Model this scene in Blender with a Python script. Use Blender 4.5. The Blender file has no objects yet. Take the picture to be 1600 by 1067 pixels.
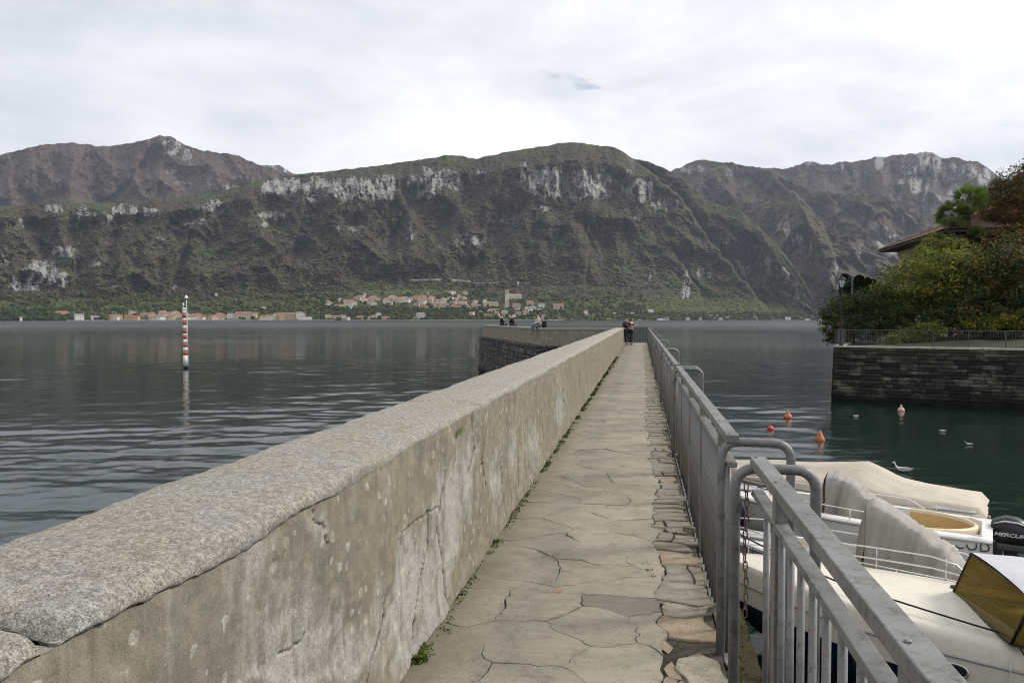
import bpy, bmesh, math, random
import numpy as np
from mathutils import Vector, Matrix, Euler
R = math.radians
PI = math.pi
scene = bpy.context.scene
COL = scene.collection

# ------------------------------------------------------------------ camera
EYE = 5.0                      # metres above the lake; the path lies at 3.4
PATH_Z = 3.4
YAW, PITCH, FPX = R(9.92), R(1.76), 1155.0
cam_data = bpy.data.cameras.new('camera')
cam_data.sensor_width = 36.0
cam_data.lens = FPX / 1600.0 * 36.0
cam_data.clip_start = 0.05
cam_data.clip_end = 60000
cam = bpy.data.objects.new('camera', cam_data)
cam.location = (0, 0, EYE)
cam.rotation_euler = (R(90) - PITCH, 0, YAW)
COL.objects.link(cam)
scene.camera = cam

# ------------------------------------------------------------------ sky and sun
SUN_EL, SUN_AZ = R(38), R(68)        # azimuth clockwise from +Y (to the right of the pier)
world = bpy.data.worlds.new('World')
scene.world = world
world.use_nodes = True
wn, wl = world.node_tree.nodes, world.node_tree.links
wn.clear()
w_out = wn.new('ShaderNodeOutputWorld')
w_bg = wn.new('ShaderNodeBackground'); w_bg.inputs['Strength'].default_value = 0.1
w_sky = wn.new('ShaderNodeTexSky'); w_sky.sky_type = 'NISHITA'; w_sky.sun_disc = False
w_sky.sun_elevation = SUN_EL; w_sky.sun_rotation = SUN_AZ; w_sky.altitude = 200
w_tc = wn.new('ShaderNodeTexCoord')
w_sep = wn.new('ShaderNodeSeparateXYZ'); wl.new(w_tc.outputs['Generated'], w_sep.inputs[0])
def wmath(op, a, b=None, c=None):
    n = wn.new('ShaderNodeMath'); n.operation = op
    for i, v in enumerate((a, b, c)):
        if v is None: continue
        if isinstance(v, (int, float)): n.inputs[i].default_value = v
        else: wl.new(v, n.inputs[i])
    return n.outputs[0]
w_z = wmath('ADD', wmath('MAXIMUM', w_sep.outputs[2], 0.0), 0.16)
w_u = wmath('DIVIDE', w_sep.outputs[0], w_z)
w_v = wmath('DIVIDE', w_sep.outputs[1], w_z)
w_cmb = wn.new('ShaderNodeCombineXYZ')
wl.new(w_u, w_cmb.inputs[0]); wl.new(w_v, w_cmb.inputs[1])
def wnoise(scale, detail, rough, dist=0.0, off=(0, 0, 0)):
    m = wn.new('ShaderNodeMapping'); wl.new(w_cmb.outputs[0], m.inputs[0])
    m.inputs['Location'].default_value = off
    n = wn.new('ShaderNodeTexNoise'); n.inputs['Scale'].default_value = scale
    n.inputs['Detail'].default_value = detail; n.inputs['Roughness'].default_value = rough
    n.inputs['Distortion'].default_value = dist
    wl.new(m.outputs[0], n.inputs['Vector'])
    return n.outputs['Fac']
def wramp(fac, stops):
    r = wn.new('ShaderNodeValToRGB'); wl.new(fac, r.inputs[0])
    el = r.color_ramp.elements
    while len(el) < len(stops): el.new(0.5)
    for e, (p, c) in zip(el, stops): e.position = p; e.color = (*c, 1)
    return r.outputs[0]
def wmix(fac, a, b):
    m = wn.new('ShaderNodeMix'); m.data_type = 'RGBA'
    wl.new(fac, m.inputs[0]); wl.new(a, m.inputs[6]); wl.new(b, m.inputs[7])
    return m.outputs[2]
big = wnoise(0.55, 6, 0.55, 0.3, (3.1, 1.7, 0))
fine = wnoise(1.5, 8, 0.6, 0.4, (8.2, 4.4, 0))
combo = wmath('ADD', wmath('MULTIPLY', big, 0.62), wmath('MULTIPLY', fine, 0.38))
c_cloud = wramp(combo, [(0.36, (5.3, 5.65, 6.4)), (0.45, (6.9, 7.15, 7.7)), (0.52, (8.2, 8.3, 8.6)), (0.60, (9.6, 9.6, 9.6))])
# the deck of cloud is brighter round the hidden sun
w_dot = wn.new('ShaderNodeVectorMath'); w_dot.operation = 'DOT_PRODUCT'
wl.new(w_tc.outputs['Generated'], w_dot.inputs[0])
w_dot.inputs[1].default_value = (math.sin(SUN_AZ) * math.cos(SUN_EL), math.cos(SUN_AZ) * math.cos(SUN_EL), math.sin(SUN_EL))
w_glow = wmath('ADD', wmath('MULTIPLY', wmath('POWER', wmath('MAXIMUM', w_dot.outputs['Value'], 0.0), 5.0), 0.45), 0.94)
w_sc = wn.new('ShaderNodeVectorMath'); w_sc.operation = 'SCALE'
wl.new(c_cloud, w_sc.inputs[0]); wl.new(w_glow, w_sc.inputs['Scale'])
gap = wnoise(2.3, 6, 0.55, 0.2, (1.35, 7.3, 0))
cover = wramp(gap, [(0.27, (0.25, 0.25, 0.25)), (0.34, (1, 1, 1))])
w_cov = wn.new('ShaderNodeRGBToBW'); wl.new(cover, w_cov.inputs[0])
wl.new(wmix(w_cov.outputs[0], w_sky.outputs[0], w_sc.outputs[0]), w_bg.inputs['Color'])
wl.new(w_bg.outputs[0], w_out.inputs[0])

sun_data = bpy.data.lights.new('sun', 'SUN')
sun_data.energy = 2.6
sun_data.angle = R(14)
sun_data.color = (1.0, 0.94, 0.85)
sun = bpy.data.objects.new('sun', sun_data)
sd = Vector((math.sin(SUN_AZ) * math.cos(SUN_EL), math.cos(SUN_AZ) * math.cos(SUN_EL), math.sin(SUN_EL)))
sun.rotation_euler = sd.to_track_quat('Z', 'Y').to_euler()
sun.location = (0, 0, 60)
COL.objects.link(sun)

scene.view_settings.view_transform = 'Standard'
scene.view_settings.look = 'None'
scene.view_settings.gamma = 1.0
scene.view_settings.exposure = 0.32
scene.view_settings.use_curve_mapping = False
scene.cycles.use_denoising = True
scene.cycles.filter_width = 1.05
scene.cycles.denoising_prefilter = 'ACCURATE'
scene.cycles.max_bounces = 6
scene.cycles.diffuse_bounces = 3
scene.cycles.glossy_bounces = 3
scene.cycles.transmission_bounces = 4
scene.cycles.volume_bounces = 1
scene.cycles.caustics_reflective = False
scene.cycles.caustics_refractive = False
scene.cycles.sample_clamp_indirect = 4.0

# ------------------------------------------------------------------ geometry of the view (used to read real positions off the photograph)
_f = Vector((-math.sin(YAW) * math.cos(PITCH), math.cos(YAW) * math.cos(PITCH), -math.sin(PITCH)))
_r = Vector((math.cos(YAW), math.sin(YAW), 0))
_u = _r.cross(_f)
def ray(px, py): return _f + _r * ((px - 800) / FPX) - _u * ((py - 533.5) / FPX)
def at_z(px, py, z):
    d = ray(px, py); k = (z - EYE) / d.z
    return Vector((0, 0, EYE)) + d * k
def at_d(px, py, depth): return Vector((0, 0, EYE)) + ray(px, py) * depth      # depth along the optical axis
def az_slope(px, py):
    d = ray(px, py)
    return math.atan2(d.x, d.y), d.z / math.hypot(d.x, d.y)

# ------------------------------------------------------------------ noise
def _hash(xi, yi, seed):
    h = (xi * 374761393 + yi * 668265263 + seed * 974634777) & 0xffffffff
    h = ((h ^ (h >> 13)) * 1274126177) & 0xffffffff
    h = ((h ^ (h >> 16)) * 2246822519) & 0xffffffff
    return (h ^ (h >> 15)) & 0xffffffff
def pn(x, y, seed=0):
    x = np.asarray(x, dtype=np.float64); y = np.asarray(y, dtype=np.float64)
    x, y = np.broadcast_arrays(x, y)
    xi = np.floor(x).astype(np.int64); yi = np.floor(y).astype(np.int64)
    xf = x - xi; yf = y - yi
    u = xf * xf * xf * (xf * (xf * 6 - 15) + 10); v = yf * yf * yf * (yf * (yf * 6 - 15) + 10)
    def g(ix, iy, dx, dy):
        a = _hash(ix, iy, seed) * (2 * PI / 4294967296.0)
        return np.cos(a) * dx + np.sin(a) * dy
    n00 = g(xi, yi, xf, yf); n10 = g(xi + 1, yi, xf - 1, yf)
    n01 = g(xi, yi + 1, xf, yf - 1); n11 = g(xi + 1, yi + 1, xf - 1, yf - 1)
    return ((n00 * (1 - u) + n10 * u) * (1 - v) + (n01 * (1 - u) + n11 * u) * v) * 1.5
def fbm(x, y, o=4, seed=0, gain=0.5, lac=2.03):
    s = 0; a = 1.0
    for i in range(o):
        s = s + a * pn(x, y, seed + i * 17); x = np.asarray(x) * lac + 3.7; y = np.asarray(y) * lac - 1.3; a *= gain
    return s
def ridged(x, y, o=4, seed=0, gain=0.5):
    s = 0; a = 1.0
    for i in range(o):
        s = s + a * (1 - 2 * np.abs(pn(x, y, seed + i * 13))); x = np.asarray(x) * 2.05 + 1.9; y = np.asarray(y) * 2.05 + 5.1; a *= gain
    return s
def sstep(a, b, x):
    t = np.clip((np.asarray(x, dtype=np.float64) - a) / (b - a), 0, 1)
    return t * t * (3 - 2 * t)

# ------------------------------------------------------------------ objects
def link(name, data, parent=None, loc=(0, 0, 0), rot=(0, 0, 0)):
    o = bpy.data.objects.new(name, data); COL.objects.link(o)
    o.location = loc; o.rotation_euler = rot
    if parent is not None: o.parent = parent
    return o
def tag(o, label=None, cat=None, group=None, kind=None):
    if label: o['label'] = label
    if cat: o['category'] = cat
    if group: o['group'] = group
    if kind: o['kind'] = kind
    return o
def thing(name, label, cat, loc=(0, 0, 0), rotz=0.0, group=None):
    return tag(link(name, None, None, loc, (0, 0, rotz)), label, cat, group)
def copy_tree(o, parent=None):
    c = o.copy(); COL.objects.link(c)
    if parent is not None: c.parent = parent
    for ch in list(o.children): copy_tree(ch, c)
    return c

class MB:
    """collects shapes, then links them as one mesh object"""
    def __init__(s): s.v, s.f, s.m, s.sm = [], [], [], []
    def add(s, vs, fs, mi=0, smooth=False):
        b = len(s.v); s.v.extend([tuple(p) for p in vs])
        for f in fs: s.f.append(tuple(b + i for i in f)); s.m.append(mi); s.sm.append(smooth)
        return s
    def box(s, c, d, rot=None, mi=0, bev=0.0):
        x, y, z = d[0] / 2, d[1] / 2, d[2] / 2
        if bev <= 0:
            vs = [(-x, -y, -z), (x, -y, -z), (x, y, -z), (-x, y, -z), (-x, -y, z), (x, -y, z), (x, y, z), (-x, y, z)]
            fs = [(3, 2, 1, 0), (4, 5, 6, 7), (0, 1, 5, 4), (1, 2, 6, 5), (2, 3, 7, 6), (3, 0, 4, 7)]
        else:
            bm = bmesh.new(); bmesh.ops.create_cube(bm, size=1.0)
            for q in bm.verts: q.co = Vector((q.co.x * d[0], q.co.y * d[1], q.co.z * d[2]))
            bmesh.ops.bevel(bm, geom=list(bm.edges), offset=bev, segments=2, affect='EDGES', profile=0.5)
            bm.verts.index_update()
            vs = [tuple(q.co) for q in bm.verts]; fs = [tuple(q.index for q in f.verts) for f in bm.faces]; bm.free()
        if rot is not None:
            M = rot if isinstance(rot, Matrix) else Euler(rot).to_matrix()
            vs = [tuple(M @ Vector(p)) for p in vs]
        return s.add([(p[0] + c[0], p[1] + c[1], p[2] + c[2]) for p in vs], fs, mi)
    def tube(s, pts, r, n=8, mi=0, cap=True, flat=1.0):
        pts = [Vector(p) for p in pts]; k = len(pts)
        rr = r if isinstance(r, (list, tuple)) else [r] * k
        up = None; vs = []
        for i, p in enumerate(pts):
            t = (pts[min(i + 1, k - 1)] - pts[max(i - 1, 0)])
            t = t.normalized() if t.length > 1e-9 else Vector((0, 0, 1))
            if up is None:
                up = Vector((0, 0, 1)) if abs(t.z) < 0.9 else Vector((1, 0, 0))
            a = (up - t * up.dot(t))
            a = a.normalized() if a.length > 1e-6 else t.orthogonal().normalized()
            up = a; b = t.cross(a)
            for j in range(n):
                w = 2 * PI * j / n
                vs.append(p + a * (math.cos(w) * rr[i] * flat) + b * (math.sin(w) * rr[i]))
        fs = []
        for i in range(k - 1):
            for j in range(n):
                fs.append((i * n + j, i * n + (j + 1) % n, (i + 1) * n + (j + 1) % n, (i + 1) * n + j))
        if cap: fs.append(tuple(reversed(range(n)))); fs.append(tuple((k - 1) * n + j for j in range(n)))
        return s.add(vs, fs, mi, True)
    def lathe(s, prof, n=16, c=(0, 0, 0), mi=0, smooth=True):
        vs = []; k = len(prof)
        for r, z in prof:
            for j in range(n):
                w = 2 * PI * j / n
                vs.append((c[0] + math.cos(w) * r, c[1] + math.sin(w) * r, c[2] + z))
        fs = [(i * n + j, i * n + (j + 1) % n, (i + 1) * n + (j + 1) % n, (i + 1) * n + j) for i in range(k - 1) for j in range(n)]
        fs.append(tuple(reversed(range(n)))); fs.append(tuple((k - 1) * n + j for j in range(n)))
        return s.add(vs, fs, mi, smooth)
    def prism(s, poly, z0, z1, mi=0):
        n = len(poly)
        vs = [(p[0], p[1], z0) for p in poly] + [(p[0], p[1], z1) for p in poly]
        fs = [tuple(reversed(range(n))), tuple(range(n, 2 * n))] + [(i, (i + 1) % n, n + (i + 1) % n, n + i) for i in range(n)]
        return s.add(vs, fs, mi)
    def grid(s, P, mi=0, smooth=True, close=False):
        """P: rows x cols x 3"""
        P = np.asarray(P); r, c = P.shape[:2]
        vs = [tuple(q) for q in P.reshape(-1, 3)]
        fs = []
        for i in range(r - 1):
            for j in range(c if close else c - 1):
                j2 = (j + 1) % c
                fs.append((i * c + j, i * c + j2, (i + 1) * c + j2, (i + 1) * c + j))
        return s.add(vs, fs, mi, smooth)
    def data(s, name, mats):
        me = bpy.data.meshes.new(name)
        me.from_pydata(s.v, [], s.f)
        for m in (mats if isinstance(mats, (list, tuple)) else [mats]): me.materials.append(m)
        me.polygons.foreach_set('material_index', s.m)
        me.polygons.foreach_set('use_smooth', s.sm)
        me.update()
        return me
    def build(s, name, mats, parent=None, loc=(0, 0, 0), rot=(0, 0, 0)):
        return link(name, s.data(name, mats), parent, loc, rot)

def np_mesh(name, V, F, mat, attrs=None, smooth=True):
    """fast quad mesh from numpy arrays"""
    V = np.asarray(V, dtype=np.float32).reshape(-1, 3); F = np.asarray(F, dtype=np.int32)
    k = F.shape[1]
    me = bpy.data.meshes.new(name)
    me.vertices.add(len(V)); me.vertices.foreach_set('co', V.ravel())
    me.loops.add(F.size); me.loops.foreach_set('vertex_index', F.ravel())
    me.polygons.add(len(F))
    me.polygons.foreach_set('loop_start', np.arange(0, F.size, k, dtype=np.int32))
    me.polygons.foreach_set('loop_total', np.full(len(F), k, dtype=np.int32))
    me.polygons.foreach_set('use_smooth', np.full(len(F), smooth))
    for an, (dom, arr) in (attrs or {}).items():
        a = me.attributes.new(an, 'FLOAT', dom); a.data.foreach_set('value', np.asarray(arr, dtype=np.float32).ravel())
    for m in (mat if isinstance(mat, (list, tuple)) else [mat]): me.materials.append(m)
    me.update(); me.validate()
    return me
def grid_faces(r, c):
    i = np.arange(r - 1)[:, None]; j = np.arange(c - 1)[None, :]
    a = i * c + j
    return np.stack([a, a + 1, a + c + 1, a + c], -1).reshape(-1, 4)

# ------------------------------------------------------------------ materials
class NT:
    def __init__(s, name):
        s.mat = bpy.data.materials.new(name); s.mat.use_nodes = True
        s.t = s.mat.node_tree; s.n = s.t.nodes; s.l = s.t.links
        s.bsdf = s.n['Principled BSDF']; s.out = s.n['Material Output']
        s.tc = s.n.new('ShaderNodeTexCoord')
        s.obj = s.tc.outputs['Object']
    def put(s, sock, v):
        if isinstance(v, bpy.types.NodeSocket): s.l.new(v, sock)
        elif isinstance(v, (tuple, list)) and len(v) == 3 and sock.type == 'RGBA': sock.default_value = (*v, 1)
        else: sock.default_value = v
    def node(s, t, ins=None, **props):
        n = s.n.new(t)
        for k, v in props.items(): setattr(n, k, v)
        for k, v in (ins or {}).items(): s.put(n.inputs[k], v)
        return n
    def map(s, vec=None, scale=(1, 1, 1), loc=(0, 0, 0), rot=(0, 0, 0)):
        return s.node('ShaderNodeMapping', {'Vector': vec or s.obj, 'Scale': scale, 'Location': loc, 'Rotation': rot}).outputs[0]
    def noise(s, scale=5, detail=4, rough=0.55, dist=0.0, vec=None):
        return s.node('ShaderNodeTexNoise', {'Vector': vec or s.obj, 'Scale': scale, 'Detail': detail, 'Roughness': rough, 'Distortion': dist}).outputs['Fac']
    def voro(s, scale=5, vec=None, feature='F1', out='Distance', rnd=1.0):
        return s.node('ShaderNodeTexVoronoi', {'Vector': vec or s.obj, 'Scale': scale, 'Randomness': rnd}, feature=feature).outputs[out]
    def ramp(s, fac, stops, interp='LINEAR'):
        n = s.node('ShaderNodeValToRGB', {'Fac': fac}); el = n.color_ramp.elements; n.color_ramp.interpolation = interp
        while len(el) < len(stops): el.new(0.5)
        for e, (p, c) in zip(el, stops):
            e.position = p; e.color = (c, c, c, 1) if isinstance(c, (int, float)) else (*c, 1)
        return n.outputs[0]
    def mix(s, fac, a, b, mode='MIX'):
        n = s.node('ShaderNodeMix', None, data_type='RGBA', blend_type=mode)
        s.put(n.inputs[0], fac); s.put(n.inputs[6], a); s.put(n.inputs[7], b)
        return n.outputs[2]
    def math(s, op, a, b=0.0, clamp=False):
        n = s.node('ShaderNodeMath', None, operation=op, use_clamp=clamp); s.put(n.inputs[0], a); s.put(n.inputs[1], b)
        return n.outputs[0]
    def mr(s, v, a, b, c=0.0, d=1.0):
        return s.node('ShaderNodeMapRange', {0: v, 1: a, 2: b, 3: c, 4: d}).outputs[0]
    def attr(s, name): return s.node('ShaderNodeAttribute', None, attribute_name=name).outputs['Fac']
    def rnd(s): return s.node('ShaderNodeObjectInfo').outputs['Random']
    def bump(s, h, strength=0.5, dist=0.01, normal=None):
        ins = {'Height': h, 'Strength': strength, 'Distance': dist}
        if normal is not None: ins['Normal'] = normal
        return s.node('ShaderNodeBump', ins).outputs[0]
    def set(s, **kw):
        names = {'color': 'Base Color', 'rough': 'Roughness', 'metal': 'Metallic', 'normal': 'Normal', 'ior': 'IOR', 'spec': 'Specular IOR Level',
                 'trans': 'Transmission Weight', 'alpha': 'Alpha', 'sub': 'Subsurface Weight'}
        for k, v in kw.items(): s.put(s.bsdf.inputs[names[k]], v)
        return s.mat
def plain(name, color, rough=0.5, metal=0.0, var=0.12, scale=6.0, bump=0.0, bscale=60):
    m = NT(name)
    n = m.noise(scale, 5, 0.6)
    c = m.mix(m.mr(n, 0.3, 0.7), tuple(x * (1 - var) for x in color), tuple(min(1, x * (1 + var)) for x in color))
    kw = dict(color=c, rough=m.mr(m.noise(scale * 3, 3), 0.3, 0.7, max(0.02, rough - 0.08), min(1, rough + 0.08)), metal=metal)
    if bump: kw['normal'] = m.bump(m.noise(bscale, 4), bump, 0.01)
    return m.set(**kw)
# ================================================================== SETTING: lake and mountains
def mountain_material(name, brown, green, rockc, grain=0.05, rscale=1.0):
    m = NT(name)
    rock = m.attr('rock'); gr = m.attr('green')
    p = m.map(scale=(1, 1, 1))
    n1 = m.noise(grain, 6, 0.68, vec=p)
    n2 = m.noise(grain * 0.12, 4, 0.6, vec=p)
    n3 = m.noise(grain * 2.3, 3, 0.6, vec=p)
    tone = m.math('ADD', m.math('MULTIPLY', n1, 0.65), m.math('MULTIPLY', n3, 0.35))
    b = m.mix(m.mr(tone, 0.42, 0.60), tuple(c * 0.5 for c in brown), tuple(c * 2.1 for c in brown))
    g = m.mix(m.mr(tone, 0.42, 0.60), tuple(c * 0.5 for c in green), tuple(c * 2.0 for c in green))
    mixg = m.mr(m.math('ADD', m.math('MULTIPLY', m.math('SUBTRACT', n2, 0.5), 1.6), gr), 0.25, 0.75)
    veg = m.mix(mixg, b, g)
    fld = m.attr('field')
    veg = m.mix(fld, veg, m.mix(m.mr(n1, 0.35, 0.65), (0.085, 0.13, 0.030), (0.15, 0.20, 0.055)))
    streak = m.noise(grain * 0.9, 6, 0.7, vec=m.map(scale=(1.6, 1.6, 0.28)))
    rc = m.mix(m.mr(streak, 0.33, 0.66), tuple(c * 0.30 for c in rockc), tuple(c * 1.35 for c in rockc))
    rm = m.mr(m.math('ADD', rock, m.math('ADD', m.math('MULTIPLY', m.math('SUBTRACT', tone, 0.5), 1.5), m.math('MULTIPLY', m.math('SUBTRACT', streak, 0.5), 2.0))), 0.36, 0.54)
    c = m.mix(rm, veg, rc)
    h = m.math('ADD', m.math('MULTIPLY', n1, 1.0), m.math('MULTIPLY', streak, rm))
    return m.set(color=c, rough=0.95, spec=0.05, normal=m.bump(h, 0.9, 16.0))

def seg_dist(px, py, poly):
    """signed horizontal distance (px) to the right of a polyline that runs downwards"""
    poly = np.array(poly); xs = np.interp(py, poly[:, 1], poly[:, 0])
    inside = (py >= poly[0, 1] - 4) & (py <= poly[-1, 1] + 4)
    return px - xs, inside

SHEETS = {}
def mountain(name, mat, sky, d0p, d1p, prof, cols, rows, seed, blobs=(), spurs=(), gully=160, gfreq=16, canopy=5.0, green=None, field=None, base=499.5, jag=0.8, colx=12.0):
    sky = np.array(sky, float)
    x0, x1 = sky[0, 0], sky[-1, 0]
    px = np.linspace(x0, x1, cols)
    spy = np.interp(px, sky[:, 0], sky[:, 1])
    k = np.ones(9) / 9; spy = np.convolve(np.pad(spy, 4, mode='edge'), k, 'valid')
    spy = spy + jag * (fbm(px / 16.0, px * 0, 5, seed, 0.6) * 1.6 + pn(px / 2.2, px * 0, seed + 5) * 0.55)
    spy = np.minimum(spy, 498.5)
    azs = np.array([az_slope(a, b) for a, b in zip(px, spy)])
    az, sr = azs[:, 0], azs[:, 1]
    s0 = np.array([az_slope(a, base)[1] for a in px])
    d0 = np.interp(px, [p[0] for p in d0p], [p[1] for p in d0p])
    d1 = np.interp(px, [p[0] for p in d1p], [p[1] for p in d1p])
    s0 = np.minimum(s0, -7.0 / d0)
    u = np.linspace(0, 1, rows) ** 0.9
    D = np.interp(u, prof[0], prof[1])
    U = u[:, None] + 0 * px[None, :]
    PX = px[None, :] + 0 * U
    PY = (base + (spy[None, :] - base) * U)
    S = s0[None, :] + (sr - s0)[None, :] * U
    DD = d0[None, :] + (d1 - d0)[None, :] * D[:, None]
    bell = sstep(0.05, 0.5, U) * (1 - 0.55 * sstep(0.8, 1.0, U))
    wx = PX / 90.0 + 0.16 * fbm(PX / 150.0, U * 1.2, 2, seed + 3) - 0.12 * U
    gl = ridged(wx * gfreq / 16.0, U * 2.6, 3, seed + 7, 0.5) - 0.5 + 0.17 * fbm(PX / 26.0, PY / 24.0, 4, seed + 8, 0.6)
    DD = DD - gully * bell * gl
    DD = DD - gully * 0.8 * bell * fbm(PX / 260.0, U * 1.2, 3, seed + 9)
    rock = np.zeros_like(DD)
    for bx, by, rx, ry, st in blobs:
        q = ((PX - bx) / rx) ** 2 + ((PY - by) / ry) ** 2
        rock = np.maximum(rock, st * (1 - sstep(0.35, 1.35, q + 0.5 * fbm(PX / 14.0, PY / 22.0, 3, seed + 31))))
    col = fbm(PX / colx, PY / (colx * 5.5), 4, seed + 41, 0.6)
    DD = DD - 38 * rock * col - 12 * rock * pn(PX / (colx * .25), PY / (colx * 1.2), seed + 47)
    rk = rock * (0.72 + 0.7 * fbm(PX / 9.0, PY / 26.0, 3, seed + 51)) + 0.17 * fbm(PX / 22.0, PY / 22.0, 4, seed + 53)
    for poly, amp, wid in spurs:
        sd_, ins = seg_dist(PX, PY + 5 * fbm(PX / 20, PY / 20, 2, seed + 61), poly)
        ends = sstep(poly[0][1] - 4, poly[0][1] + 25, PY) * (1 - 0.8 * sstep(poly[-1][1] - 25, poly[-1][1] + 4, PY))
        DD = DD + np.where(ins, ends * amp * np.where(sd_ > 0, np.exp(-np.maximum(sd_, 0) / wid) * sstep(0, 5, sd_), 0), 0)
    low = sstep(0.0, 0.05, U)
    can = pn(PX / 2.1, PY / 1.9, seed + 71) + 0.9 * pn(PX / 4.6, PY / 4.0, seed + 73)
    DD = DD - 2.6 * canopy * low * (1 - 0.35 * np.clip(rock, 0, 1)) * can
    H = EYE + S * DD
    X = np.sin(az)[None, :] * DD; Y = np.cos(az)[None, :] * DD
    gv = np.clip(green(PX, PY, U), -1, 2) if green else 0.3 + 0 * U
    fv = np.clip(field(PX, PY, U), 0, 1) if field else 0 * U
    SHEETS[name] = (px, PY, X, Y, H)
    # the far slope behind the ridge
    bx, by, bh = [], [], []
    for k2 in range(1, 5):
        bx.append(X[-1] + np.sin(az) * 220 * k2); by.append(Y[-1] + np.cos(az) * 220 * k2)
        bh.append(H[-1] - np.maximum(0, H[-1] + 20) * (k2 / 4.0) ** 1.3)
    X = np.vstack([X, bx]); Y = np.vstack([Y, by]); H = np.vstack([H, bh])
    pad = lambda a, v=0.0: np.vstack([a, np.full((4, cols), v)])
    V = np.stack([X, Y, H], -1)
    me = np_mesh('mountain', V, grid_faces(rows + 4, cols), mat,
                 {'rock': ('POINT', pad(rk)), 'green': ('POINT', pad(gv, 0.3)), 'field': ('POINT', pad(fv))})
    return tag(link(name, me), kind='structure')

m_front = mountain_material('forested_limestone_slope', (0.054, 0.046, 0.032), (0.056, 0.072, 0.026), (0.38, 0.37, 0.345))
m_back = mountain_material('distant_rocky_slope', (0.066, 0.052, 0.040), (0.058, 0.064, 0.030), (0.36, 0.35, 0.33), 0.035)

SKY_M = [(-260, 350), (-120, 332), (0, 322), (120, 318), (250, 311), (340, 301), (400, 284), (460, 273), (530, 266), (600, 258), (660, 249), (700, 243), (720, 243),
         (742, 249), (790, 238), (840, 230), (885, 223), (905, 223), (930, 227), (960, 230), (975, 238), (988, 248), (1010, 252), (1040, 264), (1070, 281), (1100, 312), (1122, 320),
         (1151, 324), (1171, 341), (1212, 379), (1249, 426), (1269, 460), (1279, 485), (1286, 498.4)]
blobs_M = [(445, 292, 36, 16, .95), (500, 292, 32, 18, .8), (560, 296, 40, 24, 1.0), (600, 292, 24, 22, .9), (662, 286, 24, 27, 1.1), (700, 282, 26, 18, .9), (745, 276, 20, 12, .7),
           (824, 272, 16, 20, .7), (855, 286, 34, 26, 1.05), (900, 291, 32, 26, 1.1), (940, 288, 26, 24, 1.0), (986, 264, 7, 20, .55), (1000, 298, 30, 18, .85), (1040, 318, 22, 12, .75),
           (850, 325, 10, 6, .7), (780, 340, 24, 8, .55), (735, 372, 34, 10, .5), (700, 382, 18, 7, .55), (840, 374, 20, 7, .4), (545, 355, 24, 7, .55), (425, 336, 24, 9, .95), (410, 348, 12, 6, .7),
           (195, 328, 22, 10, .95), (232, 331, 16, 8, 1.0), (160, 340, 14, 12, .8), (130, 334, 12, 16, .75), (85, 326, 18, 8, .7), (300, 340, 28, 12, .55), (340, 322, 36, 12, .55), (30, 350, 16, 10, .6),
           (100, 392, 22, 10, 1.0), (60, 425, 34, 22, .9), (95, 436, 14, 14, 1.0), (20, 440, 20, 12, .8), (5, 405, 12, 8, .85), (140, 410, 18, 5, .65), (40, 445, 22, 8, .8), (250, 372, 10, 4, .5), (176, 444, 8, 4, .9),
           (1075, 440, 6, 26, .85), (1068, 460, 4, 16, .9), (1100, 425, 14, 20, .4), (1135, 380, 22, 12, .5), (1215, 430, 22, 18, .65), (1160, 420, 16, 20, .5), (1190, 400, 20, 22, .55), (1240, 455, 16, 18, .55), (1262, 470, 10, 14, .5),
           (1020, 430, 8, 12, .5), (480, 312, 18, 8, .6), (640, 362, 10, 18, .45), (1000, 340, 12, 6, .4), (270, 445, 6, 5, .7), (920, 360, 4, 30, .35)]
spurs_M = [([(988, 249), (1060, 305), (1104, 372), (1154, 430), (1205, 490)], 420, 38), ([(905, 330), (918, 380), (912, 440)], 130, 22), ([(768, 330), (742, 400), (700, 440)], 150, 26),
           ([(620, 280), (632, 320), (600, 380)], 130, 20), ([(1040, 380), (1090, 450), (1100, 492)], 160, 22), ([(300, 350), (268, 420), (262, 450)], 150, 20), ([(108, 380), (115, 410), (110, 450)], 130, 12),
           ([(470, 340), (440, 420)], 120, 24), ([(1130, 345), (1180, 420), (1230, 490)], 220, 22)]
def green_M(px, py, u):
    g = 0.30 - 0.10 * sstep(420, 300, py) + 0.75 * sstep(455, 478, py) + 0.22 * sstep(950, 1150, px)
    return g + 0.35 * fbm(px / 60, py / 9, 3, 201) + 0.25 * sstep(0.93, 1.0, u)
def field_M(px, py, u):
    f = 0.9 * np.exp(-(((px - 640) / 75) ** 2 + ((py - 453) / 9) ** 2)) + 0.6 * np.exp(-(((px - 590) / 30) ** 2 + ((py - 442) / 4) ** 2)) + 0.5 * np.exp(-(((px - 130) / 90) ** 2 + ((py - 478) / 6) ** 2))
    ter = 0.45 * sstep(0.1, 0.6, pn(px / 45, py / 1.9, 207)) * sstep(452, 466, py) * (0.4 + 0.6 * sstep(700, 300, px) + 0.5 * sstep(800, 950, px))
    return np.clip(f, 0, 1) * (0.6 + 0.6 * pn(px / 14, py / 2.4, 203)) + 0.55 * ter
mountain('front_mountain', m_front, SKY_M,
         [(-260, 2000), (0, 2050), (640, 2150), (900, 2300), (1100, 2900), (1290, 3500)],
         [(-260, 3500), (300, 3700), (660, 3900), (900, 4100), (1060, 4300), (1150, 4300), (1240, 3900), (1290, 3560)],
         ([0, .012, .1, .2, .3, .5, .72, .78, .9, 1.0], [0, .03, .2, .36, .44, .6, .75, .79, .83, 1.0]), 1150, 330, 11, blobs_M, spurs_M, 120, 19, 6.5, green_M, field_M)

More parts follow.
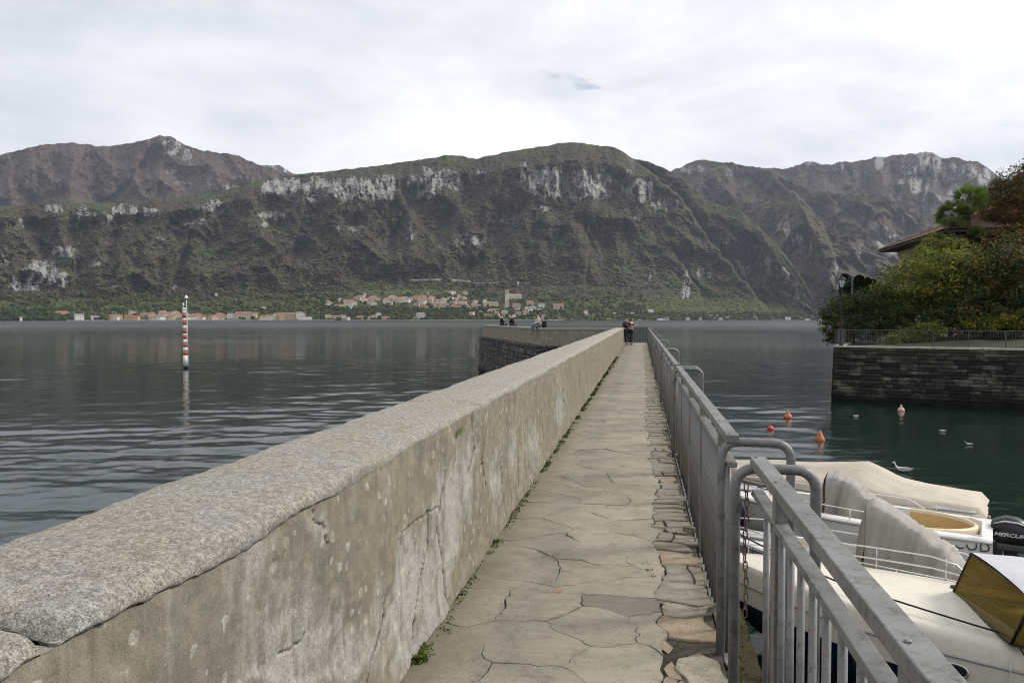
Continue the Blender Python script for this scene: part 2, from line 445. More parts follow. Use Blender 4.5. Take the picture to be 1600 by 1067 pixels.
SKY_L = [(-300, 262), (-120, 255), (0, 243), (60, 227), (110, 223), (160, 229), (200, 225), (230, 218), (246, 213), (262, 212), (276, 218), (292, 229), (330, 238), (365, 241), (400, 256), (460, 276), (540, 300)]
blobs_L = [(268, 228, 16, 12, 1.0), (292, 240, 10, 9, .9), (265, 262, 12, 5, .7), (330, 278, 12, 8, .5), (228, 258, 6, 3, .6), (300, 250, 14, 6, .5), (360, 285, 22, 6, .5), (275, 280, 30, 4, .35)]
mountain('left_back_mountain', m_back, SKY_L, [(-300, 4300), (540, 4300)], [(-300, 6400), (260, 6600), (540, 6000)],
         ([0, .4, 1], [0, .4, 1]), 480, 200, 23, blobs_L, [([(240, 222), (190, 280), (120, 330)], 260, 40), ([(130, 228), (112, 280), (110, 320)], 200, 30)], 260, 14, 9, lambda a, b, u: -0.1 + 0.3 * fbm(a / 70, b / 25, 3, 211), None, 470, 1.2)
mountain('left_far_peak', m_back, [(350, 290), (385, 268), (398, 261), (410, 257), (422, 260), (434, 258), (446, 264), (458, 270), (500, 292)], [(350, 7000), (500, 7000)], [(350, 8200), (500, 8200)],
         ([0, 1], [0, 1]), 150, 60, 29, [(425, 264, 25, 8, .8)], [], 160, 20, 9, lambda a, b, u: 0 * u - 0.1, None, 420, 1.0)
SKY_R1 = [(1040, 330), (1110, 292), (1150, 271), (1180, 262), (1220, 264), (1245, 260), (1256, 254), (1268, 252), (1282, 257), (1300, 258), (1312, 252), (1330, 253), (1380, 245), (1420, 241), (1438, 238), (1452, 237), (1464, 243),
          (1470, 249), (1482, 245), (1492, 247), (1530, 254), (1545, 262), (1556, 274), (1600, 298), (1720, 340), (1900, 400)]
blobs_R1 = [(1450, 250, 26, 18, .95), (1420, 262, 16, 10, .6), (1374, 254, 8, 12, .85), (1432, 285, 26, 12, .7), (1480, 270, 22, 14, .8), (1510, 268, 20, 14, .7), (1540, 275, 14, 14, .8), (1446, 308, 7, 16, 1.0), (1465, 318, 22, 18, .75),
            (1490, 300, 20, 16, .65), (1505, 315, 20, 14, .7), (1340, 272, 16, 10, .45), (1310, 262, 10, 8, .7), (1400, 300, 14, 12, .5), (1265, 256, 14, 5, .7), (1300, 290, 16, 10, .35)]
mountain('right_far_mountain', m_back, SKY_R1, [(1040, 5600), (1900, 5000)], [(1040, 7600), (1450, 7800), (1900, 7000)],
         ([0, .5, 1], [0, .5, 1]), 560, 220, 37, blobs_R1, [([(1312, 254), (1340, 300), (1380, 330)], 260, 26), ([(1452, 240), (1432, 300), (1440, 340)], 260, 24), ([(1385, 246), (1392, 280), (1402, 320)], 180, 20)], 280, 20, 10,
         lambda a, b, u: -0.15 + 0.45 * sstep(280, 330, b) + 0.3 * fbm(a / 50, b / 20, 3, 221), None, 480, 1.3, 10)
SKY_R2 = [(980, 310), (1020, 283), (1050, 267), (1075, 256), (1095, 249), (1112, 252), (1140, 254), (1160, 258), (1200, 266), (1230, 282), (1262, 295), (1290, 301), (1322, 303), (1378, 306), (1400, 320), (1430, 334), (1465, 345), (1500, 372), (1560, 415), (1700, 480)]
blobs_R2 = [(1080, 264, 24, 8, .6), (1072, 290, 10, 9, .75), (1130, 268, 20, 7, .4), (1302, 282 + 30, 18, 8, .3), (1380, 372, 22, 22, .85), (1395, 378, 10, 18, .9), (1365, 355, 14, 12, .6), (1420, 345, 14, 10, .5), (1320, 325, 20, 8, .4)]
mountain('right_middle_mountain', m_back, SKY_R2, [(980, 4700), (1700, 4300)], [(980, 6600), (1250, 6000), (1700, 5200)],
         ([0, .5, 1], [0, .55, 1]), 520, 200, 43, blobs_R2, [([(1290, 303), (1330, 340), (1400, 400)], 320, 34), ([(1200, 268), (1250, 310), (1300, 360)], 260, 30)], 260, 20, 9,
         lambda a, b, u: 0.28 + 0.35 * fbm(a / 50, b / 16, 3, 231) + 0.1 * sstep(.9, 1, u), lambda a, b, u: .55 * np.exp(-((u - .985) / .03) ** 2) * sstep(1300, 1330, a) * sstep(1400, 1380, a), 490, 1.2)
SKY_R3 = [(1080, 342), (1120, 328), (1160, 318), (1202, 311), (1242, 311), (1262, 326), (1283, 345), (1316, 366), (1340, 377), (1364, 392), (1411, 421), (1460, 450), (1520, 478), (1600, 494)]
blobs_R3 = [(1262, 390, 12, 22, .6), (1230, 350, 20, 20, .5), (1300, 420, 14, 20, .4), (1345, 392, 14, 14, .5), (1240, 372, 20, 14, .5)]
mountain('right_gorge_mountain', m_back, SKY_R3, [(1080, 4600), (1230, 4300), (1290, 3900), (1600, 3700)], [(1080, 6200), (1200, 5600), (1300, 4700), (1600, 4300)],
         ([0, .5, 1], [0, .5, 1]), 420, 200, 53, blobs_R3, [([(1242, 313), (1285, 400), (1300, 480)], -500, 70), ([(1283, 347), (1310, 420), (1318, 490)], 200, 26)], 200, 22, 8,
         lambda a, b, u: 0.35 + 0.3 * fbm(a / 40, b / 16, 3, 241), lambda a, b, u: .5 * np.exp(-((u - .97) / .03) ** 2) * sstep(1190, 1205, a) * sstep(1255, 1240, a), 499.5, 1.1)

# ------------------------------------------------------------------ lake
def lake():
    rings = list(np.geomspace(0.6, 6, 24)[:-1]) + list(np.geomspace(6, 95, 370)[:-1]) + list(np.geomspace(95, 9000, 150))
    r = np.array(rings)
    c0 = -YAW
    a = np.concatenate([np.linspace(R(-43), R(43), 640)[:-1], np.linspace(R(44), R(316), 110)[:-1]]) + c0
    Rr, A = np.meshgrid(r, a, indexing='ij')
    X = np.sin(A) * Rr; Y = np.cos(A) * Rr
    def wave(wl_, ang, stretch, seed):
        ca, sa = math.cos(R(ang)), math.sin(R(ang))
        along = X * ca + Y * sa; across = -X * sa + Y * ca
        return fbm(along / (wl_ * stretch), across / wl_, 4, seed, 0.5)
    sp = np.gradient(r)[:, None]
    def fade(wl_): return 1 - sstep(0.22, 0.6, sp / wl_)
    calm = sstep(-2, 2.5, X - 0.5) * sstep(60, 38, Y)             # the little harbour behind the pier is sheltered
    shadowed = sstep(10, 14, X) * sstep(20, 27, Y) * sstep(60, 45, Y)
    k = (1 + 0.25 * calm) * (1 - 0.72 * shadowed)
    gust = 0.45 + 0.75 * sstep(-0.5, 0.55, fbm(X / 26.0, Y / 17.0, 3, 331))
    Z = k * gust * (0.052 * wave(2.5, 22, 2.8, 301) * fade(2.3) + 0.027 * wave(0.9, 10, 2.2, 307) * fade(1.05)) \
        + (1 + 0.6 * calm) * (1 - 0.7 * shadowed) * (0.009 * wave(0.45, 4, 2.0, 311) * fade(0.45)) + 0.0024 * wave(0.2, -12, 1.8, 313) * fade(0.2) * (1 - 0.6 * shadowed)
    n, c = X.shape
    V = np.stack([X, Y, Z], -1)
    i = np.arange(n - 1)[:, None]; j = np.arange(c)[None, :]; j2 = (j + 1) % c
    F = np.stack([i * c + j + 0 * i, (i + 1) * c + j, (i + 1) * c + j2, i * c + j2], -1).reshape(-1, 4)
    cen = len(V.reshape(-1, 3))
    m = NT('lake_water')
    cam_d = m.node('ShaderNodeVectorMath', {0: m.obj}, operation='LENGTH').outputs['Value']
    near = m.mr(cam_d, 20, 120, 1.0, 0.0)
    rip = m.noise(7.0, 4, 0.6, 0.2, m.map(scale=(0.55, 1.4, 1), rot=(0, 0, R(-12))))
    far1 = m.noise(0.55, 3, 0.55, 0.1, m.map(scale=(0.30, 1.25, 1), rot=(0, 0, R(-14))))
    far2 = m.noise(1.7, 3, 0.55, 0.1, m.map(scale=(0.4, 1.3, 1), rot=(0, 0, R(-4))))
    patch = m.noise(0.012, 3, 0.5, 0.3, m.map(scale=(0.5, 1.6, 1)))
    farh = m.math('MULTIPLY', m.math('ADD', m.math('MULTIPLY', far1, 0.17), m.math('MULTIPLY', far2, 0.07)), m.mr(cam_d, 40, 160, 0.0, 1.0))
    farh = m.math('MULTIPLY', farh, m.mr(cam_d, 180, 700, 1.0, 0.12))
    farh = m.math('MULTIPLY', farh, m.mr(patch, 0.35, 0.6, 0.55, 1.0))
    hh = m.math('ADD', m.math('MULTIPLY', rip, m.math('MULTIPLY', near, 0.006)), farh)
    nb = m.bump(hh, 1.0, 1.0)
    m.set(color=(0.008, 0.020, 0.016), rough=m.mr(cam_d, 70, 600, 0.02, 0.29), ior=1.333, normal=nb)
    me = np_mesh('lake', V, F, m.mat)
    return tag(link('lake', me), kind='structure')
lake()
# ------------------------------------------------------------------ air
def haze():
    mat = bpy.data.materials.new('air'); mat.use_nodes = True
    n, l = mat.node_tree.nodes, mat.node_tree.links
    n.remove(n['Principled BSDF'])
    v = n.new('ShaderNodeVolumePrincipled')
    v.inputs['Density'].default_value = 2.7e-5
    v.inputs['Color'].default_value = (0.78, 0.83, 1.0, 1)
    v.inputs['Anisotropy'].default_value = 0.1
    l.new(v.outputs[0], n['Material Output'].inputs['Volume'])
    b = MB().box((0, 0, 930), (19000, 19000, 1960))
    o = b.build('haze', mat)
    tag(o, kind='stuff')
haze()
# ================================================================== PIER: body, parapet, cracked path
XI, XO, PAR_Z = -1.045, -1.575, 4.45        # inner face, outer face and top of the parapet
PAR_END = 45.0
def on_x(px, py, x):
    d = ray(px, py); k = x / d.x
    return (d.y * k, EYE + d.z * k)

def cement_material(name, base, pale, warm, streak=1.0, near=True):
    """old render: plaster with pale worn areas, rain streaks, lichen spots"""
    m = NT(name)
    o = m.obj
    pal = m.attr('pale'); crk = m.attr('crack')
    big = m.noise(1.6, 5, 0.6, 0.3, m.map(scale=(1, 1, 0.55)))
    mid = m.noise(9, 6, 0.65)
    grit = m.noise(95, 4, 0.72)
    grit2 = m.noise(330, 3, 0.75)
    st = m.noise(5.5, 6, 0.66, 0.15, m.map(scale=(1, 1, 0.085)))
    st2 = m.noise(13, 4, 0.6, 0.1, m.map(scale=(1, 1, 0.10), loc=(4, 9, 2)))
    c = m.mix(m.mr(big, 0.36, 0.64), base, warm)
    c = m.mix(m.mr(mid, 0.40, 0.60), m.mix(0.48, c, (0.10, 0.092, 0.072), 'MIX'), c)
    pf = m.mr(m.math('ADD', pal, m.math('MULTIPLY', m.math('SUBTRACT', m.math('ADD', m.math('MULTIPLY', mid, 0.5), m.math('MULTIPLY', st, 0.5)), 0.5), 1.5)), 0.36, 0.62)
    pc = m.mix(m.mr(grit, 0.36, 0.66), tuple(x * 0.55 for x in pale), tuple(min(1, x * 1.15) for x in pale))
    c = m.mix(pf, c, pc)
    c = m.mix(m.math('MULTIPLY', m.mr(st, 0.56, 0.72), 0.80 * streak), c, (0.085, 0.070, 0.048))
    c = m.mix(m.math('MULTIPLY', m.mr(st2, 0.57, 0.70), 0.75 * streak), c, (0.10, 0.083, 0.045))
    c = m.mix(m.math('MULTIPLY', m.mr(st2, 0.40, 0.30), 0.40 * streak), c, (0.48, 0.46, 0.42))
    dk = m.noise(4.3, 7, 0.72, 0.5, m.map(scale=(1, 1, 0.6), loc=(2, 7, 5)))
    c = m.mix(m.math('MULTIPLY', m.mr(dk, 0.52, 0.62), 0.55), c, (0.12, 0.105, 0.078))
    c = m.mix(m.math('MULTIPLY', m.mr(dk, 0.44, 0.34), 0.35), c, (0.40, 0.365, 0.28))
    # lichen
    wob = m.node('ShaderNodeVectorMath', {0: o, 1: m.node('ShaderNodeVectorMath', {0: m.node('ShaderNodeTexNoise', {'Vector': o, 'Scale': 30.0, 'Detail': 5.0, 'Roughness': 0.65}).outputs['Color'], 'Scale': 0.042}, operation='SCALE').outputs[0]}, operation='ADD').outputs[0]
    wsep = m.node('ShaderNodeSeparateXYZ', {0: wob}); wyz = m.node('ShaderNodeCombineXYZ', {0: wsep.outputs[1], 1: wsep.outputs[2]}).outputs[0]
    vd = m.node('ShaderNodeTexVoronoi', {'Vector': wyz, 'Scale': 15.0, 'Randomness': 1.0}, voronoi_dimensions='2D')
    r = m.node('ShaderNodeSeparateColor', {0: vd.outputs['Color']})
    size = m.math('ADD', m.math('MULTIPLY', m.math('POWER', m.mr(r.outputs[0], 0.3, 1.0), 3.0), 0.26), 0.05)
    spot = m.mr(m.math('SUBTRACT', vd.outputs['Distance'], size), 0.012, -0.02)
    ring = m.mr(m.math('ABSOLUTE', m.math('SUBTRACT', vd.outputs['Distance'], m.math('MULTIPLY', size, 0.45))), 0.035, 0.075)
    li = m.math('MULTIPLY', m.math('MULTIPLY', spot, m.mr(r.outputs[0], 0.3, 0.34)), m.math('MULTIPLY', m.mr(ring, 0, 1, 0.6, 1.0), m.mr(mid, 0.36, 0.55, 0.15, 0.95)))
    c = m.mix(m.math('MULTIPLY', li, 0.85), c, (0.60, 0.57, 0.50))
    # moss in the hollows, dark speckle
    ms = m.math('MULTIPLY', m.mr(m.noise(3.2, 6, 0.7, 0.4), 0.58, 0.7), 0.35)
    c = m.mix(ms, c, (0.13, 0.125, 0.045))
    spk = m.math('MAXIMUM', m.mr(m.noise(62, 5, 0.8), 0.60, 0.70), m.math('MULTIPLY', m.mr(m.noise(21, 6, 0.8, 0.3), 0.60, 0.68), 0.8))
    c = m.mix(m.math('MULTIPLY', spk, 0.55), c, (0.055, 0.050, 0.042))
    c = m.mix(m.mr(grit2, 0.3, 0.7), m.mix(0.38, c, (0.05, 0.046, 0.038)), m.mix(0.16, c, (0.8, 0.77, 0.7)))
    c = m.mix(crk, c, (0.022, 0.019, 0.014))
    h = m.math('ADD', m.math('ADD', m.math('MULTIPLY', mid, 0.8), m.math('MULTIPLY', grit, 0.35)), m.math('ADD', m.math('MULTIPLY', grit2, 0.12), m.math('MULTIPLY', st, 0.5)))
    return m.set(color=c, rough=0.95, spec=0.12, normal=m.bump(h, 0.75, 0.012))

def granite_material(name, base=(0.43, 0.41, 0.37), dark=(0.07, 0.064, 0.056), light=(0.78, 0.76, 0.71), warm=(0.43, 0.375, 0.28)):
    m = NT(name)
    n = m.noise(3.0, 5, 0.6); g1 = m.noise(120, 5, 0.82); g2 = m.noise(290, 3, 0.8); g3 = m.noise(46, 5, 0.75)
    v = m.voro(210)
    c = m.mix(m.mr(n, 0.38, 0.64), base, warm)
    c = m.mix(m.mr(g3, 0.42, 0.60), m.mix(0.45, c, dark), m.mix(0.22, c, light))
    c = m.mix(m.mr(g1, 0.40, 0.56), m.mix(0.72, c, dark), c)
    c = m.mix(m.math('MULTIPLY', m.mr(g2, 0.52, 0.64), 0.6), c, light)
    c = m.mix(m.math('MULTIPLY', m.mr(m.noise(2.1, 6, 0.75, 0.5, m.map(loc=(7, 3, 1))), 0.55, 0.68), 0.35), c, (0.30, 0.29, 0.15))
    h = m.math('ADD', m.math('ADD', m.math('MULTIPLY', g1, 0.7), m.math('MULTIPLY', g3, 0.9)), m.math('ADD', m.math('MULTIPLY', n, 0.8), m.math('MULTIPLY', v, -0.3)))
    return m.set(color=c, rough=0.92, spec=0.15, normal=m.bump(h, 0.85, 0.012))

m_wall = cement_material('weathered_render', (0.225, 0.198, 0.145), (0.47, 0.455, 0.41), (0.285, 0.238, 0.155))
m_cope = granite_material('granite_cement')

# -- parapet
par = thing('parapet_wall', 'long weathered cement parapet running along the left edge of the narrow path', 'parapet', (XI, 0, PATH_Z))
def cope_bottom(y):
    y = np.asarray(y)
    return 4.392 + 0.020 * fbm(y * 1.3, 0.3, 3, 401) + 0.006 * pn(y * 8.0, 0.7, 405) + 0.005 * pn(y * 26.0, 0.1, 406) + 0.003 * pn(y * 70.0, 0.1, 407)
CRACKS = [([(488, 770), (494, 792), (490, 806), (506, 826), (512, 850)], .004), ([(699, 734), (689, 798), (684, 818), (690, 860), (694, 896), (697, 942)], .010),
          ([(668, 800), (670, 852), (662, 900), (655, 943), (650, 977), (647, 1012)], .008), ([(604, 935), (600, 970), (590, 1000), (578, 1040), (570, 1075)], .016),
          ([(783, 724), (785, 760), (787, 786)], .012), ([(810, 700), (811, 735), (810, 760)], .02), ([(630, 830), (668, 802), (690, 790)], .004), ([(440, 1020), (455, 1018), (472, 1005), (480, 990)], .004),
          ([(735, 640), (742, 700), (735, 735)], .012), ([(880, 610), (882, 640)], .02), ([(846, 640), (850, 690)], .02), ([(905, 585), (905, 615)], .025), ([(758, 668), (752, 720), (760, 760)], .01)]
PALES = [(662, 930, 26, 110, 1.0), (630, 880, 20, 70, .8), (702, 800, 20, 85, 1.0), (735, 740, 16, 60, .6), (520, 1000, 70, 55, .85), (440, 1050, 60, 30, .8), (770, 740, 12, 50, .6), (830, 690, 14, 40, .6),
         (640, 1000, 22, 50, .9), (590, 900, 14, 50, .35), (505, 830, 18, 24, .55), (880, 640, 14, 30, .55), (800, 700, 8, 40, .7), (600, 960, 40, 40, .6), (560, 1040, 50, 40, .8)]
def face_grid(y0, y1, ny, nz, log):
    ys = np.geomspace(y0 + 3, y1 + 3, ny) - 3 if log else np.linspace(y0, y1, ny)
    t = np.linspace(0, 1, nz)
    top = cope_bottom(ys) - np.where(ys < 2.45, 0.0010 + 0.005 * np.maximum(0, pn(ys * 2.6, 0.9, 409)), -0.012)
    Y = ys[None, :] + 0 * t[:, None]
    Z = 3.30 + (top[None, :] - 3.30) * t[:, None]
    # photograph coordinates of every point of the face (to read stains and cracks off it)
    dep = Y * math.cos(YAW) + -XI * math.sin(YAW)
    PXc = 800 + FPX * (XI * math.cos(YAW) + Y * math.sin(YAW)) / np.maximum(dep, 0.2)
    PYc = 498 + FPX * (EYE - Z) / np.maximum(dep, 0.2)
    front = dep > 0.6
    pale = 0.24 * np.ones_like(Y) + 0.22 * fbm(Y * 0.9, Z * 0.8, 3, 411)
    for bx, by, rx, ry, s_ in PALES:
        q = ((PXc - bx) / rx) ** 2 + ((PYc - by) / ry) ** 2
        pale = np.where(front, pale + 0.55 * s_ * np.exp(-q), pale)
    crack = np.zeros_like(Y)
    for poly, w in CRACKS:
        P = np.array([on_x(a, b, XI) for a, b in poly])
        yy = Y + 0.012 * pn(Y * 18, Z * 18, 421) + 0.02 * pn(Y * 5, Z * 5, 422); zz = Z + 0.012 * pn(Y * 18 + 9, Z * 18, 423)
        for (a0, b0), (a1, b1) in zip(P[:-1], P[1:]):
            L2 = (a1 - a0) ** 2 + (b1 - b0) ** 2 + 1e-9
            k = np.clip(((yy - a0) * (a1 - a0) + (zz - b0) * (b1 - b0)) / L2, 0, 1)
            d = np.hypot(yy - a0 - k * (a1 - a0), zz - b0 - k * (b1 - b0))
            crack = np.maximum(crack, 1 - sstep(w * 0.35, w * 1.0, d))
    hole = sstep(0.30, 0.55, fbm(Y * 4.0, Z * 2.2, 4, 431)) * sstep(0.62, 0.25, (Z - 3.3) / 1.1) * 0.6
    X = XI + 0.010 * fbm(Y * 1.4, Z * 1.6, 4, 433) + 0.0035 * fbm(Y * 14, Z * 11, 3, 435) - 0.016 * crack - 0.010 * sstep(0.45, 0.75, pale + 0.25 * fbm(Y * 7, Z * 5, 3, 437)) - 0.012 * hole
    X = X + 0.02 * sstep(3.55, 3.40, Z) * (0.5 + 0.5 * pn(Y * 2.2, 0.2, 439))
    return np.stack([X, Y, Z], -1), pale, np.clip(crack, 0, 1)
P1, pa1, cr1 = face_grid(-1.2, 8.0, 760, 190, True)
P2, pa2, cr2 = face_grid(8.0, PAR_END, 420, 50, False)
off = np.array([XI, 0, PATH_Z])
for P, pa, cr, nm in ((P1, pa1, cr1, 'wall_face'), (P2, pa2, cr2, 'wall_face')):
    r_, c_ = P.shape[:2]
    me = np_mesh(nm, P - off, grid_faces(r_, c_)[:, ::-1], m_wall, {'pale': ('POINT', pa), 'crack': ('POINT', cr)})
    link(nm, me, par)
core = MB()
core.box((XI - 0.28, (PAR_END - 1.2) / 2, 3.83), (0.44, PAR_END + 1.16, 1.06))
core.box((XI - 0.265, PAR_END - 0.02, 3.86), (0.53, 0.05, 1.10))
core.box((XO + 0.01, (PAR_END - 1.2) / 2, 3.6), (0.02, PAR_END + 1.2, 1.6))
core_o = core.build('wall_core', m_wall, par, tuple(-off))

def coping(y0, y1, ny, endround=0.0):
    ys = np.linspace(y0, y1, ny)
    zb = cope_bottom(ys)
    prof_n = 26
    rows = []
    t = np.linspace(0, 1, prof_n)
    # profile: inner lip bottom -> rounded inner edge -> slightly crowned top -> rounded outer edge -> outer face
    near_ = 1 - sstep(2.2, 2.7, ys); bulge = near_ * (0.009 + 0.004 * pn(ys * 3, 0.4, 441)) + (1 - near_) * (-0.004 + 0.008 * fbm(ys * 4, 0.4, 3, 442))
    xin = XI + bulge; xout = XO - 0.012 + 0.02 * fbm(ys * 1.7, 0.5, 3, 443)
    rad = 0.045 + 0.014 * fbm(ys * 2.1, 0.9, 2, 445)
    zt = PAR_Z + 0.004 * fbm(ys * 1.2, 0.2, 2, 447)
    V = []
    V.append(np.stack([xin - 0.09, ys, zb + 0.004], -1))
    V.append(np.stack([xin - 0.004, ys, zb], -1))
    V.append(np.stack([xin, ys, zb + 0.008], -1))
    for k in range(1, 9):
        w = k / 8 * PI / 2
        x = xin - rad * (1 - np.cos(w)) * 1.25; z = zt - rad + rad * np.sin(w)
        z = np.maximum(z, zb + 0.008 + 0.001 * k)
        V.append(np.stack([x, ys, z], -1))
    x_a = xin - rad * 1.25
    for k in range(1, 12):
        q = k / 12
        x = x_a + (xout + 0.05 - x_a) * q
        V.append(np.stack([x, ys, zt + 0.012 * math.sin(PI * q) + 0.004 * fbm(ys * 5, x * 5, 3, 449)], -1))
    for k in range(1, 6):
        w = k / 5 * PI / 2
        V.append(np.stack([xout + 0.05 - 0.05 * np.sin(w), ys, zt - 0.05 + 0.05 * np.cos(w)], -1))
    V.append(np.stack([xout, ys, zt - 0.16], -1))
    V = np.stack(V, 0)
    fine = 0.0045 * fbm(V[..., 1] * 11, V[..., 0] * 11 + V[..., 2] * 7, 3, 453)
    V[2:-1, :, 2] += fine[2:-1]
    if endround:
        for end, s_ in ((ys - y0, 1), (y1 - ys, 1)):
            e = np.clip(1 - end / endround, 0, 1) ** 2
            V[2:, :, 2] -= 0.030 * e[None, :]
            V[2:11, :, 0] -= 0.030 * e[None, :]
    r_, c_ = V.shape[:2]
    V0 = V.reshape(-1, 3)
    F = grid_faces(r_, c_)[:, ::-1].tolist()
    b = MB(); b.add(V0 - off, F, 0, True)
    # ends
    b.add([tuple(q) for q in (V[:, 0] - off)], [tuple(range(r_))])
    b.add([tuple(q) for q in (V[:, -1] - off)], [tuple(reversed(range(r_)))])
    return b.build('coping_stone', m_cope, par)
cuts = [-1.2, 1.165, 4.7, 8.4, 12.3, 16.0, 20.1, 24.0, 28.2, 32.0, 36.2, 40.5, PAR_END + 0.03]
for k in range(len(cuts) - 1):
    g = 0.012 if k < 2 else 0.004
    coping(cuts[k] + (g / 2 if k else 0), cuts[k + 1] - g / 2, 200 if k == 1 else 70 if k == 0 else 50, 0.055 if k < 1 else (0.03 if k == 1 else 0.01))

# -- body of the pier under the path
m_masonry = NT('pier_masonry')
def masonry(m):
    v = m.node('ShaderNodeTexVoronoi', {'Vector': m.map(scale=(1, 1, 2.0)), 'Scale': 2.6}, feature='DISTANCE_TO_EDGE').outputs['Distance']
    n = m.noise(4, 6, 0.7); g = m.noise(40, 4, 0.7)
    c = m.mix(m.mr(n, 0.35, 0.65), (0.10, 0.095, 0.09), (0.30, 0.285, 0.26))
    c = m.mix(m.mr(v, 0.0, 0.05), (0.05, 0.046, 0.04), c)
    c = m.mix(m.mr(g, 0.3, 0.7), m.mix(0.4, c, (0.04, 0.036, 0.03)), c)
    return m.set(color=c, rough=0.95, normal=m.bump(m.math('ADD', m.mr(v, 0, 0.1), m.math('MULTIPLY', n, 0.5)), 0.9, 0.06))
masonry(m_masonry)
b = MB()
b.box((-0.53, 21.5, 0.13), (2.10, 51.0, 6.30))                   # up to 3.28
tag(b.build('pier', m_masonry.mat), kind='structure')

# -- soil strip between the slabs and the railing
m_soil = NT('mossy_soil')
n1 = m_soil.noise(14, 6, 0.7); n2 = m_soil.noise(130, 4, 0.8); n3 = m_soil.noise(3, 4, 0.6)
c = m_soil.mix(m_soil.mr(n2, 0.35, 0.65), (0.028, 0.023, 0.016), (0.15, 0.12, 0.075))
c = m_soil.mix(m_soil.mr(m_soil.math('ADD', m_soil.math('MULTIPLY', n1, .6), m_soil.math('MULTIPLY', n3, .4)), 0.45, 0.6), c, m_soil.mix(m_soil.mr(n2, .35, .65), (0.045, 0.045, 0.012), (0.15, 0.14, 0.045)))
m_soil.set(color=c, rough=0.98, spec=0.1, normal=m_soil.bump(m_soil.math('ADD', n1, n2), 1.0, 0.03))
ys = np.concatenate([np.linspace(-3, 8, 260), np.linspace(8.1, 46.9, 160)]); xs = np.linspace(0.22, 0.585, 22)
X, Y = np.meshgrid(xs, ys)
Z = 3.325 + 0.018 * fbm(X * 9, Y * 9, 4, 461) + 0.008 * fbm(X * 40, Y * 40, 2, 463) - 0.03 * sstep(0.42, 0.585, X)
tag(link('soil_strip', np_mesh('soil_strip', np.stack([X, Y, Z], -1), grid_faces(len(ys), len(xs)), m_soil.mat)), kind='structure')

# -- slabs of the path
def slab_material(name, a, bcol, dark=0.0):
    m = NT(name)
    rn = m.rnd()
    n = m.noise(2.2, 5, 0.6); md = m.noise(11, 6, 0.7); g = m.noise(140, 4, 0.8); g2 = m.noise(360, 3, 0.8)
    tro = m.noise(30, 5, 0.6, 0.1, m.map(scale=(0.06, 1, 1), rot=(0, 0, R(5))))
    c = m.mix(m.mr(n, 0.35, 0.65), a, bcol)
    c = m.mix(m.mr(rn, 0, 1, 0.0, 0.42), c, (0.22, 0.195, 0.155))
    c = m.mix(m.math('MULTIPLY', m.mr(md, 0.52, 0.70), 0.55), c, (0.155, 0.135, 0.10))
    c = m.mix(m.math('MULTIPLY', m.mr(tro, 0.54, 0.66), 0.16), c, (0.14, 0.12, 0.09))
    c = m.mix(m.math('MULTIPLY', m.mr(tro, 0.46, 0.36), 0.10), c, (0.62, 0.58, 0.48))
    c = m.mix(m.mr(g, 0.36, 0.58), m.mix(0.55, c, (0.07, 0.062, 0.048)), c)
    c = m.mix(m.math('MULTIPLY', m.mr(g2, 0.5, 0.68), 0.30), c, (0.72, 0.68, 0.58))
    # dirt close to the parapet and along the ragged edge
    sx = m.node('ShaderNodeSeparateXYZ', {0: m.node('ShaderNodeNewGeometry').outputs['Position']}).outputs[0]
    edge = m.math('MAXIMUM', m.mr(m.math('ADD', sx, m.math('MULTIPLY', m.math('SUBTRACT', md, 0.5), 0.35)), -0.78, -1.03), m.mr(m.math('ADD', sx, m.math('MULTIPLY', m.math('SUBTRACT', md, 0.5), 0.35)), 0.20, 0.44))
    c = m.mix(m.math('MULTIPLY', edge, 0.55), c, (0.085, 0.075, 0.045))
    c = m.mix(m.math('MULTIPLY', m.math('MULTIPLY', m.attr('edge'), m.mr(md, 0.42, 0.62)), 0.42), c, (0.075, 0.064, 0.045))
    bl_ = m.noise(1.3, 6, 0.7, 0.6, m.map(m.node('ShaderNodeNewGeometry').outputs['Position'], loc=(3, 1, 0)))
    c = m.mix(m.math('MULTIPLY', m.mr(bl_, 0.50, 0.62), 0.45), c, (0.17, 0.145, 0.105))
    h = m.math('ADD', m.math('ADD', m.math('MULTIPLY', md, 0.6), m.math('MULTIPLY', g, 0.28)), m.math('ADD', m.math('MULTIPLY', tro, 0.35), m.math('MULTIPLY', g2, 0.1)))
    return m.set(color=c, rough=0.93, spec=0.15, normal=m.bump(h, 0.6, 0.010))
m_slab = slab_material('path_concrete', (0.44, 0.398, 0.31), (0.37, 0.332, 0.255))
m_patch = slab_material('dark_patch_concrete', (0.20, 0.185, 0.155), (0.165, 0.152, 0.128))
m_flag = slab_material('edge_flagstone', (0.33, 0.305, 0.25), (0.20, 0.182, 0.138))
m_warmflag = slab_material('warm_flagstone', (0.42, 0.33, 0.23), (0.34, 0.25, 0.16))
m_joint = plain('joint_dirt', (0.04, 0.033, 0.023), 0.98, 0, 0.5, 30)
path = tag(link('path', None), kind='structure')
b = MB(); b.box((-0.39, 21.95, 3.335), (1.56, 49.9, 0.09))
b.build('path_bed', m_joint, path)

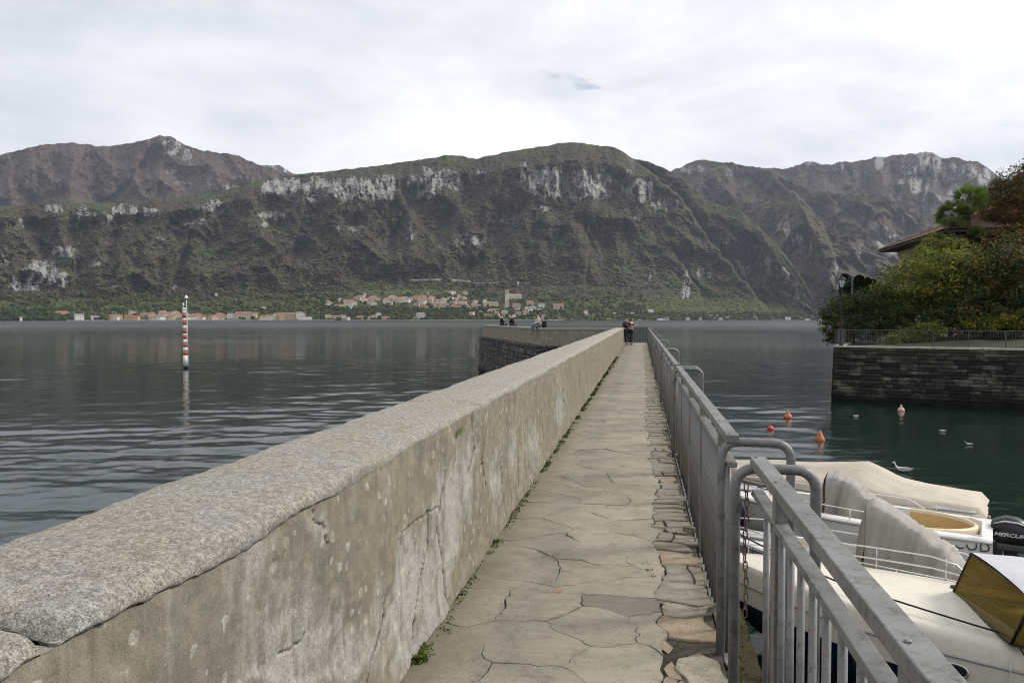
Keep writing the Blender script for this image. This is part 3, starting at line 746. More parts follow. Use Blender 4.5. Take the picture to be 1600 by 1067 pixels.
rs = random.Random(77)
def clip(poly, px_, py_, nx, ny):
    out = []
    for i in range(len(poly)):
        a, b_ = poly[i], poly[(i + 1) % len(poly)]
        da = (a[0] - px_) * nx + (a[1] - py_) * ny; db = (b_[0] - px_) * nx + (b_[1] - py_) * ny
        if da <= 0: out.append(a)
        if (da < 0 < db) or (db < 0 < da):
            k = da / (da - db); out.append((a[0] + k * (b_[0] - a[0]), a[1] + k * (b_[1] - a[1])))
    return out
def cells(seeds, rect):
    res = []
    for i, s in enumerate(seeds):
        poly = [(rect[0], rect[1]), (rect[2], rect[1]), (rect[2], rect[3]), (rect[0], rect[3])]
        for j, q in enumerate(seeds):
            if i == j: continue
            dx, dy = q[0] - s[0], q[1] - s[1]
            poly = clip(poly, (s[0] + q[0]) / 2, (s[1] + q[1]) / 2, dx, dy)
            if len(poly) < 3: break
        if len(poly) >= 3: res.append(poly)
    return res
def warp(P, amp):
    P = np.array(P); x, y = P[:, 0], P[:, 1]
    dx = 0.055 * fbm(x * 3.1, y * 3.1, 2, 501) + 0.024 * pn(x * 13, y * 13, 503) + 0.006 * pn(x * 40, y * 40, 504)
    dy = 0.055 * fbm(x * 3.1 + 40, y * 3.1, 2, 505) + 0.022 * pn(x * 13 + 40, y * 13, 507) + 0.006 * pn(x * 40 + 9, y * 40, 508)
    lim = np.clip(np.minimum(x + 1.04, 1.0) / 0.12, 0, 1)
    return np.stack([x + dx * amp * lim, y + dy * amp * 0.8], -1)
def slab(poly, gap, mat, z=PATH_Z, seg=0.045, tilt=0.0, bev=0.004, name='paving_slab', amp=1.0):
    pts = []
    n = len(poly)
    for i in range(n):
        a, b_ = np.array(poly[i]), np.array(poly[(i + 1) % n]); L = np.hypot(*(b_ - a)); k = max(1, int(L / seg))
        for q in range(k): pts.append(a + (b_ - a) * q / k)
    P = warp(pts, amp)
    c = P.mean(0)
    nxt = np.roll(P, -1, 0); prv = np.roll(P, 1, 0); T = nxt - prv; T /= np.maximum(1e-6, np.linalg.norm(T, axis=1))[:, None]
    N = np.stack([T[:, 1], -T[:, 0]], -1)                      # outward for a counter-clockwise outline
    gv = np.clip(0.42 + 1.2 * pn(P[:, 0] * 2.6, P[:, 1] * 2.6, 511), 0.02, 1)[:, None] if amp == 1.0 else np.ones((len(P), 1))
    g = gap * gv
    A = P - N * g * 0.5; B_ = P - N * (g * 0.5 + bev * gv)
    tx, ty = rs.uniform(-tilt, tilt), rs.uniform(-tilt, tilt); dz = rs.uniform(-tilt, tilt) * 0.25
    zt = lambda Q: z + dz + (Q[:, 0] - c[0]) * tx + (Q[:, 1] - c[1]) * ty + 0.0025 * pn(Q[:, 0] * 5, Q[:, 1] * 5, 513)
    m_ = len(P)
    vs = [(q[0], q[1], z - 0.045) for q in A] + [(q[0], q[1], h - bev * float(k_)) for q, h, k_ in zip(A, zt(A), gv[:, 0])] + [(q[0], q[1], h) for q, h in zip(B_, zt(B_))]
    fs = [(i, (i + 1) % m_, m_ + (i + 1) % m_, m_ + i) for i in range(m_)] + [(m_ + i, m_ + (i + 1) % m_, 2 * m_ + (i + 1) % m_, 2 * m_ + i) for i in range(m_)]
    dC = np.linalg.norm(c - B_, axis=1)[:, None]
    C_ = B_ + (c - B_) * np.minimum(0.4, 0.030 / np.maximum(dC, 1e-3))
    vs += [(q[0], q[1], h) for q, h in zip(C_, zt(C_))]
    fs += [(2 * m_ + i, 2 * m_ + (i + 1) % m_, 3 * m_ + (i + 1) % m_, 3 * m_ + i) for i in range(m_)]
    fs.append(tuple(range(3 * m_, 4 * m_)))
    o = MB().add(vs, fs).build(name, mat, path)
    at = o.data.attributes.new('edge', 'FLOAT', 'POINT'); at.data.foreach_set('value', np.repeat([1.0, 1.0, 0.85, 0.0], m_) * np.concatenate([gv[:, 0]] * 4).astype(np.float32))
ROWS = [2.5, 4.27, 6.35, 8.4, 10.6, 12.9, 15.2, 17.6]
for r_i in range(len(ROWS) - 1):
    y0, y1 = ROWS[r_i], ROWS[r_i + 1]
    xe = 0.10 + rs.uniform(-0.05, 0.05)
    nmain = [14, 14, 13, 12, 11, 10, 9, 8, 8][r_i]
    seeds = []
    tries = 0
    while len(seeds) < nmain and tries < 4000:
        tries += 1
        p = (rs.uniform(-1.04, xe), rs.uniform(y0, y1))
        if all(math.hypot(p[0] - q[0], (p[1] - q[1]) * 0.9) > 0.25 for q in seeds): seeds.append(p)
    polys = cells(seeds, (-1.04, y0, xe, y1))
    dark_i = max(range(len(polys)), key=lambda k: sum(p[0] + p[1] for p in polys[k]) / len(polys[k])) if r_i == 0 else -1
    for k, p in enumerate(polys):
        slab(p, rs.choice([0.004, 0.006, 0.008, 0.011]), m_patch if k == dark_i else m_slab, tilt=0.006)
    # ragged stones along the railing
    y = y0
    while y < y1 - 0.02:
        d = min(rs.uniform(0.13, 0.34), y1 - y)
        if y1 - y - d < 0.1: d = y1 - y
        w = 0.385 + rs.uniform(-0.05, 0.035)
        if rs.random() < 0.4 and d > 0.18:
            xm = xe + (w - xe) * rs.uniform(0.35, 0.6); s1, s2 = rs.uniform(-.04, .04), rs.uniform(-.04, .04)
            quads = [[(xe, y), (xm + s1, y), (xm + s2, y + d), (xe, y + d)], [(xm + s1, y), (w, y + .01), (w - .02, y + d), (xm + s2, y + d)]]
        else: quads = [[(xe, y), (w, y + rs.uniform(0, .02)), (w - rs.uniform(0, .03), y + d - rs.uniform(0, .02)), (xe, y + d)]]
        for q in quads:
            if sum(p[1] for p in q) / 4 < 3.66: continue
            slab(q, rs.choice([0.006, 0.010, 0.016]), m_warmflag if rs.random() < 0.07 else m_flag, PATH_Z - rs.uniform(0.0, 0.012), 0.05, 0.02, 0.006, 'edge_stone', 1.15)
        y += d
# broken corner at the near right: bare rubble and one pale slab
def pxq(*pts, z=PATH_Z): return [tuple(at_z(a, b, z)[:2]) for a, b in pts]
slab(pxq((1135, 1120), (1130, 1058), (1122, 1030), (1092, 1016), (1066, 1026), (1062, 1040), (1090, 1090), (1100, 1120)), 0.004, m_slab, PATH_Z - 0.004, 0.04, 0.004, 0.006, 'edge_stone', 0.5)
for q in ([(1020, 1028), (1034, 1045), (1046, 1036), (1046, 1022), (1028, 1012)], [(1034, 1012), (1046, 1021), (1052, 1014), (1040, 1006)], [(1049, 1024), (1054, 1018), (1063, 1016), (1064, 1024), (1056, 1030)],
          [(1024, 1040), (1032, 1045), (1046, 1040), (1042, 1033)], [(1046, 1046), (1050, 1060), (1064, 1062), (1066, 1050), (1054, 1036)], [(1058, 1062), (1066, 1078), (1074, 1070), (1068, 1052)], [(1044, 1060), (1046, 1085), (1060, 1085), (1058, 1066)]):
    slab(list(reversed(pxq(*q, z=PATH_Z - 0.02))), 0.006, m_warmflag, PATH_Z - 0.02, 0.03, 0.06, 0.005, 'rubble_stone', 0.4)
# far slabs: too far away to tell cracks apart from colour
m_farslab = slab_material('far_path_concrete', (0.40, 0.365, 0.29), (0.345, 0.31, 0.24))
fm = m_farslab.node_tree
y = ROWS[-1]
while y < 46.9:
    d = min(rs.uniform(1.8, 2.6), 46.9 - y)
    if 46.9 - y - d < 0.7: d = 46.9 - y
    slab([(-1.04, y), (0.12, y), (0.12, y + d), (-1.04, y + d)], 0.02, m_farslab, seg=0.25, tilt=0.002)
    for q in range(3):
        slab([(0.12, y + d * q / 3), (0.36 + rs.uniform(-.03, .03), y + d * q / 3), (0.36, y + d * (q + 1) / 3), (0.12, y + d * (q + 1) / 3)], 0.02, m_flag, PATH_Z - .006, 0.2, 0.02, 0.006, 'edge_stone')
    y += d
# the small red paint mark on a joint
mk = at_z(873, 925, PATH_Z)
b = MB(); b.prism([(mk.x - .012, mk.y - .02), (mk.x + .014, mk.y - .018), (mk.x + .012, mk.y + .02), (mk.x - .01, mk.y + .016)], PATH_Z - 0.004, PATH_Z + 0.0035)
b.build('paint_mark', plain('red_paint', (0.45, 0.08, 0.06), 0.7), path)

# -- moss and weeds: small leaves along the foot of the parapet, in joints and on the soil
def moss():
    rr = random.Random(5)
    V, F, T = [], [], []
    def tuft(x, y, z, n, h, sp, tone):
        for _ in range(n):
            a = rr.uniform(0, 2 * PI); px_, py_ = x + rr.gauss(0, sp), y + rr.gauss(0, sp)
            px_ = max(px_, XI + 0.004) if x < 0 else px_
            L = h * rr.uniform(0.4, 1.2); w = L * rr.uniform(0.18, 0.45); el = rr.uniform(0.2, 1.3)
            d = Vector((math.cos(a) * math.cos(el), math.sin(a) * math.cos(el), math.sin(el))); s_ = Vector((-math.sin(a), math.cos(a), 0)) * w
            p0 = Vector((px_, py_, z)); p1 = p0 + d * L * 0.55; p2 = p0 + d * L
            k = len(V); V.extend([p0, p1 + s_, p2, p1 - s_]); F.append((k, k + 1, k + 2, k + 3)); T.append(min(1, max(0, tone + rr.gauss(0, 0.22))))
    for _ in range(2600):
        y = 1.0 + 30 * rr.random() ** 1.7
        dens = float(0.5 + 0.9 * fbm(y * 1.3, 0.3, 3, 521))
        if rr.random() > dens: continue
        tuft(XI + 0.012 + abs(rr.gauss(0, 0.014 + 0.0012 * y)), y, PATH_Z - 0.004, 5, 0.009 + 0.0016 * y, 0.012, rr.choice([0.35, 0.5, 0.7]))
    for px_, py_, n, h in ((642, 1030, 160, 0.030), (652, 1012, 60, 0.024), (761, 846, 150, 0.022), (766, 852, 60, 0.02), (748, 862, 60, 0.016), (866, 690, 120, 0.03), (872, 682, 80, 0.03), (908, 640, 80, 0.03), (812, 782, 70, 0.02), (930, 600, 90, 0.05), (948, 575, 70, .06), (920, 618, 90, .045), (896, 655, 90, .03), (840, 735, 60, .022), (858, 705, 80, .026), (700, 985, 40, .014)):
        p = at_z(px_, py_, PATH_Z)
        tuft(max(p.x, XI + 0.02), p.y, PATH_Z - 0.002, n, h, 0.022, 0.85)
    for px_, py_, n in ((1014, 890, 60), (1018, 900, 40), (1010, 880, 30), (1042, 705, 20), (1035, 690, 30), (1060, 1010, 40), (1064, 1002, 40)):
        p = at_z(px_, py_, PATH_Z); tuft(p.x, p.y, PATH_Z - 0.003, n, 0.010, 0.014, 0.8)
    for _ in range(900):
        y = 1.2 + 24 * rr.random() ** 1.6
        tuft(rr.choice([rr.uniform(0.36, 0.44), rr.uniform(0.36, 0.56)]), y, 3.325, 5, 0.018, 0.02, rr.choice([0.0, 0.05, 0.3, 0.6]))
    p = on_x(716, 672, XI)
    for _ in range(60):
        k = len(V); q = Vector((XI + 0.012, p[0] + rr.gauss(0, .05), p[1] + rr.gauss(0, .012))); d = Vector((rr.uniform(0, .02), rr.gauss(0, .012), rr.gauss(0, .012)))
        V.extend([q, q + d * .5 + Vector((0, .006, 0)), q + d, q + d * .5 - Vector((0, .006, 0))]); F.append((k, k + 1, k + 2, k + 3)); T.append(.8)
    m = NT('moss_leaf'); t = m.attr('tone')
    m.set(color=m.ramp(t, [(0.0, (0.030, 0.026, 0.014)), (0.35, (0.065, 0.060, 0.022)), (0.7, (0.075, 0.105, 0.022)), (1.0, (0.12, 0.17, 0.03))]), rough=0.8, spec=0.2)
    me = np_mesh('moss', np.array([tuple(v) for v in V]), np.array(F), m.mat, {'tone': ('FACE', T)}, False)
    tag(link('moss', me), kind='stuff')
moss()

# -- head of the pier: the platform that turns left, its parapet and stone foot
HA, HB, HC, HD = Vector((-6.02, 44.63)), Vector((-14.4, 66.6)), Vector((-9.5, 68.6)), Vector((0.55, 49.2))
b = MB(); b.prism([(-1.6, 44.4), (HA.x + .3, HA.y + .3), (HB.x + .3, HB.y - .2), (HC.x, HC.y), (HD.x, HD.y), (0.55, 46.7), (0.5, 46.7), (0.5, 46.0), (-1.6, 46.0)][::-1], -3.0, 3.39)
tag(b.build('pier_head_floor', m_farslab), kind='structure')
m_headwall = cement_material('head_parapet_render', (0.27, 0.24, 0.18), (0.42, 0.40, 0.35), (0.33, 0.28, 0.19), 1.2)
def wall_run(mb, p, q, z0, z1, th, mi=0):
    d = (q - p); L = d.length; c = (p + q) / 2; nrm = Vector((-d.y, d.x)).normalized()
    c = c + nrm * (-th / 2)
    mb.box((c.x, c.y, (z0 + z1) / 2), (L, th, z1 - z0), (0, 0, math.atan2(d.y, d.x)), mi)
hw = thing('parapet_wall', 'stained cement parapet bending round the pier head where people sit, above rough dark stone', 'parapet', (HA.x, HA.y, 3.4))
off2 = (-HA.x, -HA.y, -3.4)
E1 = Vector((XO + 0.06, 44.20))
b = MB(); wall_run(b, E1, HA, 3.38, 4.33, 0.5); wall_run(b, HA, HB, 3.38, 4.33, 0.5); b.build('wall_face', m_headwall, hw, off2)
b = MB(); wall_run(b, E1 - Vector((0, .03)), HA + Vector((-.03, -.03)), 4.332, 4.45, 0.56); wall_run(b, HA + Vector((-.03, -.03)), HB + Vector((-.03, 0)), 4.334, 4.448, 0.56); b.build('coping_stone', m_cope, hw, off2)
# rubble foot
m_rubble = NT('rubble_stone_mix'); 
def stone_mat(m, a, b_, lich, moss_=(0.06, 0.06, 0.03), wet=True):
    t = m.attr('tone'); n = m.noise(5, 6, 0.7); g = m.noise(26, 4, 0.75)
    c = m.mix(t, a, b_)
    c = m.mix(m.math('MULTIPLY', m.mr(n, 0.5, 0.68), 0.7), c, lich)
    c = m.mix(m.mr(g, 0.3, 0.68), m.mix(0.6, c, (0.012, 0.011, 0.010)), c)
    z = m.node('ShaderNodeSeparateXYZ', {0: m.node('ShaderNodeNewGeometry').outputs['Position']}).outputs[2]
    if wet: c = m.mix(m.mr(m.math('ADD', z, m.math('MULTIPLY', n, 0.9)), 1.35, 0.75), c, (0.013, 0.014, 0.011))
    return m.set(color=c, rough=0.92, spec=0.2, normal=m.bump(m.math('ADD', n, g), 0.8, 0.05))
stone_mat(m_rubble, (0.06, 0.056, 0.056), (0.19, 0.175, 0.175), (0.34, 0.30, 0.32))
def stones(p, q, z0, z1, ch, wr, seed, batter=0.0, gap=0.02, jut=0.05):
    """courses of uneven blocks on the outer face p->q: list of (verts, faces, size)"""
    rr = random.Random(seed); d = q - p; L = d.length; t = d.normalized(); nrm = Vector((t.y, -t.x))
    out = []; z = z1; 
    while z > z0 + 0.05:
        h = min(rr.uniform(*ch), z - z0); x = -rr.uniform(0, wr[0])
        while x < L:
            w = rr.uniform(*wr); a, e = max(x, 0) + gap / 2, min(x + w, L) - gap / 2
            if e - a > 0.06:
                j = rr.uniform(0.2, 1) * jut; zz0, zz1 = z - h + gap / 2, z - gap / 2
                def P(s_, zq, o_): 
                    o2 = o_ + batter * (z1 - zq); v = p + t * s_ + nrm * o2; return (v.x, v.y, zq)
                k = 0.22 * min(h, e - a)
                jr = lambda: rr.uniform(-.6, .6) * k
                rim = [P(a, zz0, -.08), P(e, zz0, -.08), P(e, zz1, -.08), P(a, zz1, -.08)]
                mid = [P(a, zz0, j * .4), P(e, zz0, j * .4), P(e, zz1, j * .4), P(a, zz1, j * .4)]
                fr = [P(a + k + jr(), zz0 + k * .6, j), P(e - k + jr(), zz0 + k * .6 + jr(), j * rr.uniform(.7, 1.1)), P(e - k + jr(), zz1 - k * .6, j * rr.uniform(.7, 1.1)), P(a + k, zz1 - k * .6 + jr(), j)]
                fs = [(i, (i + 1) % 4, 4 + (i + 1) % 4, 4 + i) for i in range(4)] + [(4 + i, 4 + (i + 1) % 4, 8 + (i + 1) % 4, 8 + i) for i in range(4)] + [(8, 9, 10, 11)]
                out.append((rim + mid + fr, fs, (e - a) * h, rr.random()))
            x += w
        z -= h
    return out
foot = thing('stone_foundation', 'rough dark rubble stone base under the parapet of the pier head', 'stone base', (HA.x, HA.y, 0))
b = MB(); tones = []
for v_, f_, s_, t_ in stones(HB + Vector((-.25, .1)), HA + Vector((-.2, -.25)), -0.6, 3.40, (.13, .40), (.16, .62), 3, 0.02, 0.035, 0.15) + stones(HA + Vector((-.2, -.25)), E1 + Vector((.2, -.25)), -0.6, 3.40, (.13, .40), (.16, .62), 4, 0.02, 0.035, 0.15):
    b.add([(x - HA.x, y - HA.y, z) for x, y, z in v_], f_); tones += [t_] * len(f_)
o = b.build('rubble_masonry', m_rubble.mat, foot); tag(o, kind='stuff')
a = o.data.attributes.new('tone', 'FLOAT', 'FACE'); a.data.foreach_set('value', tones)
b = MB(); b.prism([(E1.x, E1.y - .15), (HA.x - .1, HA.y - .15), (HB.x - .1, HB.y + .05), (HB.x + 3, HB.y + 1), (E1.x, 47)][::-1], -3, 3.36)
b.build('wall_core', m_joint, foot, (-HA.x, -HA.y, 0))
# ================================================================== RAILING along the right edge of the path
m_steel = NT('galvanised_steel')
n1 = m_steel.noise(5, 5, 0.6); n2 = m_steel.noise(55, 5, 0.75); n3 = m_steel.noise(18, 5, 0.7, 0.4, m_steel.map(scale=(1, 1, 0.5))); n4 = m_steel.noise(2.6, 5, 0.7, 0, m_steel.map(loc=(5, 2, 9)))
c = m_steel.mix(m_steel.mr(n1, .35, .65), (0.150, 0.150, 0.144), (0.225, 0.225, 0.215))
c = m_steel.mix(m_steel.math('MULTIPLY', m_steel.mr(n3, .52, .66), 0.7), c, (0.085, 0.078, 0.066))
c = m_steel.mix(m_steel.math('MULTIPLY', m_steel.mr(n2, .57, .66), 0.75), c, (0.05, 0.044, 0.038))
c = m_steel.mix(m_steel.math('MULTIPLY', m_steel.mr(n2, .38, .30), 0.35), c, (0.42, 0.42, 0.41))
c = m_steel.mix(m_steel.math('MULTIPLY', m_steel.mr(m_steel.math('ADD', m_steel.math('MULTIPLY', n4, .7), m_steel.math('MULTIPLY', n2, .3)), .605, .64), 0.85), c, (0.30, 0.105, 0.045))
m_steel.set(color=c, rough=m_steel.mr(n3, .3, .7, .42, .62), metal=0.25, spec=0.4, normal=m_steel.bump(m_steel.math('ADD', n2, n3), 0.25, 0.004))
m_steel = m_steel.mat
m_rust = plain('rusty_steel', (0.12, 0.095, 0.075), 0.9, 0.1, 0.5, 40, 0.5, 90)
_bal = MB().tube([(0, 0, 0), (0, 0, 0.965)], 0.0115, 8).data('baluster', m_steel)
def u_frame(x_in, x_out, zt, z_in, z_out, r=0.021, rad=0.075, n=10):
    pts = [(x_in, 0, z_in), (x_in, 0, zt - rad)]
    for k in range(1, 6): w = k / 5 * PI / 2; pts.append((x_in + rad * (1 - math.cos(w)), 0, zt - rad + rad * math.sin(w)))
    for k in range(0, 6): w = k / 5 * PI / 2; pts.append((x_out - rad + rad * math.sin(w), 0, zt - rad + rad * math.cos(w)))
    pts += [(x_out, 0, zt - rad - .02), (x_out, 0, z_out)]
    return MB().tube(pts, r, n)
_uf = u_frame(-0.045, 0.270, 1.012, -0.35, -0.75).data('support_frame', m_steel)
_ufn = u_frame(-0.090, 0.216, 1.006, -0.35, -0.75).data('support_frame', m_steel)
def railing(label, x, y0, y1, detail=True, uframes=(1, 1), group='steel railing panels along the path', first_bal=None):
    L = y1 - y0
    t = thing('railing', label, 'railing', (x, y0, PATH_Z), 0, group)
    MB().box((0, L / 2, 1.03), (0.060, L, 0.040), bev=0.004).build('top_rail', m_steel, t)
    MB().box((0, L / 2, 0.905), (0.046, L, 0.026), bev=0.003).build('mid_rail', m_steel, t)
    MB().box((0, L / 2, -0.062), (0.046, L, 0.014), bev=0.003).build('bottom_rail', m_steel, t)
    if uframes[0]: link('support_frame', _uf, t, (0, 0.03, 0))
    if uframes[1]: link('support_frame', _uf if x < 0.45 else _ufn, t, (0, L - 0.03, 0))
    p0 = 0.49 if x < 0.45 else 0.04
    ps = [p0 + 1.25 * k for k in range(int((L - 0.5) / 1.25) + 1)]
    pm = MB().box((0, 0, 0.36), (0.038, 0.058, 1.29), bev=0.003).data('post', m_steel)
    for p in ps: link('post', pm, t, (0, p, 0))
    ks = [0.14 + 0.15 * k for k in range(int((L - 0.1) / 0.15))]
    ks = [k for k in ks if min(abs(k - p) for p in ps) > 0.05]
    if detail:
        for k in ks: link('baluster', _bal, t, (0, k, -0.06))
    else:
        b = MB()
        for k in ks: b.tube([(0, k, -0.06), (0, k, 0.895)], 0.0115, 6, cap=False)
        tag(b.build('baluster_row', m_steel, t), kind='stuff')
    if detail:                                      # bolts that fix the top rail to its frames and posts
        bm_ = MB().lathe([(.0065, 0), (.0065, .0035), (.004, .005)], 6, smooth=False).data('bolt', m_steel)
        for q in [.03, L - .03] + ps:
            link('bolt', bm_, t, (-.012, q, 1.05)); link('bolt', bm_, t, (-.0235, q, .905), (0, -PI / 2, 0))
    return t
railing('nearest steel railing panel at the lower right, passing in front of the moored boats', 0.462, -1.2, 3.07)
# flip: the near panel ends at its far end, so its first posts sit beside the gap
ends = [3.62, 9.15, 14.7, 20.3, 26.0, 31.7, 37.4, 42.6, 46.75]
names = ['second steel railing panel, just beyond the gap closed by the hanging chain', 'third steel railing panel from the camera, beside a double U-shaped brace', 'fourth steel railing panel from the camera along the path',
         'fifth steel railing panel from the camera along the path', 'sixth steel railing panel from the camera along the path', 'seventh steel railing panel from the camera along the path',
         'eighth steel railing panel from the camera, near the end of the path', 'last short steel railing panel on the right at the end of the path']
for k in range(8):
    railing(names[k], 0.43, ends[k], ends[k + 1] - 0.28, k < 2)
# railing across the end of the pier
m_dksteel = plain('dark_painted_steel', (0.075, 0.078, 0.082), 0.5, 0.3)
t = thing('railing', 'dark steel railing closing the far end of the pier across the path', 'railing', (0.5, 47.9, PATH_Z), R(90 + 14))
MB().box((0, 3.4, 1.03), (0.06, 6.8, 0.04)).build('top_rail', m_dksteel, t); MB().box((0, 3.4, 0.08), (0.05, 6.8, 0.03)).build('bottom_rail', m_dksteel, t)
b = MB()
for k in range(66): b.box((0, 0.05 + 0.1 * k, 0.55), (0.05, 0.055, 0.94))
tag(b.build('baluster_row', m_dksteel, t), kind='stuff')
pm = MB().box((0, 0, 0.5), (0.05, 0.05, 1.06)).data('post', m_dksteel)
for k in range(5): link('post', pm, t, (0, 0.02 + 1.69 * k, 0))
# chain across the gap, unhooked and hanging
ct = thing('chain', 'thin rusty chain hanging from the railing post across the gap', 'chain', (0.462, 3.10, 4.34))
def chain_link():
    pts = []
    for k in range(14):
        w = 2 * PI * k / 14; x, z = math.cos(w) * 0.0085, math.sin(w) * 0.0085
        pts.append((x, 0, z + (0.011 if math.sin(w) > 0 else -0.011)))
    pts.append(pts[0]); pts.append(pts[1])
    return MB().tube(pts, 0.0028, 6, cap=False)
cl = chain_link().data('chain_link', m_rust)
for k in range(17): link('chain_link', cl, ct, (-0.035 + 0.004 * math.sin(k * .6), 0.03 + 0.003 * math.sin(k), -0.03 - 0.0325 * k), (0, 0, (k % 2) * PI / 2 + 0.3))
# ================================================================== BOATS moored behind the pier
def gelcoat(name, col, rough=0.28):
    m = NT(name); n = m.noise(2.5, 5, .6); g = m.noise(14, 5, .7); st = m.noise(9, 4, .6, .1, m.map(scale=(1, 1, .12)))
    c = m.mix(m.mr(n, .35, .65), tuple(x * .94 for x in col), col)
    c = m.mix(m.math('MULTIPLY', m.mr(g, .54, .72), .35), c, tuple(x * .6 for x in (col[0], col[1] * .96, col[2] * .88)))
    c = m.mix(m.math('MULTIPLY', m.mr(st, .57, .7), .25), c, (0.25, .22, .17))
    return m.set(color=c, rough=m.mr(g, .3, .7, rough, rough + .25), spec=.5)
m_white = gelcoat('white_gelcoat', (0.74, 0.73, 0.70)); m_cream = gelcoat('cream_gelcoat', (0.70, 0.66, 0.55)); m_grey_gel = gelcoat('grey_gelcoat', (0.42, 0.41, 0.39), .4)
m_navy = gelcoat('navy_hull_paint', (0.012, 0.016, 0.045), .2); m_red = gelcoat('red_boot_stripe', (0.33, 0.03, 0.03), .4); m_black = plain('black_plastic', (0.014, 0.014, 0.016), .35, 0, .2)
m_antifoul = plain('dark_antifouling', (0.03, 0.035, 0.04), .8, 0, .4, 8)
m_tan = plain('tan_vinyl', (0.58, 0.40, 0.17), .5, 0, .1, 5); m_cream_v = plain('cream_vinyl', (0.66, 0.56, 0.38), .5, 0, .1, 5)
m_chrome = plain('stainless_tube', (0.62, 0.62, 0.61), .22, .9, .05); m_whitetube = plain('white_tube', (0.75, 0.75, 0.73), .35)
m_rope_b = plain('black_rope', (0.016, 0.015, 0.015), .9, 0, .4, 90); m_rope_w = plain('white_rope', (0.62, 0.60, 0.55), .9, 0, .2, 120)
m_grey_inside = plain('shaded_interior_grey', (0.30, 0.29, 0.27), .7, 0, .15, 6)
m_brown_frame = plain('brown_frame', (0.045, 0.030, 0.022), .4)
m_amber = NT('amber_acrylic')
nn = m_amber.noise(1.2, 4, .6)
m_amber.set(color=m_amber.mix(m_amber.mr(nn, .35, .65), (0.36, 0.27, 0.055), (0.46, 0.33, 0.075)), rough=.06, trans=.72, alpha=1.0, ior=1.2, spec=.5)
m_amber = m_amber.mat
def tarp_material(name, col, dirt):
    m = NT(name); n = m.noise(2.2, 5, .6, .3); g = m.noise(10, 5, .7); w = m.noise(5, 4, .6, .4, m.map(scale=(.5, 1.6, .5)))
    c = m.mix(m.mr(n, .35, .65), col, dirt)
    c = m.mix(m.math('MULTIPLY', m.mr(g, .55, .72), .3), c, tuple(x * .55 for x in dirt))
    return m.set(color=c, rough=.85, spec=.2, normal=m.bump(m.math('ADD', w, m.math('MULTIPLY', g, .04)), .22, .08))
m_tarp_b = tarp_material('beige_tarpaulin', (0.56, 0.50, 0.41), (0.49, 0.435, 0.355)); m_tarp_g = tarp_material('grey_tarpaulin', (0.37, 0.35, 0.315), (0.325, 0.305, 0.275)); m_tarp_l = tarp_material('pale_vinyl_hood', (0.55, 0.55, 0.58), (0.47, 0.47, 0.50))

def hull_shape(L, B, fb, bowpow=2.0, sternw=0.9):
    def half(s): 
        a = B / 2 * (sternw + (1 - sternw) * math.sin(PI / 2 * min(1, s / .45)))
        return max(0.02, a * (1 - max(0, (s - .42) / .58) ** bowpow))
    def sheer(s): return fb * (1 + .26 * s * s)
    return half, sheer
def boat(name, label, stern, ang, L, B, fb, mats, cock=(0.06, 0.60), floor=0.22, side=.17, group=None, camber=.05, stripe=None, bowpow=2.0, sternw=.9, cat='boat'):
    """local +X runs from the stern (0) to the bow (L)"""
    t = thing(name, label, cat, (stern[0], stern[1], 0), R(ang), group)
    half, sheer = hull_shape(L, B, fb, bowpow, sternw)
    N = 34
    ss = [k / (N - 1) for k in range(N)]
    hull, deck = [], []
    for s in ss:
        h, z = half(s), sheer(s); x = L * s
        bow = max(0, (s - .55) / .45)
        zk = -.28 + (.28 + z * .45) * bow ** 2.6; ck = h * (.80 - .34 * bow); zc = zk + (.20 + .32 * bow) * (1 if bow < 1 else .5)
        xo = lambda zz: x + .16 * L / 6 * bow ** 2 * ((zz - zk) / max(.1, z - zk) - 1) * 1.8
        zm = (zc + z) / 2
        row = []
        for sg in (-1, 1):
            pts = [(xo(z), sg * h, z), (xo(zm), sg * (ck + (h - ck) * .62), zm), (xo(zc), sg * ck, zc)]
            row.append(pts if sg < 0 else pts[::-1])
        hull.append(row[0] + [(xo(zk), 0, zk)] + row[1])
    hb = MB(); hb.grid(np.array(hull), 0, True); k = 7
    hb.add(hull[0], [tuple(range(k))]); hb.add(hull[-1], [tuple(reversed(range(k)))])
    hb.build('hull', mats[0], t)
    for s in ss:
        h, z = half(s), sheer(s); x = L * s
        inside = cock[0] <= s <= cock[1]
        hi = max(.01, h - side) if h > side + .02 else h * .4
        cz = z + .02
        zf = floor if inside else None
        if inside: deck.append([(x, -h, z), (x, -h + .03, cz), (x, -hi, cz + .01), (x, -hi + .03, zf), (x, hi - .03, zf), (x, hi, cz + .01), (x, h - .03, cz), (x, h, z)])
        else:
            c1 = cz + camber * min(1, h / (B / 2))
            deck.append([(x, -h, z), (x, -h + min(.03, h * .2), cz), (x, -hi, cz + .02), (x, -hi * .45, c1 + .015), (x, hi * .45, c1 + .015), (x, hi, cz + .02), (x, h - min(.03, h * .2), cz), (x, h, z)])
    MB().grid(np.array(deck)[:, ::-1], 0, False).build('deck', mats[1], t)
    for sg in (-1, 1):
        MB().tube([(L * s, sg * (half(s) + .012), sheer(s) - .03) for s in ss], .024, 6).build('rubbing_strake', mats[2], t)
    if stripe is not None:
        for sg in (-1, 1):
            P = []
            for s in ss[:24]:
                h, z = half(s), sheer(s); bow = max(0, (s - .55) / .45)
                P.append([(L * s, sg * (h * .905 + .006), z * .52), (L * s, sg * (h * .93 + .006), z * .66)])
            g_ = np.array(P); MB().grid(g_ if sg < 0 else g_[:, ::-1], 0, True).build('hull_stripe', stripe, t)
    return t, half, sheer

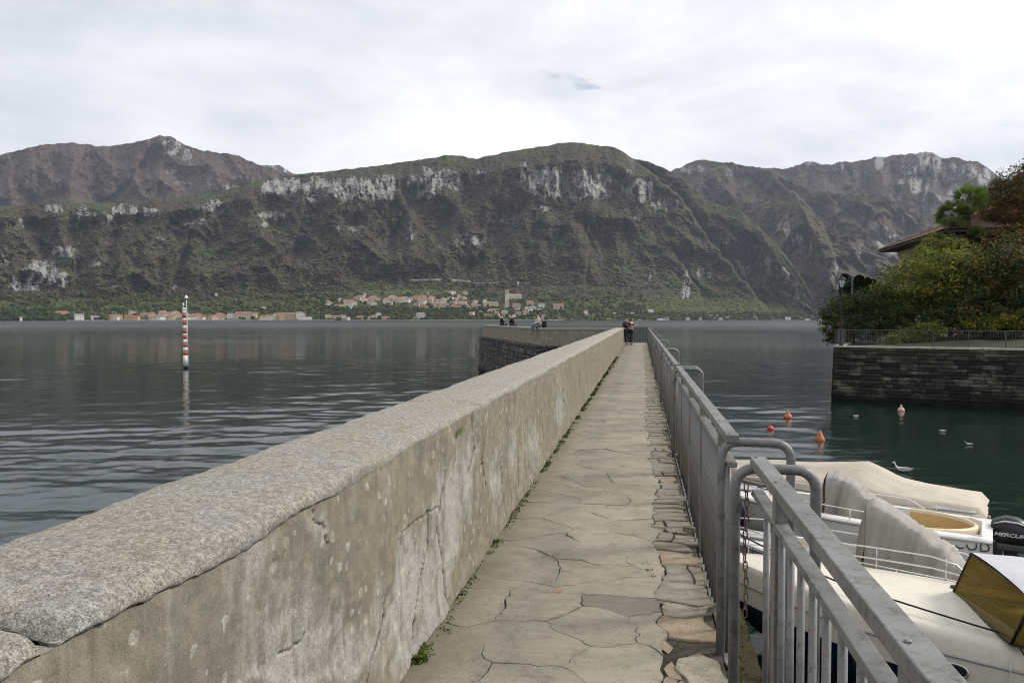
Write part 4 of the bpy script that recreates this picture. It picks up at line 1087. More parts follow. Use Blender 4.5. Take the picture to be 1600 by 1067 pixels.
def drape(rows, folds, name, mat, parent, seed=1):
    """cloth over a frame: rows = list of cross-sections (each a list of points); folds wrinkle it"""
    P = np.array(rows, float)
    if P.shape[0] < 60:
        k = max(1, 60 // P.shape[0]); idx = np.linspace(0, P.shape[0] - 1, P.shape[0] * k); P = np.stack([np.stack([np.interp(idx, np.arange(P.shape[0]), P[:, j, c]) for c in range(3)], -1) for j in range(P.shape[1])], 1)
    k = max(1, 48 // P.shape[1]); idx = np.linspace(0, P.shape[1] - 1, P.shape[1] * k)
    P = np.stack([np.stack([np.interp(idx, np.arange(P.shape[1]), P[i, :, c]) for c in range(3)], -1) for i in range(P.shape[0])], 0)
    du = np.gradient(P, axis=0); dv = np.gradient(P, axis=1); Nn = np.cross(du, dv); Nn /= np.maximum(1e-6, np.linalg.norm(Nn, axis=-1))[..., None]
    P = P + Nn * folds(P)[..., None]
    o = MB().grid(P, 0, True).build(name, mat, parent)
    return o

def fender(parent, x, y, z, r=.09, l=.42, mat=None):
    b = MB(); b.lathe([(.012, l / 2 + .05), (.03, l / 2 + .03), (r * .8, l / 2 - .02), (r, l / 2 - .1), (r, -l / 2 + .1), (r * .8, -l / 2 + .02), (.03, -l / 2 - .02)], 14, (x, y, z))
    b.tube([(x, y, z + l / 2), (x, y, z + l / 2 + .25)], .008, 6)
    return b.build('fender', mat or m_white, parent)

# ---- far boat under a beige tarpaulin
tA, hA, sA = boat('covered_motorboat', 'motorboat under a full beige tarpaulin with red stripe, farthest of the moored boats', (7.6, 18.35), 156, 6.6, 2.15, .80, (m_white, m_white, m_grey_gel), (0.05, .1), stripe=None)
L = 6.6; rows = []
for k in range(44):
    s = -.03 + 1.015 * k / 43; sc = min(max(s, 0), .985); h = hA(sc) + .06; z = sA(sc)
    top = float(np.interp(s, [-.03, -.005, .05, .15, .24, .345, .46, .58, .70, .85, 1.0], [z - .10, z + .14, z + .20, 1.10, 1.20, 1.52, 1.40, 1.32, 1.28, 1.16, 1.06]))
    row = []
    for j in range(17):
        w = -1 + 2 * j / 16; aw = abs(w)
        zz = min(z - .10, top - .02) if aw > .96 else min(top, z + .08) + max(0, top - z - .08) * (1 - aw ** 1.35) 
        row.append((L * s, w * h * (1.0 if aw < .97 else 1.0), zz))
    rows.append(row)
def foldA(P):
    x, y = P[..., 0], P[..., 1]
    rad = np.arctan2(y - .1, x - 2.3); edge_ = np.hypot(x - 2.3, y) / 2.5
    return .030 * edge_ * pn(rad * 5.5, .4 + 0 * x, 611) - .03 * edge_ * np.maximum(0, .25 - np.abs(pn(rad * 3.3, .2 + .15 * x, 613)) * 2) + .014 * fbm(x * 1.1 + y * .8, y * 1.6, 2, 601) + .016 * (np.abs(pn(x * 1.1 + y * 2.4, y * .5, 603)) - .3) + .012 * pn(x * .8, y * 7 + x * 2, 605)
drape(rows, foldA, 'tarpaulin', m_tarp_b, tA)
fender(tA, .75, -hA(.1) - .06, .42, .085, .40); fender(tA, .75, hA(.1) + .06, .42, .085, .40)
b = MB(); 
for sg in (-1, 1): b.box((.30, sg * (hA(.05) + .004), .50), (.55, .012, .075), (0, 0, sg * -.03))
b.box((-.004, 0, .52), (.012, 1.7, .07))
b.build('hull_stripe', m_red, tA)
dv = MB(); dv.box((-.16, 0, .22), (.30, .20, .46), bev=.04); dv.box((-.20, 0, -.12), (.20, .06, .42), bev=.02); dv.box((-.18, 0, .48), (.14, .26, .10), bev=.03)
do = dv.build('stern_drive', plain('weathered_primer', (0.22, .13, .11), .7, 0, .4, 12), tA)
pr = MB()
for k in range(3):
    a = 2 * PI * k / 3; pr.add([(-.33, .02 * math.cos(a), -.16 + .02 * math.sin(a)), (-.31, .13 * math.cos(a - .35), -.16 + .13 * math.sin(a - .35)), (-.35, .15 * math.cos(a), -.16 + .15 * math.sin(a)), (-.37, .12 * math.cos(a + .35), -.16 + .12 * math.sin(a + .35))], [(0, 1, 2, 3)])
pr.tube([(-.28, 0, -.16), (-.40, 0, -.16)], .035, 8); pr.build('propeller', m_black, do)
b = MB(); b.lathe([(.06, 0), (.055, .05), (.02, .12)], 10, (4.25, -.72, .93)); b.build('cover_vent', m_tarp_b, tA)

# ---- outboard motor (part of a boat)
def outboard(parent, x, y, z, rz=0, text=None):
    o = link('outboard_motor', None, parent, (x, y, z), (0, 0, rz))
    rows = []
    prof = [(-.30, .10, .02, .20), (-.29, .15, -.02, .26), (-.22, .19, -.06, .33), (-.08, .205, -.08, .385), (.08, .205, -.08, .375), (.20, .185, -.07, .32), (.28, .15, -.05, .25), (.305, .10, -.02, .18)]
    for xx, hw, zb, zt in prof:
        r_ = []
        for j in range(16):
            w = 2 * PI * j / 16; c_, s_ = math.cos(w), math.sin(w)
            e = lambda q: math.copysign(abs(q) ** .55, q)
            r_.append((xx, e(c_) * hw * (1 if s_ < 0 else 1 - .16 * abs(s_)), (zb + zt) / 2 + e(s_) * (zt - zb) / 2))
        rows.append(r_)
    cb = MB(); cb.grid(np.array(rows), 0, True, True); cb.add(rows[0], [tuple(range(16))]); cb.add(rows[-1], [tuple(reversed(range(16)))])
    cb.build('cowl', m_black, o)
    b = MB()
    b.tube([(-.26, -.16, .26), (-.10, -.20, .325), (.10, -.20, .315), (.24, -.15, .245)], [.012, .020, .020, .010], 8); b.tube([(-.26, .16, .26), (-.10, .20, .325), (.10, .20, .315), (.24, .15, .245)], [.012, .020, .020, .010], 8)
    b.build('cowl_trim', plain('silver_trim', (.42, .43, .45), .3, .4), o)
    b = MB(); b.box((.02, 0, -.13), (.50, .30, .14), bev=.04); b.build('cowl_base', plain('dark_grey_plastic', (.06, .06, .065), .45), o)
    b = MB(); b.box((.0, 0, -.50), (.20, .10, .70), bev=.03); b.box((.05, 0, -.84), (.42, .20, .02), bev=.008); b.lathe([(.01, -.30), (.05, -.2), (.055, .1), (.03, .22)], 10); 
    b.build('motor_leg', m_black, o)
    b = MB(); b.box((-.20, 0, -.24), (.16, .24, .30), bev=.02); b.build('transom_bracket', m_black, o)
    if text:
        for sg in (-1, 1):
            cu = bpy.data.curves.new('lettering', 'FONT'); cu.body = text; cu.size = .118; cu.extrude = .003; cu.align_x = 'CENTER'; cu.align_y = 'CENTER'; cu.shear = .25; cu.space_character = .94; cu.offset = .003
            tmp = bpy.data.objects.new('tmp', cu); COL.objects.link(tmp); dg = bpy.context.evaluated_depsgraph_get()
            me = bpy.data.meshes.new_from_object(tmp.evaluated_get(dg)); bpy.data.objects.remove(tmp)
            me.transform(Matrix.Scale(1.0, 4, (1, 0, 0)) @ Matrix.Scale(.72, 4, (0, 1, 0)))
            me.materials.clear(); me.materials.append(plain('silver_lettering', (.62, .63, .66), .35, .3))
            link('lettering', me, o, (.0, sg * .2085, .10), (R(90), 0, 0 if sg < 0 else PI))
    return o
def rail_tube(parent, pts, posts, r=.0125, mat=None, name='bow_rail'):
    b = MB(); b.tube(pts, r, 8)
    for p, q in posts: b.tube([p, q], r * .85, 8)
    return b.build(name, mat or m_chrome, parent)
def text_mesh(body, size, mat, name, parent, loc, rot, ext=.002):
    cu = bpy.data.curves.new(name, 'FONT'); cu.body = body; cu.size = size; cu.extrude = ext; cu.align_x = 'CENTER'; cu.align_y = 'CENTER'; cu.space_character = 1.12
    tmp = bpy.data.objects.new('tmp', cu); COL.objects.link(tmp); dg = bpy.context.evaluated_depsgraph_get()
    me = bpy.data.meshes.new_from_object(tmp.evaluated_get(dg)); bpy.data.objects.remove(tmp)
    me.materials.clear(); me.materials.append(mat)
    return link(name, me, parent, loc, rot)

def console_cover(parent, x0, x1, hw, zb, hts, seed, strap=True):
    """grey cloth over a steering console: steep towards the bow, long slope towards the stern"""
    rows = []
    for k in range(30):
        q = k / 29; x = x0 + (x1 - x0) * q
        top = float(np.interp(q, [p[0] for p in hts], [p[1] for p in hts]))
        w = hw * float(np.interp(q, [0, .06, .25, .6, 1], [.9, 1.0, 1.12, 1.0, .93])); row = []
        tl = max(.015, top - zb)
        for j in range(25):
            a = -1 + 2 * j / 24; aa = abs(a)
            if aa > .52: yy = math.copysign(w * (.74 + .26 * ((aa - .52) / .48) ** .8), a); zz = zb + tl * (1 - (aa - .52) / .48) * .93
            else: yy = a / .52 * w * .74; zz = zb + tl * (.93 + .07 * math.cos(a / .52 * PI / 2))
            row.append((x, yy, zz))
        rows.append(row)
    def fo(P):
        x, y, z = P[..., 0], P[..., 1], P[..., 2]
        side = .10 + .90 * sstep(zb + 1.5, zb + .5, z)
        q = x * 4.2 + (z - zb) * .55 + np.sign(y) * 3.7
        pleat = pn(q, 0.3 + 0 * z, seed) + .5 * (1 - 2.4 * np.abs(pn(q * 1.7 + .35 * (z - zb), .7 + 0 * z, seed + 3)))
        sag = pn(x * 1.4, y * 1.6, seed + 7)
        return side * .115 * pleat + .014 * sag
    o = drape(rows, fo, 'console_cover', m_tarp_g, parent)
    # steep end towards the bow
    end = []
    for k in range(10):
        q = k / 9
        end.append([(x1 + .16 * (1 - abs(p[1]) / (hw * 1.2)) * math.sin(q * PI / 2) * .9, p[1] * (1 - .04 * q), zb + (p[2] - zb) * (1 - q)) for p in rows[-1]])
    drape(end, fo, 'console_cover', m_tarp_g, parent)
    if strap:
        zs = zb + .16; c = (x0 + x1) / 2
        pts = [(x0 + .1, -hw * 1.02, zs - .03), (c, -hw * 1.14, zs), (x1 - .05, -hw * .98, zs + .02), (x1 + .15, -hw * .4, zs + .03), (x1 + .17, hw * .4, zs + .03), (x1 - .05, hw * .98, zs + .02), (c, hw * 1.14, zs), (x0 + .1, hw * 1.02, zs - .03)]
        MB().tube(pts, .016, 6).build('tie_rope', m_rope_b, parent)
    return o

# ---- second boat, open, grey console cover, black outboard
tB, hB, sB = boat('open_motorboat', 'open white motorboat with grey covered console, tan cushions and a black outboard', (6.70, 15.53), 157, 5.8, 1.95, .92, (m_white, m_white, m_grey_gel), (0.05, .72), .26, .2)
console_cover(tB, 1.85, 2.95, .46, .50, [(0, .95), (.15, 1.18), (.45, 1.52), (.78, 1.74), (1, 1.70)], 621)
MB().box((3.55, .62, .84), (1.10, .34, .22), bev=.05).build('seat_cushion', m_tan, tB)
MB().box((3.55, .62, .55), (1.14, .38, .32), bev=.02).build('seat_base', m_white, tB)
MB().box((4.2, 0, .80), (.40, 1.2, .2), bev=.05).build('seat_cushion', m_tan, tB)
rows = []
for k in range(15):                                     # curved stern bench with cream coaming
    a = -PI / 2 + PI * k / 14
    cx, cy = 1.45 - 1.15 * math.cos(a), .74 * math.sin(a)
    rows.append([(cx + .09 * -math.cos(a), cy * 1.12, .55), (cx + .08 * -math.cos(a), cy * 1.11, .95), (cx + .03 * -math.cos(a), cy * 1.05, .99), (cx, cy, .97), (cx + .03, cy * .97, .30)])
MB().grid(np.array(rows), 0, True).build('stern_coaming', m_cream_v, tB)
rows = [[(r_[3][0] + .012 * math.cos(0), r_[3][1] * .985, r_[3][2] - .05), (r_[4][0] + .02, r_[4][1] * .96, .34)] for r_ in rows]
MB().grid(np.array(rows), 0, True).build('seat_cushion', m_tan, tB)
MB().box((.9, 0, .58), (.55, 1.3, .12), bev=.04).build('seat_cushion', m_tan, tB)
ob = outboard(tB, -.30, -.05, .80, PI, 'MERCURY'); ob.scale = (1.12, 1.12, 1.12)
for sg in (-1, 1):
    rail_tube(tB, [(1.2, sg * hB(.2) * .95, sB(.2) + .05), (1.5, sg * hB(.27) * .95, sB(.3) + .2), (3.2, sg * hB(.57) * .93, sB(.57) + .22), (4.6, sg * hB(.82) * .9, sB(.8) + .26), (5.2, sg * hB(.93) * .85, sB(.93) + .22)], [((2.4, sg * hB(.43) * .95, sB(.43)), (2.4, sg * hB(.43) * .95, sB(.43) + .21)), ((3.8, sg * hB(.68) * .93, sB(.68)), (3.8, sg * hB(.68) * .92, sB(.68) + .23))], .012, m_whitetube, 'side_rail')
for sg in (-1, 1):
    text_mesh('7 COD', .24, m_black, 'registration_number', tB, (.43, sg * (hB(.08) * .975 + .006), .79), (R(90 - 8) , 0, 0 if sg < 0 else PI))

# ---- third boat, open, larger grey cover
tC, hC, sC = boat('open_motorboat', 'open white motorboat with the nearer grey cover roped over its console', (6.15, 12.72), 157, 5.3, 1.85, .72, (m_white, m_white, m_grey_gel), (0.05, .72), .26, .18)
console_cover(tC, .78, 2.42, .52, .46, [(0, .80), (.2, 1.12), (.5, 1.50), (.76, 1.78), (.93, 1.90), (1, 1.84)], 641)
MB().box((3.2, .58, .72), (.90, .32, .22), bev=.05).build('seat_cushion', m_tan, tC)
MB().box((3.2, .58, .44), (.96, .36, .34), bev=.02).build('seat_base', m_white, tC)
MB().box((3.75, 0, .66), (.36, 1.1, .2), bev=.05).build('seat_cushion', m_tan, tC)
outboard(tC, -.26, 0, .80, PI)
for sg in (-1, 1):
    rail_tube(tC, [(.7, sg * hC(.13) * .95, sC(.13) + .04), (1.0, sg * hC(.2) * .95, sC(.2) + .20), (2.8, sg * hC(.53) * .93, sC(.53) + .22), (4.3, sg * hC(.81) * .9, sC(.81) + .28), (4.9, sg * hC(.93) * .85, sC(.93) + .26)], [((1.9, sg * hC(.36) * .95, sC(.36)), (1.9, sg * hC(.36) * .95, sC(.36) + .21)), ((3.4, sg * hC(.64) * .93, sC(.64)), (3.4, sg * hC(.64) * .92, sC(.64) + .24))], .012, m_whitetube, 'side_rail')

# fittings on the two open boats
m_fnavy = plain('navy_fender', (.015, .02, .06), .45, 0, .2)
for t_, h_, s_, L_ in ((tB, hB, sB, 5.8), (tC, hC, sC, 5.3)):
    b = MB()
    for sg in (-1, 1): b.box((L_ * .90, sg * .12, s_(.9) + .09), (.20, .03, .035), bev=.01); b.box((L_ * .90, sg * .12, s_(.9) + .065), (.05, .03, .05)); b.box((.25, sg * (h_(.05) - .08), s_(.05) + .07), (.18, .03, .03), bev=.01)
    b.build('deck_cleat', m_chrome, t_)
    b = MB(); b.box((L_ * .82, 0, s_(.82) + .085), (.46, .44, .035), bev=.012); b.build('deck_hatch', m_grey_gel, t_)
    b = MB(); b.box((L_ * .985, 0, s_(.98) + .06), (.34, .10, .05), bev=.01); b.lathe([(.03, -.06), (.03, .06)], 10, (L_ * 1.02, 0, s_(.98) + .08)); b.build('bow_roller', m_chrome, t_)
    for sg in (-1, 1):
        for q in (.80, .35): fender(t_, L_ * q, sg * (h_(q) + .10), s_(q) - .42, .085, .42, m_fnavy if q > .5 else m_white)
    b = MB(); P_ = [(L_ * .62 + .22 * math.cos(w) * (1 - .004 * k), .18 * math.sin(w), s_(.62) - .02 + .004 * k) for k, w in enumerate(np.linspace(0, 7 * PI, 60))]
    b.tube([(p[0] + L_ * .12, p[1] - .25, s_(.75) + .10 + .02 * (k / 60)) for k, p in enumerate(P_)], .013, 5); b.build('coiled_rope', m_rope_b if t_ is tB else m_rope_w, t_)
    MB().box((L_ * .725, 0, s_(.72) * .62), (.03, 1.1, .5), bev=.01).build('cockpit_bulkhead', m_white, t_)
    b = MB(); b.box((L_ * .71, .25, .55), (.02, .34, .30), bev=.008); b.build('locker_door', m_grey_gel, t_)
# ---- nearest boat with cabin, amber windscreen and navy hull
tD, hD, sD = boat('cabin_motorboat', 'nearest moored boat, cream cabin deck with amber windscreen and navy hull below', (7.15, 9.45), 157, 6.5, 2.15, .86, (m_navy, m_cream, m_grey_gel), (0.06, .30), .3, .2, camber=.10, bowpow=2.4, sternw=.93)
ca, sa = math.cos(R(157)), math.sin(R(157))
def locD(p): dx, dy = p[0] - 7.15, p[1] - 9.45; return Vector((dx * ca + dy * sa, -dx * sa + dy * ca, p[2]))
# cream topsides above the navy: a raised bulwark with two portholes each side
LD = 6.5
for sg in (-1, 1):
    P = []
    for k in range(40):
        s = .10 + .895 * k / 39; h, z = hD(s), sD(s)
        P.append([(LD * s, sg * (h * .985 + .012), z - .40 + .10 * s), (LD * s, sg * (h * 1.0 + .016), z - .08), (LD * s, sg * (h * .985), z + .06 + .10 * sstep(.2, .4, s)), (LD * s, sg * (h * .93), z + .10 + .14 * sstep(.2, .4, s)), (LD * s, sg * h * .84, z + .10 + .15 * sstep(.2, .4, s))])
    g_ = np.array(P, float); MB().grid(g_ if sg < 0 else g_[:, ::-1], 0, True).build('topside', m_cream, tD)
# foredeck
P = []
for k in range(30):
    s = .30 + .69 * k / 29; h, z = hD(s), sD(s) + .10 + .15 * sstep(.2, .4, s)
    P.append([(LD * s, w * h * .845, z + .055 * (1 - w * w) * min(1, h)) for w in np.linspace(-1, 1, 11)])
MB().grid(np.array(P, float)[:, ::-1], 0, True).build('foredeck', m_cream, tD)
def porthole(x, sg, dz):
    s = x / LD; h, z = hD(s), sD(s)
    dh = (hD(s + .02) - hD(s - .02)) / (.04 * LD); yaw_ = math.atan(dh) * sg
    fr = link('porthole', None, tD, (x, sg * (h * 1.0 + .02), z + dz), (R(90 + 4 * sg), 0, yaw_ if sg < 0 else yaw_))
    b = MB()
    pts = []
    for k in range(29):
        w = 2 * PI * k / 28; pts.append((.15 * math.copysign(abs(math.cos(w)) ** .75, math.cos(w)), .078 * math.copysign(abs(math.sin(w)) ** .8, math.sin(w)), 0))
    b.tube(pts, .016, 8, cap=False); b.build('porthole_frame', m_chrome, fr)
    q = MB(); q.add([(p[0], p[1], -.002 * sg) for p in pts[:-1]], [tuple(range(28))]); q.build('pane', m_black, fr)
for x_, sg in ((3.2, 1), (2.30, 1), (3.2, -1), (2.30, -1)): porthole(x_, sg, -.20)
# windscreen: centre pane and two swept side panes in brown frames
z_d = 1.20
w_far, w_near = locD(at_z(1490, 925, z_d)), locD(at_z(1580, 1006, z_d))
yc = (w_far.y + w_near.y) / 2
dz_ = Vector((-.205, 0, .58))                           # raked back towards the stern
t_far, t_near = w_far + dz_, w_near + dz_
ws = link('windscreen', None, tD)
def pane_frame(q):
    b = MB()
    for i in range(4): b.tube([q[i], q[(i + 1) % 4]], .020, 6)
    b.build('window_frame', m_brown_frame, ws)
    c_ = sum(q, Vector()) / 4; n_ = (q[1] - q[0]).cross(q[3] - q[0]).normalized() * .004
    p_ = [v + (c_ - v) * .01 for v in q]
    m_ = MB(); m_.add([tuple(v + n_) for v in p_] + [tuple(v - n_) for v in p_], [(0, 1, 2, 3), (7, 6, 5, 4), (0, 4, 5, 1), (1, 5, 6, 2), (2, 6, 7, 3), (3, 7, 4, 0)]); m_.build('pane', m_amber, ws)
pane_frame([w_far, w_near, t_near, t_far])
bk = Vector((-1.35, 0, 0))
for a_, t_ in ((w_far, t_far), (w_near, t_near)):
    sgn = 1 if a_.y > yc else -1
    pane_frame([a_, a_ + Vector((-1.0, sgn * .06, 0)), t_ + Vector((-.75, sgn * .05, 0)), t_])
# hood / roof behind the windscreen
P = []
for k in range(14):
    q = k / 13; x = t_far.x + .05 - 2.35 * q
    P.append([(x + (t_near.x - t_far.x) * (w / 2 + .5) * (1 - q), yc + w * (abs(t_far.y - t_near.y) / 2 + .06 + .08 * q), t_far.z + .02 + .045 * (1 - w * w) + .05 * math.sin(PI * q) - (.06 if abs(w) > .99 else 0) - .10 * q * q) for w in np.linspace(-1, 1, 15)])
drape(P, lambda p: .004 * fbm(p[..., 0] * 3, p[..., 1] * 3, 2, 661), 'hood', m_tarp_l, tD)
b = MB(); hwd = abs(t_far.y - t_near.y) / 2
for sg in (-1, 1):
    for xx in (t_far.x - 1.0, t_far.x - 2.2): b.tube([(xx, yc + sg * (hwd + .05), t_far.z - .02), (xx, yc + sg * hD(.2) * .9, 1.0)], .014, 8)
b.build('hood_support', m_chrome, tD)
MB().box((w_far.x - 1.9, yc, .95), (1.5, 1.5, .5), bev=.06).build('cabin_seat', m_cream_v, tD)
# bow rail on both sides
for sg in (1, -1):
    top, mid, pst = [], [], []
    for s in np.linspace(.45, .985, 12):
        h, z = hD(s) * .93, sD(s) + .22
        e = min(1, (s - .45) / .06)
        top.append((LD * s, sg * h, z + .34 * e)); mid.append((LD * s, sg * h, z + .17 * e))
    for s in (.52, .66, .80, .93): pst.append(((LD * s, sg * hD(s) * .93, sD(s) + .2), (LD * s, sg * hD(s) * .93, sD(s) + .56)))
    if sg < 0: rail_tube(tD, top, pst); rail_tube(tD, mid, [])
    else:
        rail_tube(tD, top[8:], [((LD * .93, hD(.93) * .93, sD(.93) + .2), (LD * .93, hD(.93) * .93, sD(.93) + .56))])
b = MB(); b.lathe([(.02, .0), (.025, .05), (.06, .07), (.06, .085)], 10, (3.25, -hD(.5) * .55, 1.14)); b.build('deck_cleat', m_black, tD)
b = MB(); b.lathe([(.04, .0), (.02, .03), (.012, .06), (.05, .075), (.05, .09)], 10, (2.6, hD(.4) * .86, 1.13)); cl_ = b.build('deck_cleat', m_chrome, tD)
# ropes
def rope(label, pts, mat, r=.011, sag=0.0, n=16):
    P = []
    for i in range(len(pts) - 1):
        a, e = Vector(pts[i]), Vector(pts[i + 1])
        for k in range(n): q = k / n; P.append(a.lerp(e, q) - Vector((0, 0, sag * 4 * q * (1 - q))))
    P.append(Vector(pts[-1]))
    o = MB().tube([tuple(p - P[0]) for p in P], r, 6).build('mooring_rope', mat, None, tuple(P[0]))
    return tag(o, label, 'rope')
def wD(x, y, z): return (7.15 + x * ca - y * sa, 9.45 + x * sa + y * ca, z)
cz = wD(2.6, hD(.4) * .86, 1.21)
rope('dark mooring rope running over the foredeck of the cream cabin boat to its side cleat', [(0.62, 9.6, 2.6), wD(5.4, .25, 1.5), wD(4.6, hD(.7) * .6, 1.36), cz], m_rope_b, .012, .01)
rope('dark rope hanging down the cream side of the cabin boat from its cleat', [cz, wD(2.42, hD(.37) + .06, .95), wD(2.2, hD(.34) + .07, .15)], m_rope_b, .012, 0)
rope('thin white rope hanging from the side cleat of the cream cabin boat', [cz, wD(2.63, hD(.4) + .06, .9), wD(2.62, hD(.4) + .07, .35)], m_rope_w, .009, 0)
rope('thin pale mooring line from the pier down to the bow of the navy hulled boat', [(0.60, 8.4, 2.4), (1.0, 9.6, 1.9), wD(6.45, 0, 1.05)], m_rope_w, .010, .12)
rope('thin pale mooring line from the pier to the middle open boat', [(0.60, 13.0, 2.5), (1.35, 14.8, 1.0)], m_rope_w, .010, .12)
rope('thin pale mooring line between pier and the open boat with outboard', [(0.60, 16.3, 2.5), (1.25, 17.75, 1.05)], m_rope_w, .010, .12)
rope('dark mooring line from the pier to the beige covered boat', [(0.60, 19.8, 2.5), (1.6, 20.9, 0.95)], m_rope_b, .012, .12)
# ================================================================== QUAY on the right with its garden and villa
QA, QB = Vector((11.66, 48.11)), Vector((26.5, 42.7)); QC = Vector((20.5, 74.0)); QT = 3.35
qdir = (QB - QA).normalized(); qn = Vector((qdir.y, -qdir.x))        # qn points at the camera
ldir = (QC - QA).normalized()
wall_q = thing('stone_quay_wall', 'tall dark quay wall of flat stone courses with pale worn patches, rising from the green water', 'wall', (QA.x, QA.y, 0))
m_qs = NT('quay_stone')
tq = m_qs.rnd(); n = m_qs.noise(1.1, 6, .7, .3, m_qs.map(scale=(.7, .7, 1.5))); g = m_qs.noise(24, 5, .75); n2 = m_qs.noise(5, 5, .7)
c = m_qs.mix(tq, (0.022, 0.020, 0.018), (0.085, 0.076, 0.066))
wp = m_qs.node('ShaderNodeNewGeometry').outputs['Position']
nw = m_qs.noise(.75, 6, .72, .4, m_qs.map(wp, scale=(.8, .8, 1.5)))
c = m_qs.mix(m_qs.math('MULTIPLY', m_qs.mr(m_qs.math('ADD', nw, m_qs.math('MULTIPLY', m_qs.math('SUBTRACT', tq, .5), .12)), .53, .62), .75), c, (0.26, .24, .205))
c = m_qs.mix(m_qs.mr(g, .32, .66), m_qs.mix(.6, c, (.012, .011, .010)), c)
zz = m_qs.node('ShaderNodeSeparateXYZ', {0: wp}).outputs[2]
c = m_qs.mix(m_qs.math('MULTIPLY', m_qs.mr(m_qs.math('ADD', zz, nw), 3.1, 3.8), .45), c, (.075, .085, .028))
c = m_qs.mix(m_qs.math('MULTIPLY', m_qs.mr(m_qs.math('ADD', zz, m_qs.math('MULTIPLY', nw, .6)), 1.2, .5), .9), c, (.012, .013, .010))
m_qs.set(color=c, rough=.92, spec=.2, normal=m_qs.bump(m_qs.math('ADD', n2, g), .8, .05))
allst = stones(QA, QB, -0.7, QT - .11, (.13, .25), (.32, 1.15), 17, 0.03, 0.022, 0.075)
vis = [k for k, st in enumerate(allst) if st[0][0][2] > -.3]
vis = sorted(vis, key=lambda k: -allst[k][2] - (10 if allst[k][0][0][0] < 21.5 else 0))[:290]
sing = set(vis)
rest = MB()
for k, (v_, f_, sz, tn) in enumerate(allst):
    lv = [(x - QA.x, y - QA.y, z) for x, y, z in v_]
    if k in sing: MB().add(lv, f_).build('stone', m_qs.mat, wall_q)
    else: rest.add(lv, f_)
for v_, f_, sz, tn in stones(QC, QA, -0.7, QT - .11, (.15, .28), (.5, 1.2), 18, 0.03, 0.022, 0.07): rest.add([(x - QA.x, y - QA.y, z) for x, y, z in v_], f_)
if rest.v: tag(rest.build('stone_courses', m_qs.mat, wall_q), kind='stuff')
# coping slabs along the top
m_qcope = plain('pale_coping_stone', (0.36, .34, .30), .9, 0, .3, 4, .5, 40)
x = 0; rr = random.Random(31); Lq = (QB - QA).length
while x < Lq:
    w = min(rr.uniform(1.1, 1.9), Lq - x)
    p = QA + qdir * (x + w / 2) - qn * .20
    MB().box((p.x - QA.x, p.y - QA.y, QT - .05), (w - .02, .56, .105), (0, 0, math.atan2(qdir.y, qdir.x)), bev=.012).build('coping_stone', m_qcope, wall_q); x += w
Ll = (QC - QA).length; x = .3
while x < Ll:
    w = min(1.6, Ll - x); ln = Vector((-ldir.y, ldir.x)); p = QA + ldir * (x + w / 2) - ln * .2
    MB().box((p.x - QA.x, p.y - QA.y, QT - .052), (w - .02, .56, .105), (0, 0, math.atan2(ldir.y, ldir.x)), bev=.012).build('coping_stone', m_qcope, wall_q); x += w
b = MB(); b.prism([(0, .06), (QB.x - QA.x, QB.y - QA.y + .06), (QB.x - QA.x + 2, QB.y - QA.y + 3), (QC.x - QA.x, QC.y - QA.y), (QC.x - QA.x - .6, QC.y - QA.y)], -3, QT - .13)
b.build('wall_core', m_joint, wall_q)

# iron railing on the quay
m_iron = plain('grey_painted_iron', (0.075, .078, .080), .55, .2, .2)
qr = thing('railing', 'long dark iron railing with upright bars along the top of the stone quay wall', 'railing', (QA.x, QA.y, QT))
ang = math.atan2(qdir.y, qdir.x); base = -qn * .16
def qp(s, z): v = qdir * s + base; return (v.x, v.y, z)
for z_, hh in ((.97, .045), (.09, .03)):
    v = qdir * (Lq / 2) + base; MB().box((v.x, v.y, z_), (Lq, .045, hh), (0, 0, ang)).build('top_rail' if z_ > .5 else 'bottom_rail', m_iron, qr)
pm = MB().box((0, 0, .48), (.05, .05, .96)).data('post', m_iron); bmq = MB().box((0, 0, .53), (.018, .03, .86)).data('baluster', m_iron)
s = .05
while s < Lq: link('post', pm, qr, qp(s, 0), (0, 0, ang)); s += 1.75
s = .15
while s < Lq - .05: link('baluster', bmq, qr, qp(s, 0), (0, 0, ang)); s += .128
lang = math.atan2(ldir.y, ldir.x); lb = Vector((-ldir.y, ldir.x)) * -.16
v = ldir * (Ll / 2) + lb
MB().box((v.x, v.y, .97), (Ll, .045, .045), (0, 0, lang)).build('top_rail', m_iron, qr); MB().box((v.x, v.y, .09), (Ll, .045, .03), (0, 0, lang)).build('bottom_rail', m_iron, qr)
b = MB(); s = .12
while s < Ll: v = ldir * s + lb; b.box((v.x, v.y, .53), (.03, .018, .86), (0, 0, lang)); s += .128
tag(b.build('baluster_row', m_iron, qr), kind='stuff')

# ground: promenade and garden bank rising behind
m_bank = NT('garden_earth'); n = m_bank.noise(.8, 6, .7); g = m_bank.noise(9, 5, .7)
m_bank.set(color=m_bank.mix(m_bank.mr(n, .4, .6), m_bank.mix(m_bank.mr(g, .3, .7), (.03, .024, .014), (.09, .07, .04)), (.035, .05, .018)), rough=.95, normal=m_bank.bump(g, .6, .08))
def bank_z(X, Y):
    dq = -(np.asarray(X) - QA.x) * qn.x - (np.asarray(Y) - QA.y) * qn.y           # distance behind the wall
    dl = (np.asarray(X) - QA.x) * ldir.y - (np.asarray(Y) - QA.y) * ldir.x        # distance right of the left quay
    d = np.minimum(dq, dl + 1.0)
    return 3.27 + 0.35 * sstep(2.4, 5.5, d) + 5.2 * sstep(7, 26, d) + 26 * sstep(18, 130, d) + 0.25 * fbm(np.asarray(X) * .3, np.asarray(Y) * .3, 3, 701) * sstep(2.5, 5, d)
